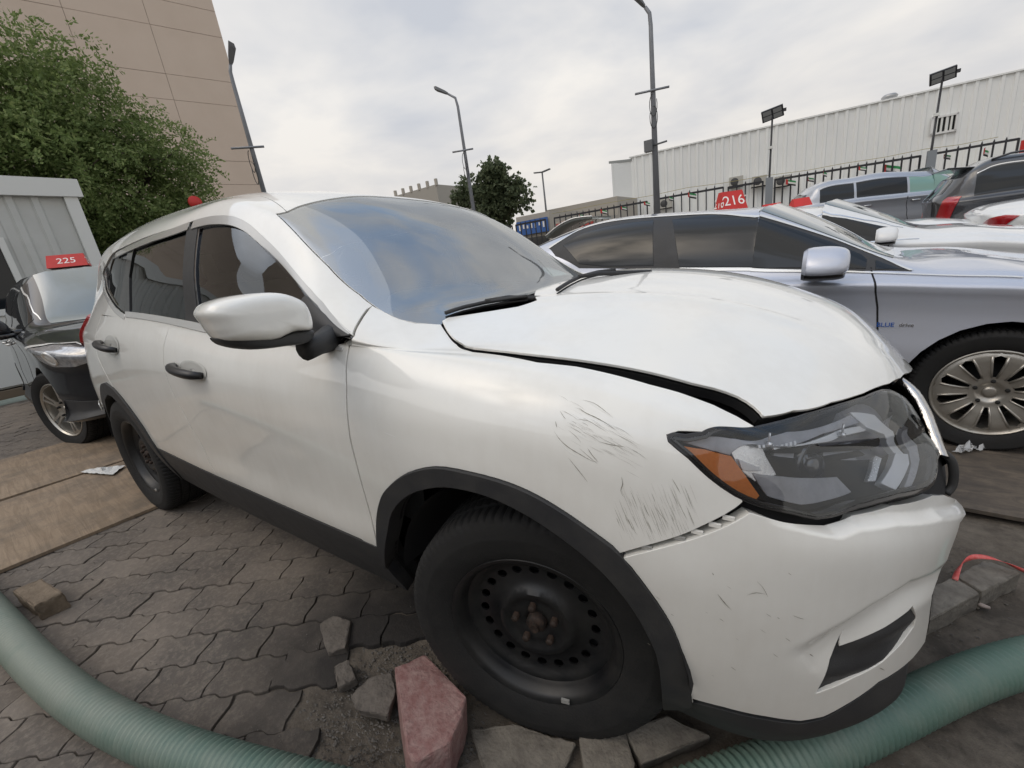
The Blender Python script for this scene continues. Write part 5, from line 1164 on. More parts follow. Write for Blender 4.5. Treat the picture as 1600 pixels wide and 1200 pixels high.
q = won(1141, 311, 1, 4.9); roof_sign((q[0], 4.9, 1.47), rad(35), 'red board numbered 216 on the roof of the white sedan', ['216'], .30, .23)
q = won(85, 427, 0, -6.3); roof_sign((-6.35, .02, 1.86), rad(70), 'red board numbered 225 on the roof of the black SUV', ['225', '225'], .34, .14)
q = won(1206, 307, 1, 7.3); roof_sign((q[0], 7.3, 1.43), rad(20), 'small red roof board just right of the one numbered 216', None, .28, .11)
q = won(1251, 304, 1, 7.5); roof_sign((q[0], 7.5, 1.43), rad(20), 'small red roof board above the windscreen of the white sedan', None, .26, .13)
q = won(1362, 286, 1, 13.1); roof_sign((q[0], 13.1, q[2]-.07), rad(20), 'small red roof board on the silver SUV by the fence', None, .32, .14)
# ------------------------------------------------------------------ the yard
def zplane(x, y):
    def cl(v, a, b, s=.6):
        return np.clip(v, a, b)
    return -(.03863*cl(x, -5.6, 2.6)+.02509*(cl(y, -4.0, .4)+.8))
def gmat(name, c1, c2, c3, s1=1.3, s2=9, rough=.9, bump=.006):
    m, n, l, b = newmat(name); tc = n.new('ShaderNodeTexCoord'); b.inputs['Roughness'].default_value = rough; b.inputs['Specular IOR Level'].default_value = .3
    t1 = n.new('ShaderNodeTexNoise'); t1.inputs['Scale'].default_value = s1; t1.inputs['Detail'].default_value = 10; t1.inputs['Roughness'].default_value = .7; l.new(tc.outputs['Object'], t1.inputs['Vector'])
    t2 = n.new('ShaderNodeTexNoise'); t2.inputs['Scale'].default_value = s2; t2.inputs['Detail'].default_value = 10; t2.inputs['Roughness'].default_value = .75; l.new(tc.outputs['Object'], t2.inputs['Vector'])
    r1 = n.new('ShaderNodeMapRange'); r1.inputs[1].default_value = .38; r1.inputs[2].default_value = .62; l.new(t1.outputs[0], r1.inputs[0])
    r2 = n.new('ShaderNodeMapRange'); r2.inputs[1].default_value = .40; r2.inputs[2].default_value = .66; l.new(t2.outputs[0], r2.inputs[0])
    x1 = n.new('ShaderNodeMixRGB'); x1.inputs[1].default_value = (*c1, 1); x1.inputs[2].default_value = (*c2, 1); l.new(r1.outputs[0], x1.inputs[0])
    x2 = n.new('ShaderNodeMixRGB'); x2.inputs[2].default_value = (*c3, 1); l.new(r2.outputs[0], x2.inputs[0]); l.new(x1.outputs[0], x2.inputs[1]); l.new(x2.outputs[0], b.inputs['Base Color'])
    t3 = n.new('ShaderNodeTexNoise'); t3.inputs['Scale'].default_value = 70; t3.inputs['Detail'].default_value = 8; t3.inputs['Roughness'].default_value = .7; l.new(tc.outputs['Object'], t3.inputs['Vector'])
    ad = n.new('ShaderNodeMath'); ad.operation = 'MULTIPLY_ADD'; l.new(t2.outputs[0], ad.inputs[0]); ad.inputs[1].default_value = 1.5; l.new(t3.outputs[0], ad.inputs[2])
    bp = n.new('ShaderNodeBump'); bp.inputs['Distance'].default_value = bump; l.new(ad.outputs[0], bp.inputs['Height']); l.new(bp.outputs[0], b.inputs['Normal'])
    return m
GROUND = gmat('packed_dirt', (.105, .088, .070), (.060, .052, .044), (.165, .142, .116))
gx = np.concatenate([[-400, -150, -60, -30, -18, -12], np.arange(-9, -2.9, .25), np.arange(-2.8, 2.2, .06), np.arange(2.4, 6, .4), [8, 12, 20, 40, 90, 200, 500]])
gy = np.concatenate([[-200, -60, -20, -9, -6], np.arange(-4.5, -2.1, .25), np.arange(-2.0, 1.2, .06), np.arange(1.4, 5, .4), [6, 9, 14, 20, 30, 50, 90, 160, 300, 600]])
GX, GY = np.meshgrid(gx, gy, indexing='ij'); GZ = zplane(GX, GY)-.012
def vnoise(x, y, s, seed=0):
    """cheap smooth noise"""
    r = np.random.default_rng(seed); o = np.zeros_like(x, float)
    for k in range(9): a = r.uniform(0, 2*pi); f = s*r.uniform(.6, 1.8); o += np.sin((x*cos(a)+y*sin(a))*f+r.uniform(0, 6.3))
    return o/4.2
near = (GX > .05) & (GX < 3) & (GY > -2.2) & (GY < 1.3)
GZ = GZ+np.where(near, .006*vnoise(GX, GY, 9, 1)+.004*vnoise(GX, GY, 26, 2)+.004, 0)
hole = np.exp(-(((GX+.42)/.26)**2+((GY+1.0)/.20)**2)); GZ -= hole*.025
n1_, n2_ = GX.shape; me = bpy.data.meshes.new('ground')
me.from_pydata(np.stack([GX, GY, GZ], 2).reshape(-1, 3).tolist(), [], [(i*n2_+j, (i+1)*n2_+j, (i+1)*n2_+j+1, i*n2_+j+1) for i in range(n1_-1) for j in range(n2_-1)])
for p in me.polygons: p.use_smooth = True
GO = link('ground', me, GROUND, kind='structure')
# wavy interlocking pavers
PL, PW = .226, .136; PA = rad(35)
def warp(p):
    t = 2*pi*p[0]/(PL/2); s_ = 2*pi*p[1]/PW
    return (p[0]+.007*sin(s_), p[1]+.0085*(sin(t)+.18*sin(3*t)))
def paver_outline(g):
    o = []; a, b = PL/2-g, PW/2-g
    for k in range(10): o.append((lerp(-a, a, k/10), -b))
    for k in range(4): o.append((a, lerp(-b, b, k/4)))
    for k in range(10): o.append((lerp(a, -a, k/10), b))
    for k in range(4): o.append((-a, lerp(b, -b, k/4)))
    return [warp(p) for p in o]
def paver_geo():
    r0 = paver_outline(.0035); r1 = paver_outline(.0022); n = len(r0); V = [(x, y, 0) for x, y in r0]+[(x, y, -.0035) for x, y in r1]+[(x, y, -.04) for x, y in r1]
    Fs = [tuple(range(n))]+[(i, n+i, n+(i+1) % n, (i+1) % n) for i in range(n)]+[(n+i, 2*n+i, 2*n+(i+1) % n, n+(i+1) % n) for i in range(n)]
    return A2(V), Fs
m, n, l, b = newmat('paver_concrete'); PAV = m
oi = n.new('ShaderNodeObjectInfo'); tc = n.new('ShaderNodeTexCoord'); gi = n.new('ShaderNodeNewGeometry')
t1 = n.new('ShaderNodeTexNoise'); t1.inputs['Scale'].default_value = 2.2; t1.inputs['Detail'].default_value = 9; t1.inputs['Roughness'].default_value = .68; l.new(gi.outputs['Position'], t1.inputs['Vector'])
t2 = n.new('ShaderNodeTexNoise'); t2.inputs['Scale'].default_value = 48; t2.inputs['Detail'].default_value = 9; t2.inputs['Roughness'].default_value = .75; l.new(gi.outputs['Position'], t2.inputs['Vector'])
x1 = n.new('ShaderNodeMixRGB'); x1.inputs[1].default_value = (.138, .116, .097, 1); x1.inputs[2].default_value = (.205, .175, .147, 1); l.new(oi.outputs['Random'], x1.inputs[0])
r1 = n.new('ShaderNodeMapRange'); r1.inputs[1].default_value = .40; r1.inputs[2].default_value = .60; l.new(t1.outputs[0], r1.inputs[0])
x2 = n.new('ShaderNodeMixRGB'); x2.inputs[2].default_value = (.115, .101, .089, 1); l.new(r1.outputs[0], x2.inputs[0]); l.new(x1.outputs[0], x2.inputs[1])
r2 = n.new('ShaderNodeMapRange'); r2.inputs[1].default_value = .47; r2.inputs[2].default_value = .74; r2.inputs[4].default_value = .75; l.new(t2.outputs[0], r2.inputs[0])
x3 = n.new('ShaderNodeMixRGB'); x3.inputs[2].default_value = (.29, .25, .205, 1); l.new(r2.outputs[0], x3.inputs[0]); l.new(x2.outputs[0], x3.inputs[1]); l.new(x3.outputs[0], b.inputs['Base Color'])
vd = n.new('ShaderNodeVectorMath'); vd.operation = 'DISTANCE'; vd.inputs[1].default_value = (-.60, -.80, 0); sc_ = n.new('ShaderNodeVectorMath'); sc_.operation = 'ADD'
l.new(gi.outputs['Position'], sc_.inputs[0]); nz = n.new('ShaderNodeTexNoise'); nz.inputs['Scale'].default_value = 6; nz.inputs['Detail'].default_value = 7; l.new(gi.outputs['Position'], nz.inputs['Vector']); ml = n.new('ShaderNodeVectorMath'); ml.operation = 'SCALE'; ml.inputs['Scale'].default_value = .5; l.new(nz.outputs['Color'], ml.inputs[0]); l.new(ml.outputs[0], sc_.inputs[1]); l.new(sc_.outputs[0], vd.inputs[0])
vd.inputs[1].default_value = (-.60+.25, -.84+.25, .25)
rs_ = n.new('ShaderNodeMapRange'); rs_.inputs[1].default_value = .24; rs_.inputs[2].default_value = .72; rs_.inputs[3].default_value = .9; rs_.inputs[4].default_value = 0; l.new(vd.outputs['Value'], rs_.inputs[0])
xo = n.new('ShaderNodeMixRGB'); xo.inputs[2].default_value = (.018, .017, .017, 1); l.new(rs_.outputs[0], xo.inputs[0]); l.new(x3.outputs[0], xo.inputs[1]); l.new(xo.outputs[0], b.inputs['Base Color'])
b.inputs['Roughness'].default_value = .88; b.inputs['Specular IOR Level'].default_value = .35
bp = n.new('ShaderNodeBump'); bp.inputs['Distance'].default_value = .004; l.new(t2.outputs[0], bp.inputs['Height']); l.new(bp.outputs[0], b.inputs['Normal'])
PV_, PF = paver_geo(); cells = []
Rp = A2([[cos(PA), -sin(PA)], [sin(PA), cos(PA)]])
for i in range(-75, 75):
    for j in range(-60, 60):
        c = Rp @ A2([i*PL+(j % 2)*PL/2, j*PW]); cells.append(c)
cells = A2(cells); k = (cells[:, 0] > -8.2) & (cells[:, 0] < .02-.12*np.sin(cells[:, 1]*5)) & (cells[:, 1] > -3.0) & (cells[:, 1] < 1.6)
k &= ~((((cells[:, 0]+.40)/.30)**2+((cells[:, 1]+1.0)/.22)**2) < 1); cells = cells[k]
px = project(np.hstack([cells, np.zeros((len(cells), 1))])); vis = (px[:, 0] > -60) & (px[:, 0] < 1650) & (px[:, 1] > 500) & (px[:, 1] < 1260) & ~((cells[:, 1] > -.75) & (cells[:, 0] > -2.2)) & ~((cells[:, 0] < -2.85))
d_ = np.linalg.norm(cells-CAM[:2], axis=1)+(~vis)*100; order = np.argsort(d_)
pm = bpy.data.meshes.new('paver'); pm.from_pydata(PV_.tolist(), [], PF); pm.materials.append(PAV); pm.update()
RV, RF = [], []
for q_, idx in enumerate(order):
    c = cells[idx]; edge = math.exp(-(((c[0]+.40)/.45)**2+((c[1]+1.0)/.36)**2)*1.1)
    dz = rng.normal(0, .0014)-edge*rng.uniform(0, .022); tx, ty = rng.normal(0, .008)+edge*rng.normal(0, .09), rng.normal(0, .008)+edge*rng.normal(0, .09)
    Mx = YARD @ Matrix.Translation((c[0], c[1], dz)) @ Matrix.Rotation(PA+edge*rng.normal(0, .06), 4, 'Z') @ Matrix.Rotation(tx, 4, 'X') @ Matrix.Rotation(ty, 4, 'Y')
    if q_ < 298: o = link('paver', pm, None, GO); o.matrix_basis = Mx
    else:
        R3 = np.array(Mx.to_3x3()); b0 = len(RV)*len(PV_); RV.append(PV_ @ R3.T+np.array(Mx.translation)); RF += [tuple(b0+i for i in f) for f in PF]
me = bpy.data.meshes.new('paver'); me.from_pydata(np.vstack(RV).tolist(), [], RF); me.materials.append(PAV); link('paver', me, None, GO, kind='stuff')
# gravel and crumbs
def stones(name, n, gen, smin, smax, m, seed, label=None, parent=None, zoff=0):
    r = np.random.default_rng(seed); P = gen(r, n); s_ = smin+(smax-smin)*r.random(n)**3
    base = A2([(1, 0, 0), (-1, 0, 0), (0, 1, 0), (0, -1, 0), (0, 0, .7), (0, 0, -.7), (.6, .6, .3), (-.6, .5, .3)]); fc = [(0, 6, 4), (6, 2, 4), (2, 7, 4), (7, 1, 4), (1, 3, 4), (3, 0, 4), (0, 2, 6), (2, 0, 5), (1, 7, 2), (1, 2, 5), (3, 1, 5), (0, 3, 5)]
    V = []; Fs = []
    for i in range(n):
        a = r.uniform(0, 2*pi); j = base*(1+r.normal(0, .22, base.shape)); c_, q_ = cos(a), sin(a); j = np.stack([j[:, 0]*c_-j[:, 1]*q_, (j[:, 0]*q_+j[:, 1]*c_)*r.uniform(.5, 1), j[:, 2]*.8], 1)*s_[i]; V.append(j+P[i]+[0, 0, s_[i]*.35+zoff]); Fs += [tuple(8*i+t for t in f) for f in fc]
    me = bpy.data.meshes.new(name); me.from_pydata(np.vstack(V).tolist(), [], Fs); o = link(name, me, m, parent, label=label, kind='stuff'); o.matrix_world = YARD; return o
def g1(r, n): P = np.stack([r.normal(-.40, .20, n), r.normal(-1.02, .17, n), np.full(n, -.02)], 1); return P
GRAV = mat('gravel', (.055, .05, .045), .9, noise=(30, .8, (.20, .185, .165)))
stones('gravel', 5200, g1, .0012, .007, GRAV, 3, 'grey gravel and crumbs where the paving is broken beside the front wheel')
stones('gravel', 2600, lambda r, n: np.stack([r.uniform(-2.6, .2, n), -r.beta(2, 1.4, n)*1.5-.55, np.full(n, -.001)], 1), .0007, .0035, GRAV, 4, 'fine grit scattered over the wavy pavers')
stones('gravel', 2600, lambda r, n: np.stack([r.uniform(.3, 1.7, n), r.uniform(-1.0, .9, n), np.full(n, -.006)], 1), .001, .006, GRAV, 5, 'pebbles on the bare earth in front of the bumper')
# rough blocks
def block(name, label, top, th, m, cat='block', tilt=None, seed=0, rough=.004, z=0, group=None, bev=.006):
    """top: outline of the upper face, (x, y, z) in the yard's frame"""
    r = np.random.default_rng(seed); T = A2(top); n = len(T); c = T.mean(0); bm = bmesh.new()
    nn_ = np.cross(T[1]-T[0], T[2]-T[0]); nn_ /= np.linalg.norm(nn_); nn_ = nn_ if nn_[2] > 0 else -nn_; th_ = th if hasattr(th, '__len__') else [th]*n
    up = [bm.verts.new(p) for p in T]; dn = [bm.verts.new(p-nn_*h_) for p, h_ in zip(T, th_)]
    bm.faces.new(up); bm.faces.new(dn[::-1])
    for i in range(n): bm.faces.new((up[(i+1) % n], up[i], dn[i], dn[(i+1) % n]))
    bmesh.ops.recalc_face_normals(bm, faces=bm.faces); bmesh.ops.bevel(bm, geom=bm.edges[:], offset=bev, segments=2, affect='EDGES', profile=.6)
    bmesh.ops.triangulate(bm, faces=bm.faces); bmesh.ops.subdivide_edges(bm, edges=bm.edges, cuts=4, use_grid_fill=True)
    bm.normal_update()
    for v in bm.verts:
        p = v.co; d = sum(sin(p.x*f+a)*sin(p.y*f*1.1+a*2)*sin(p.z*f*.9+a) for f, a in ((70, seed), (150, seed+1), (31, seed+2)))
        v.co += v.normal*(d*rough*.5+r.normal(0, rough*.12))
    me = bpy.data.meshes.new(name); bm.to_mesh(me); bm.free()
    for p in me.polygons: p.use_smooth = True
    me.set_sharp_from_angle(angle=rad(38)); o = link(name, me, m, label=label, cat=cat, group=group); o.matrix_world = YARD; return o
REDC = mat('red_kerb_concrete', (.215, .105, .098), .88, noise=(38, .85, (.33, .23, .21)), bump=(90, .004))
GRYC = mat('grey_concrete', (.20, .18, .15), .9, noise=(20, .8, (.10, .088, .075)), bump=(80, .005))
BRWN = mat('brown_brick', (.20, .155, .11), .9, noise=(26, .8, (.11, .085, .06)), bump=(70, .006))
block('kerb_stone', 'broken red kerb stone wedged under the front wheel', [on(*p) for p in [(617, 1042, 2, .115), (664, 1022, 2, .10), (729, 1088, 2, .115), (722, 1118, 2, .115), (703, 1160, 2, .12), (648, 1192, 2, .125), (636, 1176, 2, .125)]], [.12, .10, .115, .115, .12, .125, .125], REDC, seed=2, rough=.003)
block('paving_stone', 'grey paving stone under the tyre, left of the tilted slab', [on(*p) for p in [(904, 1150, 2, .045), (976, 1137, 2, .05), (992, 1194, 2, .05), (985, 1225, 2, .05), (915, 1225, 2, .045)]], .06, GRYC, seed=3)
block('paving_slab', 'grey concrete slab beneath the bumper lip', [on(*p) for p in [(977, 1143, 2, .06), (1041, 1117, 2, .065), (1112, 1150, 2, .05), (1003, 1194, 2, .045)]], .05, GRYC, seed=4)
block('broken_brick', 'broken sandy brick lying beside the green hose on the left', [on(*p) for p in [(18, 922, 2, .085), (64, 904, 2, .09), (98, 926, 2, .085), (52, 948, 2, .08)]], .085, BRWN, seed=5, rough=.007)
block('kerb_block', 'grey concrete kerb block lying in front of the bumper, nearer one', [on(*p) for p in [(1457, 915, 2, .07), (1492, 901, 2, .07), (1532, 926, 2, .07), (1453, 967, 2, .07)]], .075, GRYC, seed=6, group='concrete kerb blocks')
block('kerb_block', 'grey concrete kerb block with a red strap across it', [on(*p) for p in [(1495, 900, 2, .072), (1537, 874, 2, .072), (1596, 894, 2, .072), (1535, 925, 2, .072)]], .075, GRYC, seed=7, group='concrete kerb blocks')
for k_, (pp, hz_) in enumerate((([(548, 1088), (575, 1058), (612, 1050), (618, 1080), (606, 1118), (560, 1110)], .035), ([(498, 975), (520, 962), (548, 968), (540, 1012), (512, 1020)], .02), ([(520, 1040), (545, 1030), (556, 1060), (528, 1074)], .02), ([(735, 1140), (800, 1130), (860, 1150), (900, 1160), (880, 1210), (760, 1215)], .012))):
    block('paver_fragment', ['dark broken paver leaning beside the red kerb stone', 'chipped paver piece at the edge of the broken paving, upper one', 'small chipped paver piece between the gravel and the wavy pavers', 'flat dirty paver piece below the front tyre'][k_], [on(*p, 2, hz_+.006*(q_ % 2)) for q_, p in enumerate(pp)], .035, GRYC if k_ == 3 else mat('dirty_paver', (.095, .083, .072), .9, noise=(30, .8, (.16, .14, .12)), bump=(80, .005)), seed=11+k_, rough=.005, cat='stone')
# strap
sp_ = [on(*p) for p in [(1492, 906, 2, .075), (1497, 890, 2, .10), (1506, 877, 2, .12), (1522, 870, 2, .125), (1548, 872, 2, .12), (1572, 880, 2, .10), (1600, 892, 2, .08), (1640, 905, 2, .04)]]
def band(pts, w, name, m, label, cat, nrm_=(0, 0, 1)):
    P = smooth_line(pts, 5); V = []; Fs = []
    for i, p in enumerate(P):
        t = P[min(i+1, len(P)-1)]-P[max(i-1, 0)]; s_ = np.cross(t, nrm_); s_ /= np.linalg.norm(s_)+1e-9; s_ = s_*cos(i*.15)+A2(nrm_)*sin(i*.15); V += [p-s_*w/2, p+s_*w/2]
    Fs = [(2*i, 2*i+1, 2*i+3, 2*i+2) for i in range(len(P)-1)]; me = bpy.data.meshes.new(name); me.from_pydata([tuple(v) for v in V], [], Fs)
    for p in me.polygons: p.use_smooth = True
    o = link(name, me, m, label=label, cat=cat); o.matrix_world = YARD; s = o.modifiers.new('solid', 'SOLIDIFY'); s.thickness = .0015; return o
band(sp_, .016, 'strap', mat('red_strap', (.62, .05, .045), .45, noise=(60, .6, (.75, .30, .27))), 'torn red plastic strap looped over the kerb block', 'strap')
MB().tube([on(1524, 942, 2, .012), on(1534, 946, 2, .016), on(1546, 950, 2, .012)], [.006, .008, .006], 7).build('stick', mat('pale_stick', (.35, .29, .26), .7), label='short pale stick lying below the kerb blocks', cat='stick').matrix_world = YARD
# boards
def woodmat(name, c1, c2, dirt, rot=0, sc=(2.2, 26, 8)):
    m, n, l, b = newmat(name); tc = n.new('ShaderNodeTexCoord'); mp = n.new('ShaderNodeMapping'); mp.inputs['Scale'].default_value = sc; mp.inputs['Rotation'].default_value = (0, 0, rot); l.new(tc.outputs['Object'], mp.inputs[0])
    t = n.new('ShaderNodeTexNoise'); t.inputs['Scale'].default_value = 1; t.inputs['Detail'].default_value = 9; t.inputs['Roughness'].default_value = .65; t.inputs['Distortion'].default_value = 1.2; l.new(mp.outputs[0], t.inputs['Vector'])
    t2 = n.new('ShaderNodeTexNoise'); t2.inputs['Scale'].default_value = 3.4; t2.inputs['Detail'].default_value = 10; t2.inputs['Roughness'].default_value = .7; l.new(tc.outputs['Object'], t2.inputs['Vector'])
    x = n.new('ShaderNodeMixRGB'); x.inputs[1].default_value = (*c1, 1); x.inputs[2].default_value = (*c2, 1); r = n.new('ShaderNodeMapRange'); r.inputs[1].default_value = .4; r.inputs[2].default_value = .62; l.new(t.outputs[0], r.inputs[0]); l.new(r.outputs[0], x.inputs[0])
    x2 = n.new('ShaderNodeMixRGB'); x2.inputs[2].default_value = (*dirt, 1); r2 = n.new('ShaderNodeMapRange'); r2.inputs[1].default_value = .45; r2.inputs[2].default_value = .65; r2.inputs[4].default_value = .8; l.new(t2.outputs[0], r2.inputs[0]); l.new(r2.outputs[0], x2.inputs[0]); l.new(x.outputs[0], x2.inputs[1]); l.new(x2.outputs[0], b.inputs['Base Color'])
    bp = n.new('ShaderNodeBump'); bp.inputs['Distance'].default_value = .003; l.new(t.outputs[0], bp.inputs['Height']); l.new(bp.outputs[0], b.inputs['Normal']); b.inputs['Roughness'].default_value = .8
    return m
PLY = woodmat('plywood', (.30, .225, .155), (.225, .165, .11), (.13, .105, .08), rad(10)); PLYD = woodmat('dark_plywood', (.13, .105, .08), (.075, .062, .05), (.045, .04, .036), rad(5), (5, 14, 8))
def board(label, cx, cy, lx, ly, rz, z, m, warpz=.012):
    nx, ny = 14, 24; V = []; Fs = []
    for s_ in (0, -.018):
        for i in range(nx+1):
            for j in range(ny+1):
                x, y = (i/nx-.5)*lx, (j/ny-.5)*ly; V.append((x, y, z+s_+warpz*(.5+.5*sin(y*2.1+cx))*(.3+.7*(2*x/lx)**2)*.5))
    k_ = (nx+1)*(ny+1); f = lambda i, j, q_: q_*k_+i*(ny+1)+j
    for i in range(nx):
        for j in range(ny): Fs += [(f(i, j, 0), f(i+1, j, 0), f(i+1, j+1, 0), f(i, j+1, 0)), (f(i, j+1, 1), f(i+1, j+1, 1), f(i+1, j, 1), f(i, j, 1))]
    for i in range(nx): Fs += [(f(i, 0, 1), f(i+1, 0, 1), f(i+1, 0, 0), f(i, 0, 0)), (f(i, ny, 0), f(i+1, ny, 0), f(i+1, ny, 1), f(i, ny, 1))]
    for j in range(ny): Fs += [(f(0, j, 0), f(0, j+1, 0), f(0, j+1, 1), f(0, j, 1)), (f(nx, j+1, 0), f(nx, j, 0), f(nx, j, 1), f(nx, j+1, 1))]
    me = bpy.data.meshes.new('plywood_board'); me.from_pydata(V, [], Fs)
    o = link('plywood_board', me, m, label=label, cat='board'); o.matrix_world = YARD @ Matrix.Translation((cx, cy, 0)) @ Matrix.Rotation(rz, 4, 'Z'); return o
board('tan plywood sheet on the pavers under the rear wheel, nearer sheet', -3.34, -1.80, 1.17, 2.44, rad(-3.5), .020, PLY)
board('tan plywood sheet farther back, reaching the black SUV front wheel', -4.54, -1.62, 1.17, 2.44, rad(-4.5), .022, PLY)
bo = board('dark worn plywood sheet under the front wheel of the silver blue sedan', 2.20, 1.62, 2.44, 1.3, rad(8), 0, PLYD, .008); bo.matrix_world = Matrix.Translation((2.42, 1.46, -.082)) @ Matrix.Rotation(rad(-3), 4, 'Z') @ Matrix.Rotation(rad(1.8), 4, 'Y')
# crumpled litter
def crumple(name, label, cat, pts, m, amp, seed, nx=26, ny=18, th=0):
    r = np.random.default_rng(seed); P = A2(pts, float); V = []
    for i in range(nx+1):
        for j in range(ny+1):
            a, b_ = i/nx, j/ny; p = (1-a)*(1-b_)*P[0]+a*(1-b_)*P[1]+a*b_*P[2]+(1-a)*b_*P[3]; edge = sin(pi*a)*sin(pi*b_)
            h_ = abs(sin(a*17+b_*9+seed)+sin(a*31-b_*22)*.6+sin(b_*41+a*6)*.4+r.normal(0, .25)); V.append((p[0]+r.normal(0, amp*.15), p[1]+r.normal(0, amp*.15), p[2]+h_*amp*(.3+edge)))
    Fs = [(i*(ny+1)+j, (i+1)*(ny+1)+j, (i+1)*(ny+1)+j+1, i*(ny+1)+j+1) for i in range(nx) for j in range(ny)]
    me = bpy.data.meshes.new(name); me.from_pydata(V, [], Fs); o = link(name, me, m, label=label, cat=cat); o.matrix_world = YARD; s = o.modifiers.new('solid', 'SOLIDIFY'); s.thickness = .0006; return o
A2 = lambda x, t=float: np.array(x, t)
m, n, l, b = newmat('clear_film'); b.inputs['Base Color'].default_value = (.55, .56, .57, 1); b.inputs['Roughness'].default_value = .12; b.inputs['Alpha'].default_value = .6; b.inputs['Coat Weight'].default_value = 1; FILM = m
crumple('plastic_wrap', 'crumpled clear plastic wrap against the front tyre of the silver blue sedan', 'litter', [on(1492, 708, 2, .075), on(1588, 698, 2, .075), on(1600, 670, 2, .075), on(1507, 674, 2, .075)], FILM, .035, 3)
crumple('paper_scrap', 'torn white paper scrap on the plywood by the rear wheel', 'litter', [on(126, 738, 2, .035), on(176, 742, 2, .035), on(196, 727, 2, .035), on(140, 733, 2, .035)], mat('white_paper', (.62, .62, .60), .7), .012, 5, 14, 6)
# green suction hose
def hose(label, pts, R, m, rib=.019, amp=.0050, n=20):
    P = smooth_line(A2(pts), 12); seg = np.linalg.norm(np.diff(P, axis=0), axis=1); L_ = np.concatenate([[0], np.cumsum(seg)]); step = rib/4; N_ = int(L_[-1]/step); t = np.linspace(0, L_[-1], N_); C = np.stack([np.interp(t, L_, P[:, k]) for k in range(3)], 1)
    ker = np.ones(61)/61; Cp = np.vstack([np.repeat(C[:1], 30, 0), C, np.repeat(C[-1:], 30, 0)]); C = np.stack([np.convolve(Cp[:, k], ker, 'valid') for k in range(3)], 1)
    T = np.gradient(C, axis=0); T /= np.linalg.norm(T, axis=1)[:, None]; Sd = np.cross(T, [0, 0, 1]); Sd /= np.linalg.norm(Sd, axis=1)[:, None]; U_ = np.cross(Sd, T); q_ = np.linspace(0, 2*pi, n, endpoint=False)
    ph = 2*pi*t[:, None]/rib+q_[None]; rr_ = R+amp*np.clip(np.cos(ph), -.6, 1)*(1+.0*ph); rr_ = rr_*(1+.012*np.sin(t*3.1)[:, None]*np.cos(2*q_)[None])
    V = C[:, None]+rr_[..., None]*(np.cos(q_)[None, :, None]*Sd[:, None]+np.sin(q_)[None, :, None]*U_[:, None]); V = V.reshape(-1, 3); i, j = np.meshgrid(np.arange(N_-1), np.arange(n), indexing='ij'); a = (i*n+j).ravel(); b_ = (i*n+(j+1) % n).ravel(); Fs = np.stack([a, b_, b_+n, a+n], 1)
    me = bpy.data.meshes.new('suction_hose'); me.from_pydata(V.tolist(), [], Fs.tolist())
    for p in me.polygons: p.use_smooth = True
    o = link('suction_hose', me, m, label=label, cat='hose'); o.matrix_world = YARD; return o
m, n, l, b = newmat('green_hose'); HOSE = m; tc = n.new('ShaderNodeTexCoord'); sp = n.new('ShaderNodeSeparateXYZ'); l.new(tc.outputs['Object'], sp.inputs[0])
t1 = n.new('ShaderNodeTexNoise'); t1.inputs['Scale'].default_value = 5; t1.inputs['Detail'].default_value = 9; t1.inputs['Roughness'].default_value = .7; l.new(tc.outputs['Object'], t1.inputs['Vector'])
r0 = n.new('ShaderNodeMapRange'); r0.inputs[1].default_value = -.4; r0.inputs[2].default_value = -1.5; l.new(sp.outputs[0], r0.inputs[0])
ad = n.new('ShaderNodeMath'); ad.operation = 'MULTIPLY_ADD'; l.new(r0.outputs[0], ad.inputs[0]); ad.inputs[1].default_value = .45; l.new(t1.outputs[0], ad.inputs[2])
r1 = n.new('ShaderNodeMapRange'); r1.inputs[1].default_value = .42; r1.inputs[2].default_value = .95; r1.inputs[3].default_value = .15; r1.inputs[4].default_value = .92; l.new(ad.outputs[0], r1.inputs[0])
x = n.new('ShaderNodeMixRGB'); x.inputs[1].default_value = (.075, .155, .125, 1); x.inputs[2].default_value = (.25, .275, .23, 1); l.new(r1.outputs[0], x.inputs[0]); l.new(x.outputs[0], b.inputs['Base Color']); b.inputs['Roughness'].default_value = .5
HR = .055
hose('thick ribbed green suction hose curving round the front of the white SUV', [on(*p, 2, HR) for p in [(-160, 800), (-90, 870), (-30, 938), (10, 985), (45, 1026), (85, 1064), (130, 1100), (190, 1136), (260, 1167), (340, 1195), (420, 1217), (560, 1254), (700, 1290), (850, 1308), (980, 1285), (1100, 1238), (1240, 1186), (1350, 1140), (1432, 1098), (1533, 1053), (1600, 1033), (1750, 1005), (1900, 985)]], HR, HOSE)
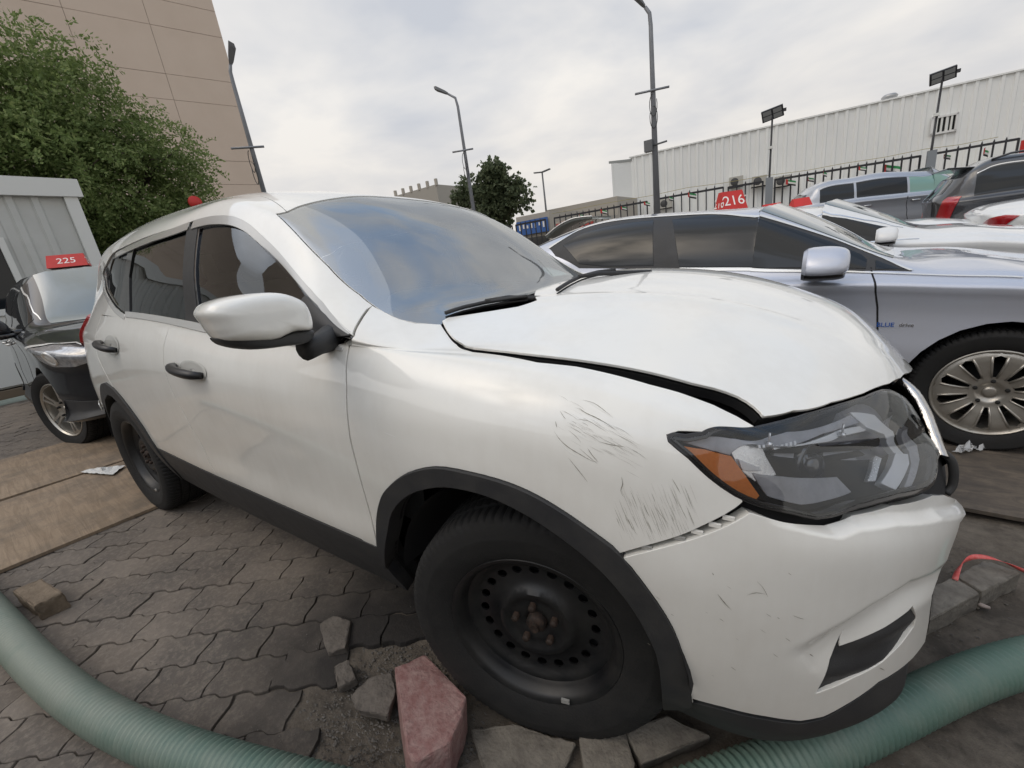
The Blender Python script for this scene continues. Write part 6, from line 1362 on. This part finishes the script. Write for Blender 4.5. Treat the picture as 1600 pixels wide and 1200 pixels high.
# ------------------------------------------------------------------ round the yard
def wbox(b, x0, x1, y0, y1, z0, z1): return b.box(((x0+x1)/2, (y0+y1)/2, (z0+z1)/2), (x1-x0, y1-y0, z1-z0))
CAB = mat('cabin_sheet', (.56, .57, .545), .55, noise=(1.6, .5, (.45, .455, .425))); CABW = mat('cabin_trim', (.70, .71, .68), .5)
cab = empty('site_cabin', (-10.2, -2.0, .1), label='grey corrugated site cabin behind the black SUV', cat='cabin')
def cpart(name, mb, m): o = mb.build(name, m, cab); o.matrix_parent_inverse = cab.matrix_basis.inverted(); return o
def ribbed(p0, p1, z0, z1, pitch, depth, nrm_, top=.35):
    """corrugated sheet between two ground points"""
    p0, p1 = A2(p0), A2(p1); L_ = np.linalg.norm(p1-p0); d = (p1-p0)/L_; k = int(L_/pitch); prof = []
    for i in range(k):
        for a, h_ in ((0, 0), (.42, 0), (.52, 1), (.78, 1), (.88, 0)): prof.append(((i+a)*pitch, h_*depth))
    prof.append((L_, 0)); V = []; nrm_ = A2(nrm_)
    for s_, h_ in prof: q_ = p0+d*s_+nrm_*h_; V += [(q_[0], q_[1], z0), (q_[0], q_[1], z1)]
    return MB().add(V, [(2*i, 2*i+2, 2*i+3, 2*i+1) for i in range(len(prof)-1)])
b_ = MB(); wbox(b_, -16, -10.23, -7, 1.30, .35, 3.4); cpart('shell', b_, CAB)
cpart('wall_sheet', ribbed((-10.22, .30), (-10.22, 1.15), .38, 3.34, .30, .035, (1, 0)), CAB)
cpart('wall_sheet', ribbed((-10.22, -7), (-10.22, -1.3), .38, 3.34, .30, .035, (1, 0)), CAB)
b_ = MB(); wbox(b_, -10.23, -10.19, -1.30, .30, .38, 1.55); cpart('door_panel', b_, CABW)
b_ = MB(); wbox(b_, -16.1, -10.12, -7.1, 1.42, 3.34, 3.63); cpart('roof_fascia', b_, CABW)
b_ = MB(); wbox(b_, -10.23, -10.15, 1.16, 1.34, .35, 3.34); cpart('corner_post', b_, CABW)
b_ = MB(); wbox(b_, -10.22, -10.20, -1.2, .16, 1.6, 2.62); cpart('window_glass', b_, CARGLASS)
b_ = MB()
for y0, y1, z0, z1 in ((.16, .24, 1.5, 2.70), (-1.28, -1.2, 1.5, 2.70), (-1.2, .16, 2.62, 2.70), (-1.2, .16, 1.5, 1.6)): wbox(b_, -10.22, -10.16, y0, y1, z0, z1)
cpart('window_frame', b_, CABW)
b_ = MB(); wbox(b_, -10.35, -10.1, -7, 1.3, .13, .33); cpart('base_beam', b_, mat('old_timber', (.17, .13, .09), .85))
hz2 = [(-9.4, -3.2, .16), (-9.3, -1.4, .18), (-9.5, -.3, .16), (-9.2, .8, .17)]
MB().tube(smooth_line(A2(hz2), 8), .10, 12).build('green_pipe', HOSE, label='green pipe lying on the ground in front of the site cabin', cat='pipe')
wl_ = MB(); wbox(wl_, -17.5, -17.2, -12, 9.5, 0, 2.6); wl_.build('boundary_wall', mat('sand_wall', (.42, .34, .24), .85, noise=(1.2, .6, (.30, .24, .17))), label='low sandy boundary wall behind the cabin and the leafy tree', cat='wall')
tb = MB(); wbox(tb, -15.2, -15.1, 1.9, 5.2, .1, 3.0); tb.build('screen_fence', mat('teal_screen', (.05, .22, .20), .6, noise=(3, .6, (.03, .12, .11))), label='teal screen fence glimpsed between cabin and white SUV tail', cat='fence')
# beige tower block: separate facade panels with open joints
P0 = won(331, 0, 2, 20.0)[:2]; wd = A2([.2513, .9679]); wn = A2([wd[1], -wd[0]]); LW = 46; HT = 34
tw = empty('tower_block', (P0[0], P0[1], 0), label='tall windowless beige building clad in large panels, at the left', cat='building')
TAN = mat('beige_cladding', (.62, .51, .415), .75, noise=(.5, .5, (.56, .455, .365)))
def wallbox(s0, s1, z0, z1, d0, d1):
    V = []
    for z in (z0, z1):
        for s_, d in ((s0, d0), (s1, d0), (s1, d1), (s0, d1)): q_ = P0-wd*s_+wn*d; V.append((q_[0]-P0[0], q_[1]-P0[1], z))
    return MB().add(V, [(0, 1, 2, 3), (7, 6, 5, 4), (0, 4, 5, 1), (1, 5, 6, 2), (2, 6, 7, 3), (3, 7, 4, 0)])
wallbox(0, LW, 0, HT, -14, -.06).build('core', mat('joint_backing', (.30, .23, .18), .9), tw)  # darker brown backing seen in the open panel joints
zj = [0]+[float(won(x, y, 0, P0[0])[2]) for x, y in ((405, 288), (392, 252), (377, 167), (369, 130), (350, 60), (341, 20))]
zj += [zj[-1]+2.1, zj[-1]+6.6, zj[-1]+8.6]; zj = [z for z in zj if z < HT]+[HT]
ws_ = 3.9
for i in range(int(LW/ws_)+1):
    s0, s1 = i*ws_, min((i+1)*ws_, LW)
    for z0, z1 in zip(zj[:-1], zj[1:]):
        if s1-s0 > .2 and z1-z0 > .2: wallbox(s0+.011, s1-.011, z0+.011, z1-.011, -.05, rng.normal(0, .004)).build('facade_panel', TAN, tw)

# trees
def leafmat(name, c1, c2, c3):
    m, n, l, b = newmat(name); g = n.new('ShaderNodeNewGeometry'); r = n.new('ShaderNodeValToRGB'); e = r.color_ramp.elements; e[0].color = (*c1, 1); e[1].color = (*c3, 1); k_ = e.new(.5); k_.color = (*c2, 1); l.new(g.outputs['Random Per Island'], r.inputs[0]); l.new(r.outputs[0], b.inputs['Base Color']); b.inputs['Roughness'].default_value = .6; b.inputs['Specular IOR Level'].default_value = .25
    tr = n.new('ShaderNodeBsdfTranslucent'); l.new(r.outputs[0], tr.inputs[0]); mx = n.new('ShaderNodeMixShader'); mx.inputs[0].default_value = .45; o = n['Material Output']; l.new(b.outputs[0], mx.inputs[1]); l.new(tr.outputs[0], mx.inputs[2]); l.new(mx.outputs[0], o.inputs[0]); return m
BARK = mat('bark', (.09, .07, .05), .9, noise=(12, .6, (.05, .04, .03)), bump=(30, .02))
def tree(name, label, base, blobs, nleaf, ls, lm, droop=.3, seed=1, spray=9, aspect=3.2, trunk_r=.16, sprlen=.35):
    r = np.random.default_rng(seed); base = A2(base); root = empty(name, base, label=label, cat='tree'); tr_ = MB(); zc0 = min(b[0][2]-b[1][2]*.6 for b in blobs)
    fork = base+[0, 0, max(zc0-base[2], 1.0)]; tr_.tube([base-base, (fork-base)*.5+[.08, .05, 0], fork-base], [trunk_r*1.3, trunk_r, trunk_r*.85], 10); tr_.build('trunk', BARK, root)
    w = A2([b[1][0]*b[1][1]*b[1][2] for b in blobs]); w = w/w.sum()
    for k_, (c, rd) in enumerate(blobs):
        c = A2(c); lb = MB()
        mid = (fork+c)/2+r.normal(0, .15, 3); lb.tube([fork-base, mid-base, c-base], [trunk_r*.7, trunk_r*.45, trunk_r*.2], 8)
        for _ in range(7):
            d = r.normal(0, 1, 3); d /= np.linalg.norm(d); d[2] = abs(d[2])*.7; e_ = c+d*A2(rd)*.9; lb.tube([mid*.4+c*.6-base, (c+e_)/2-base+r.normal(0, .08, 3), e_-base], [trunk_r*.25, trunk_r*.13, .008], 5)
        lb.build('limb', BARK, root)
    ns = nleaf//spray; bi = r.choice(len(blobs), ns, p=w); C = A2([blobs[i][0] for i in bi]); Rd = A2([blobs[i][1] for i in bi])
    d = r.normal(0, 1, (ns, 3)); d /= np.linalg.norm(d, axis=1)[:, None]; rad_ = r.random(ns)**.42
    lump = 1+.20*np.sin(d[:, 0]*6+bi*2.1)*np.sin(d[:, 1]*7+bi)+.12*np.sin(d[:, 2]*11+bi*1.3)
    P = C+d*Rd*(rad_*lump)[:, None]
    # leave holes: drop sprays in noise pockets
    keep = (np.sin(P[:, 0]*2.7*1.3+seed)+np.sin(P[:, 1]*3.1+1)+np.sin(P[:, 2]*3.7+2)+r.normal(0, .6, ns)) > -1.15; P = P[keep]; d = d[keep]; ns = len(P)
    ax = d*A2([1, 1, .5])+r.normal(0, .45, (ns, 3)); ax[:, 2] -= droop; ax /= np.linalg.norm(ax, axis=1)[:, None]
    t = (np.arange(spray)+.5)/spray; org = P[:, None]+ax[:, None]*(t[None, :, None]*sprlen); org = org+A2([0, 0, -1])*(t**2*sprlen*droop*.8)[None, :, None]
    side = np.cross(ax, r.normal(0, 1, (ns, 3))); side /= np.linalg.norm(side, axis=1)[:, None]; sg = np.where(np.arange(spray) % 2, 1, -1)[None, :, None]
    ld = side[:, None]*sg+ax[:, None]*.7+r.normal(0, .35, (ns, spray, 3)); ld /= np.linalg.norm(ld, axis=2)[..., None]; up_ = np.cross(ld, r.normal(0, 1, (ns, spray, 3))); up_ /= np.linalg.norm(up_, axis=2)[..., None]
    s_ = ls*(.6+.8*r.random((ns, spray, 1))); a = org; b2 = org+ld*s_*.5+up_*s_/aspect; c2 = org+ld*s_; d2 = org+ld*s_*.5-up_*s_/aspect
    V = np.stack([a, b2, c2, d2], 2).reshape(-1, 3)-base; nf = len(V)//4; me = bpy.data.meshes.new('crown'); me.from_pydata(V.tolist(), [], np.arange(nf*4).reshape(-1, 4).tolist()); o = link('crown', me, lm, root); return root
L1 = leafmat('feathery_leaves', (.105, .15, .045), (.175, .24, .08), (.29, .345, .14))
tree('leafy_tree', 'large feathery green tree behind the site cabin, in front of the beige tower', (-13.4, 2.2, .1), [((-13.2, 2.1, 4.2), (1.9, 2.5, 1.9)), ((-13.4, 2.1, 5.9), (1.5, 1.5, 1.5)), ((-13.2, .6, 5.4), (1.5, 1.6, 1.6)), ((-12.9, 3.6, 4.4), (1.3, 1.15, 1.6)), ((-13.1, 3.2, 3.3), (1.4, 1.3, 1.2)), ((-13.2, -.8, 5.6), (1.5, 1.5, 1.5)), ((-13.4, 2.9, 5.7), (.9, .9, 1.0))], 150000, .085, L1, .35, 3, 12, 4.2, .17, .45)
L2 = leafmat('dull_leaves', (.075, .10, .055), (.12, .15, .08), (.18, .205, .12))
def tp(px, py, y): q_ = won(px, py, 1, y); return tuple(q_)
YT = 31.
bl = [(tp(775, 300, YT), (1.6, 1.6, 2.2)), (tp(772, 275, YT), (1.1, 1.1, 1.3)), (tp(735, 300, YT), (1.2, 1.2, 1.2)), (tp(812, 308, YT), (1.1, 1.1, 1.1)), (tp(715, 312, YT), (.8, .8, .7)), (tp(770, 335, YT), (1.9, 1.9, 1.5)), (tp(800, 290, YT), (.8, .8, .8))]
bb_ = won(775, 345, 1, YT); tree('street_tree', 'dark rounded tree on the skyline beside the lamp post', (bb_[0], YT, 0), bl, 17000, .22, L2, .1, 5, 6, 2.0, .22, .3)
for k_, (x_, y_, h_, lab) in enumerate(((-6.2, 46, 3.4, 'low green shrubs far beyond the fence, behind the warehouse corner'),)): tree('far_shrub', lab, (x_-18, y_, 0), [((x_-18, y_, 2.4), (2.6, 1.5, 1.2)), ((x_-15, y_, 2.0), (2.0, 1.2, 1.0))], 4000, .3, L2, .1, 8, 5, 2, .1, .3)

# warehouse
WSH = mat('white_sheet_steel', (.80, .81, .79), .5, noise=(.25, .5, (.70, .71, .70)))
A_ = won(985, 247, 2, 8.0); B_ = won(1600, 110, 2, 8.0); C_ = won(955, 258, 2, 7.6); wdir = (B_-A_)[:2]/np.linalg.norm((B_-A_)[:2]); nW = A2([wdir[1], -wdir[0]])
wh = empty('warehouse', (A_[0], A_[1], 0), label='long white corrugated steel warehouse beyond the iron fence', cat='building')
def whp(name, mb, m): o = mb.build(name, m, wh); o.matrix_parent_inverse = wh.matrix_basis.inverted(); return o
E_end = A_[:2]+wdir*75
whp('wall_sheet', ribbed(A_[:2], E_end, 0, 8.0, .62, .09, nW), WSH)
whp('side_wall', ribbed(C_[:2], A_[:2], 0, 7.75, .62, .07, (-.6, -.8)), WSH)
def slab(pts, z0, z1):
    n_ = len(pts); return MB().add([(p[0], p[1], z0) for p in pts]+[(p[0], p[1], z1) for p in pts], [tuple(range(n_-1, -1, -1)), tuple(range(n_, 2*n_))]+[(i, (i+1) % n_, (i+1) % n_+n_, i+n_) for i in range(n_)])
bk = -nW*26
whp('core', slab([A_[:2]-nW*.1, E_end-nW*.1, E_end+bk, C_[:2]+bk*.9, C_[:2]+[.15, .1]], 0, 7.7), WSH)
whp('parapet_cap', slab([A_[:2]+nW*.14-wdir*.1, E_end+nW*.14, E_end-nW*.2, A_[:2]-nW*.2-wdir*.1], 8.0, 8.10), WSH)
whp('gutter', slab([C_[:2]+[-.15, -.15], A_[:2]+[-.1, -.2], A_[:2]+[.2, .1], C_[:2]+[.15, .2]], 7.72, 7.92), mat('grey_gutter', (.30, .31, .30), .5))
def onwall(px, py, dn=.15):
    d = (px-800)/FPX*CRW[0]+(600-py)/FPX*CRW[1]+CRW[2]; p0 = A2([*(A_[:2]+nW*dn), 0]); n3 = A2([*nW, 0]); return CAMW+np.dot(p0-CAMW, n3)/np.dot(d, n3)*d
angw = math.atan2(wdir[1], wdir[0])
v_ = onwall(1475, 194); vo = empty('wall_vent', v_, angw); vo.parent = wh; vo.matrix_parent_inverse = wh.matrix_basis.inverted()
MB().box((0, 0, .5), (1.35, .1, .12)).box((0, 0, -.5), (1.35, .1, .12)).box((-.62, 0, 0), (.12, .1, 1.1)).box((.62, 0, 0), (.12, .1, 1.1)).build('vent_frame', mat('vent_white', (.7, .7, .69), .5), vo)
for k_ in range(4): MB().box((-.38+k_*.25, .02, .0), (.10, .08, .9)).build('slat', CABW, vo)
MB().box((0, .08, 0), (1.2, .03, 1.0)).build('vent_back', DARK, vo)
for px_, py_ in ((1150, 284), (1186, 283), (1040, 318), (1222, 283)):
    q_ = onwall(px_, py_, .5); ac = empty('air_conditioner', (q_[0], q_[1], q_[2]-.35), angw, label={1150: 'outdoor air conditioner unit left of the post on the warehouse wall', 1186: 'outdoor air conditioner unit next to the post on the warehouse wall', 1040: 'outdoor air conditioner unit low on the warehouse wall by the tall lamp post', 1222: 'outdoor air conditioner unit right of the floodlight post'}[px_], cat='air conditioner', group='air conditioner units on the warehouse')
    soft(MB().box((0, 0, .35), (1.0, .45, .75)).build('casing', mat('ac_casing', (.42, .41, .37), .6), ac), .02); MB().lathe([(.0, -.235), (.27, -.24), (.29, -.225), (.0, -.22)], 20, 'y', (-.12, 0, .35)).build('fan_grille', mat('ac_grille', (.06, .06, .06), .6), ac); MB().box((0, .1, -.05), (1.05, .5, .06)).build('bracket', DARK, ac)
q_ = onwall(1390, 150, -1.5); rv = empty('roof_ventilator', (q_[0], q_[1], 8.0), label='small turbine ventilator on the warehouse roof', cat='ventilator')
MB().lathe([(.2, 0), (.2, .25), (.42, .32), (.48, .48), (.34, .62), (.0, .68)], 18, 'z').build('cowl', mat('galvanised', (.35, .35, .35), .4, metal=.6), rv)

# iron fence with flags
IRON = mat('black_iron', (.02, .02, .024), .5); FPOST = mat('grey_fence_post', (.22, .24, .26), .6)
ZF = 2.7
FBAR = MB().box((0, 0, -1.2), (.042, .042, 2.4)).mesh('bar'); FBAR.materials.append(IRON)
FIN = MB().add([(0, 0, .12), (.03, 0, .03), (0, .03, .03), (-.03, 0, .03), (0, -.03, .03), (0, 0, 0)], [(0, 1, 2), (0, 2, 3), (0, 3, 4), (0, 4, 1), (5, 2, 1), (5, 3, 2), (5, 4, 3), (5, 1, 4)]).mesh('finial'); FIN.materials.append(IRON)
panels = [((700, 372), (800, 353), 0), ((806, 352), (852, 343), 0), ((866, 341), (1011, 315), 1), ((1028, 311), (1130, 293), 1), ((1138, 293), (1192, 284), 1), ((1211, 281), (1438, 244), 1), ((1461, 240), (1592, 217), 1), ((1606, 216), (1760, 190), 0)]
fl_lab = ['far left fence panel behind the white SUV', 'short fence panel left of the two-armed post', 'fence panel between two-armed post and tallest lamp post', 'fence panel right of the tallest lamp post', 'short fence panel left of the small floodlight post', 'long fence panel between the two floodlight posts', 'fence panel right of the tall floodlight post', 'fence panel at the right frame edge']
for (a_, b2_, _), lab in zip(panels, fl_lab):
    pa, pb = won(*a_, 2, ZF), won(*b2_, 2, ZF); L_ = np.linalg.norm(pb-pa); ang = math.atan2(pb[1]-pa[1], pb[0]-pa[0]); f_ = empty('iron_fence', (pa[0], pa[1], 0), ang, label='black iron '+lab, cat='fence', group='black iron fence panels')
    MB().box((L_/2, 0, ZF), (L_, .06, .075)).build('top_rail', IRON, f_); MB().box((L_/2, 0, .35), (L_, .045, .05)).build('bottom_rail', IRON, f_)
    for e_ in (0, L_): MB().box((e_, 0, 1.35), (.05, .05, 2.75)).build('end_post', IRON, f_)
    nb = max(3, int(L_/.27))
    for k_ in range(1, nb): o = link('bar', FBAR, None, f_); o.location = (L_*k_/nb, 0, ZF); o2 = link('finial', FIN, None, f_); o2.location = (L_*k_/nb, 0, ZF+.02)
FG, FR, FW_, FK = [mat(n_, c_, .7) for n_, c_ in (('flag_green', (.03, .25, .08)), ('flag_red', (.50, .03, .03)), ('flag_white', (.7, .7, .68)), ('flag_black', (.02, .02, .02)))]
def flag(px_, py_, s_, lab, tw_=0):
    q_ = won(px_, py_, 2, ZF-.05); r = empty('small_flag', q_, .2+tw_, label=lab, cat='flag', group='small flags strung along the fence')
    for nm, m_, x0, x1, z0, z1 in (('hoist_band', FR, 0, .25, -.5, 0), ('green_stripe', FG, .25, 1, -.166, 0), ('white_stripe', FW_, .25, 1, -.333, -.166), ('black_stripe', FK, .25, 1, -.5, -.333)):
        V = []; k_ = 6
        for i in range(k_+1):
            x = lerp(x0, x1, i/k_)*s_
            for z in (z0, z1): V.append((x*.9, .12*s_*sin(x/s_*5), z*s_-.35*x))
        MB().add(V, [(2*i, 2*i+2, 2*i+3, 2*i+1) for i in range(k_)]).build(nm, m_, r)
for i_, (px_, py_, s_, lab) in enumerate(((1380, 256, .55, 'largest of the small flags, hanging under the top rail of the long panel'), (1075, 300, .34, 'small flag over the panel right of the tallest lamp post'), (1045, 306, .26, 'small flag close beside the tallest lamp post'), (1228, 280, .36, 'small flag just right of the small floodlight post'), (1262, 276, .28, 'second small flag right of the small floodlight post'), (1287, 267, .26, 'small flag by the middle of the long panel, left one'), (1342, 260, .24, 'small flag by the middle of the long panel, right one'), (1475, 240, .28, 'small flag right of the tall floodlight post'), (1540, 230, .40, 'small flag near the red sign at the right'), (938, 327, .30, 'small flag on the panel left of the tallest lamp post'), (970, 322, .26, 'small flag left of the warehouse corner on the fence'), (905, 334, .22, 'small flag nearest the two-armed post'), (1006, 315, .26, 'small flag at the end of the panel left of the tallest lamp post'))): flag(px_, py_, s_, lab, (i_ % 3)*.5)
# string line
gl = [won(x, y, 2, ZF+.22) for x, y in ((862, 334), (900, 327), (950, 317), (1015, 306), (1075, 293), (1130, 286), (1200, 274), (1262, 266), (1320, 255), (1380, 246), (1445, 233), (1500, 226), (1560, 214))]
MB().tube(gl, .008, 4).build('flag_line', mat('line_yellow', (.35, .30, .10), .7), label='thin cord strung above the fence carrying small flags', cat='cord')

# posts and lamps
GALV = mat('galvanised_pole', (.24, .25, .27), .45, metal=.3, noise=(3, .5, (.17, .18, .19))); LANT = mat('lantern_grey', (.13, .135, .14), .5)
def lamp_post(label, top, zt, r0, r1, arm, head, cross=None, cw=.9, box=None, cables=True, rz=0):
    q_ = won(*top, 2, zt); r = empty('lamp_post', (q_[0], q_[1], 0), label=label, cat='lamp post', group='lamp posts round the yard')
    ax, ay = arm; MB().tube([(-ax, -ay, 0), (-ax, -ay, zt-.5), (-ax*.9, -ay*.9, zt-.18), (-ax*.35, -ay*.35, zt)], [r0, r1, r1*.9, r1*.8], 12).build('pole', GALV, r)
    d = A2([ax, ay, .25]); d = d/np.linalg.norm(d); hb_ = MB(); up_ = A2([0, 0, 1]); sd_ = np.cross(d, up_); sd_ /= np.linalg.norm(sd_); c0_ = A2([-ax*.35, -ay*.35, zt]); V = []
    for t_, w_, h_ in ((0, .05, .05), (.12, .10, .07), (.5, .14, .09), (head, .10, .05)): p = c0_+d*t_; V += [p-sd_*w_-up_*h_*.4, p+sd_*w_-up_*h_*.4, p+sd_*w_*.8+up_*h_, p-sd_*w_*.8+up_*h_]
    hb_.add(V, [(3, 2, 1, 0), (12, 13, 14, 15)]+[(4*i+j, 4*i+(j+1) % 4, 4*i+4+(j+1) % 4, 4*i+4+j) for i in range(3) for j in range(4)]).build('lantern', LANT, r)
    if cross:
        zc_ = cross; dr = A2([cos(rz), sin(rz), 0]); MB().tube([A2([-ax, -ay, zc_])-dr*cw/2+A2([0, -.12, 0]), A2([-ax, -ay, zc_])+dr*cw/2+A2([0, -.12, 0])], .035, 8).build('cross_arm', GALV, r)
        if cables:
            for k_ in range(2):
                pts = [A2([-ax+.12*sin(a*1.0)*(1 if k_ else -1)+.03, -ay-.14, zc_-.1-.35*k_-.32*(1-cos(a))]) for a in np.linspace(0, 5.2, 14)]; MB().tube(pts, .012, 5).build('cable', IRON, r)
    if box: MB().box((-ax-.16, -ay-.14, box), (.26, .22, .34)).tube([(-ax, -ay-.1, box), (-ax+.42, -ay-.12, box+.02)], .03, 6).build('junction_box', LANT, r)
    return r
def zat(px_, py_, top, zt):      # height on the post through a traced point
    q_ = won(*top, 2, zt); d = (px_-800)/FPX*CRW[0]+(600-py_)/FPX*CRW[1]+CRW[2]; h_ = A2(q_[:2])-CAMW[:2]; t_ = np.dot(h_, d[:2])/np.dot(d[:2], d[:2]); return float(CAMW[2]+d[2]*t_)
lamp_post('leaning grey lamp post in front of the beige tower with square lantern', (362, 100), 8, .10, .055, (.12, .05), .42, zat(394, 230, (362, 100), 8), .95, rz=.9)
lamp_post('grey lamp post with curved head beside the dark round tree', (694, 148), 8, .11, .055, (-.42, -.25), .60, zat(712, 238, (694, 148), 8), .9, rz=.5)
lamp_post('tallest grey lamp post with coiled cables, in front of the fence', (1004, 12), 8, .13, .065, (-.20, -.10), .55, zat(1016, 143, (1004, 12), 8), 1.05, zat(1013, 229, (1004, 12), 8), rz=.35)
q_ = won(847, 269, 2, 8); r_ = empty('lamp_post', (q_[0], q_[1], 0), label='far thin post with two opposite lamp arms', cat='lamp post', group='lamp posts round the yard')
MB().tube([(0, 0, 0), (0, 0, 8)], [.12, .07], 8).build('pole', LANT, r_)
for sg in (-1, 1): MB().box((sg*.42, 0, 8.02+.03), (.78, .22, .10), Matrix.Rotation(-sg*.12, 3, 'Y')).build('lantern', LANT, r_)
def flood(label, top, base, h_, sc):
    pb = won(*base, 2, ZF); y_ = pb[1]-.25; pt = won(*top, 1, y_); r = empty('floodlight_post', (pb[0], y_, 0), label=label, cat='floodlight', group='floodlights on the fence')
    dx = pt[0]-pb[0]; zt = pt[2]; MB().tube([(0, 0, 0), (dx, 0, zt)], [.045, .03], 8).build('pole', IRON, r)
    MB().box((dx-.02, -.05, 1.4), (.24, .16, 2.8)).build('post_sleeve', FPOST, r)
    Rf = Matrix.Rotation(rad(25), 3, 'X') @ Matrix.Rotation(rad(-8), 3, 'Y'); MB().box((dx, 0, zt+.05), (.72*sc, .10, .40*sc), Rf).build('lamp_body', IRON, r)
    for ix in (-1, 1):
        for iz in (-1, 1): c_ = Rf @ Vector((ix*.17*sc, -.058, iz*.09*sc)); MB().box((dx+c_.x, c_.y, zt+.05+c_.z), (.28*sc, .012, .15*sc), Rf).build('lamp_panel', mat('led_panel', (.24, .25, .25), .2, coat=1), r)
    MB().box((dx+.40*sc, -.02, zt+.08), (.10, .08, .10)).build('sensor', IRON, r)
    MB().box((dx*.65, -.05, zt*.78), (.14, .14, .09)).build('camera_box', CABW if sc < 1 else IRON, r)
flood('small floodlight on a black pole left of the long fence panel', (1207, 180), (1201, 283), 5, .95)
flood('tall floodlight on a black pole right of the long fence panel', (1473, 121), (1449, 242), 5, .90)
# far buildings
SHP = mat('far_plaster', (.42, .39, .34), .8, noise=(.4, .5, (.36, .33, .28)))
def pbox(name, label, pa, pb, y, depth, z1, m, cat='building'):
    a_, b2_ = won(*pa, 1, y), won(*pb, 1, y); z1 = z1 or max(a_[2], b2_[2]); r = empty(name, (a_[0], y, 0), label=label, cat=cat); o = MB().box(((b2_[0]-a_[0])/2, depth/2, z1/2), (b2_[0]-a_[0], depth, z1)).build('wall', m, r); return r, a_, b2_, z1
r_, a_, b2_, z1 = pbox('far_roof_building', 'distant flat roofed building just above the white SUV roof', (618, 306), (684, 304), 50, 14, None, mat('far_concrete', (.36, .34, .30), .8))
for k_ in range(6): MB().box(((b2_[0]-a_[0])*k_/5, .1, z1+.3), (.35, .35, .9)).build('parapet_post', SHP, r_)
r_, a_, b2_, z1 = pbox('shop_building', 'low shop with a blue sign board beyond the fence, left of the two-armed post', (806, 340), (858, 332), 24, 6, None, SHP)
MB().box(((b2_[0]-a_[0])/2, -.15, z1-.75), (b2_[0]-a_[0]-.2, .15, .85)).build('sign_board', mat('blue_sign', (.04, .12, .36), .5), r_)
for k_ in range(7): MB().box((.35+k_*(b2_[0]-a_[0]-.7)/6, -.24, z1-.72+.06*(k_ % 2)), (.11, .02, .34-.08*(k_ % 3))).build('sign_mark', WPR, r_)
MB().box(((b2_[0]-a_[0])/2, -.08, z1-2.2), (b2_[0]-a_[0]-.4, .06, 1.6)).build('shop_window', CARGLASS, r_)
pbox('low_building', 'long low cream building beyond the fence, right of the two-armed post', (852, 329), (965, 321), 34, 8, None, SHP)
r_, a_, b2_, z1 = pbox('shop_building', 'low shop with a red sign board seen through the fence bars', (868, 347), (930, 338), 22, 4, None, SHP)
MB().box(((b2_[0]-a_[0])/2, -.12, z1-.5), (b2_[0]-a_[0]-.2, .12, .75)).build('sign_board', mat('red_shop_sign', (.42, .06, .05), .5), r_)
q_ = won(1597, 231, 2, 2.55); rs = empty('red_sign', (q_[0]+.25, q_[1]-.15, q_[2]), .15, label='red sign board fixed on the fence at the right frame edge', cat='sign')
MB().box((0, 0, 0), (.72, .05, .50)).build('board', REDB, rs); MB().box((-.12, -.03, .08), (.26, .01, .05)).box((-.12, -.03, -.06), (.26, .01, .05)).build('print', WPR, rs, kind='stuff')
q_ = won(304, 313, 0, -11.2); rs = empty('round_red_sign', (q_[0], q_[1], 0), label='round red sign on a pole peeping over the white SUV roof', cat='sign')
MB().lathe([(.0, -.03), (.14, -.03), (.15, 0), (.14, .03), (.0, .03)], 24, 'x', (0, 0, q_[2]-.05)).build('disc', REDB, rs); MB().tube([(-.06, 0, 0), (-.06, 0, q_[2]-.05)], .03, 8).build('pole', GALV, rs)
bw = ribbed((-16, -7.5), (9, -7.5), .1, 3.6, .42, .09, (0, 1)); bw.build('corrugated_wall', mat('beige_sheet', (.38, .345, .30), .5, noise=(1.5, .5, (.30, .27, .235))), label='beige corrugated wall on the open side of the yard', cat='wall')
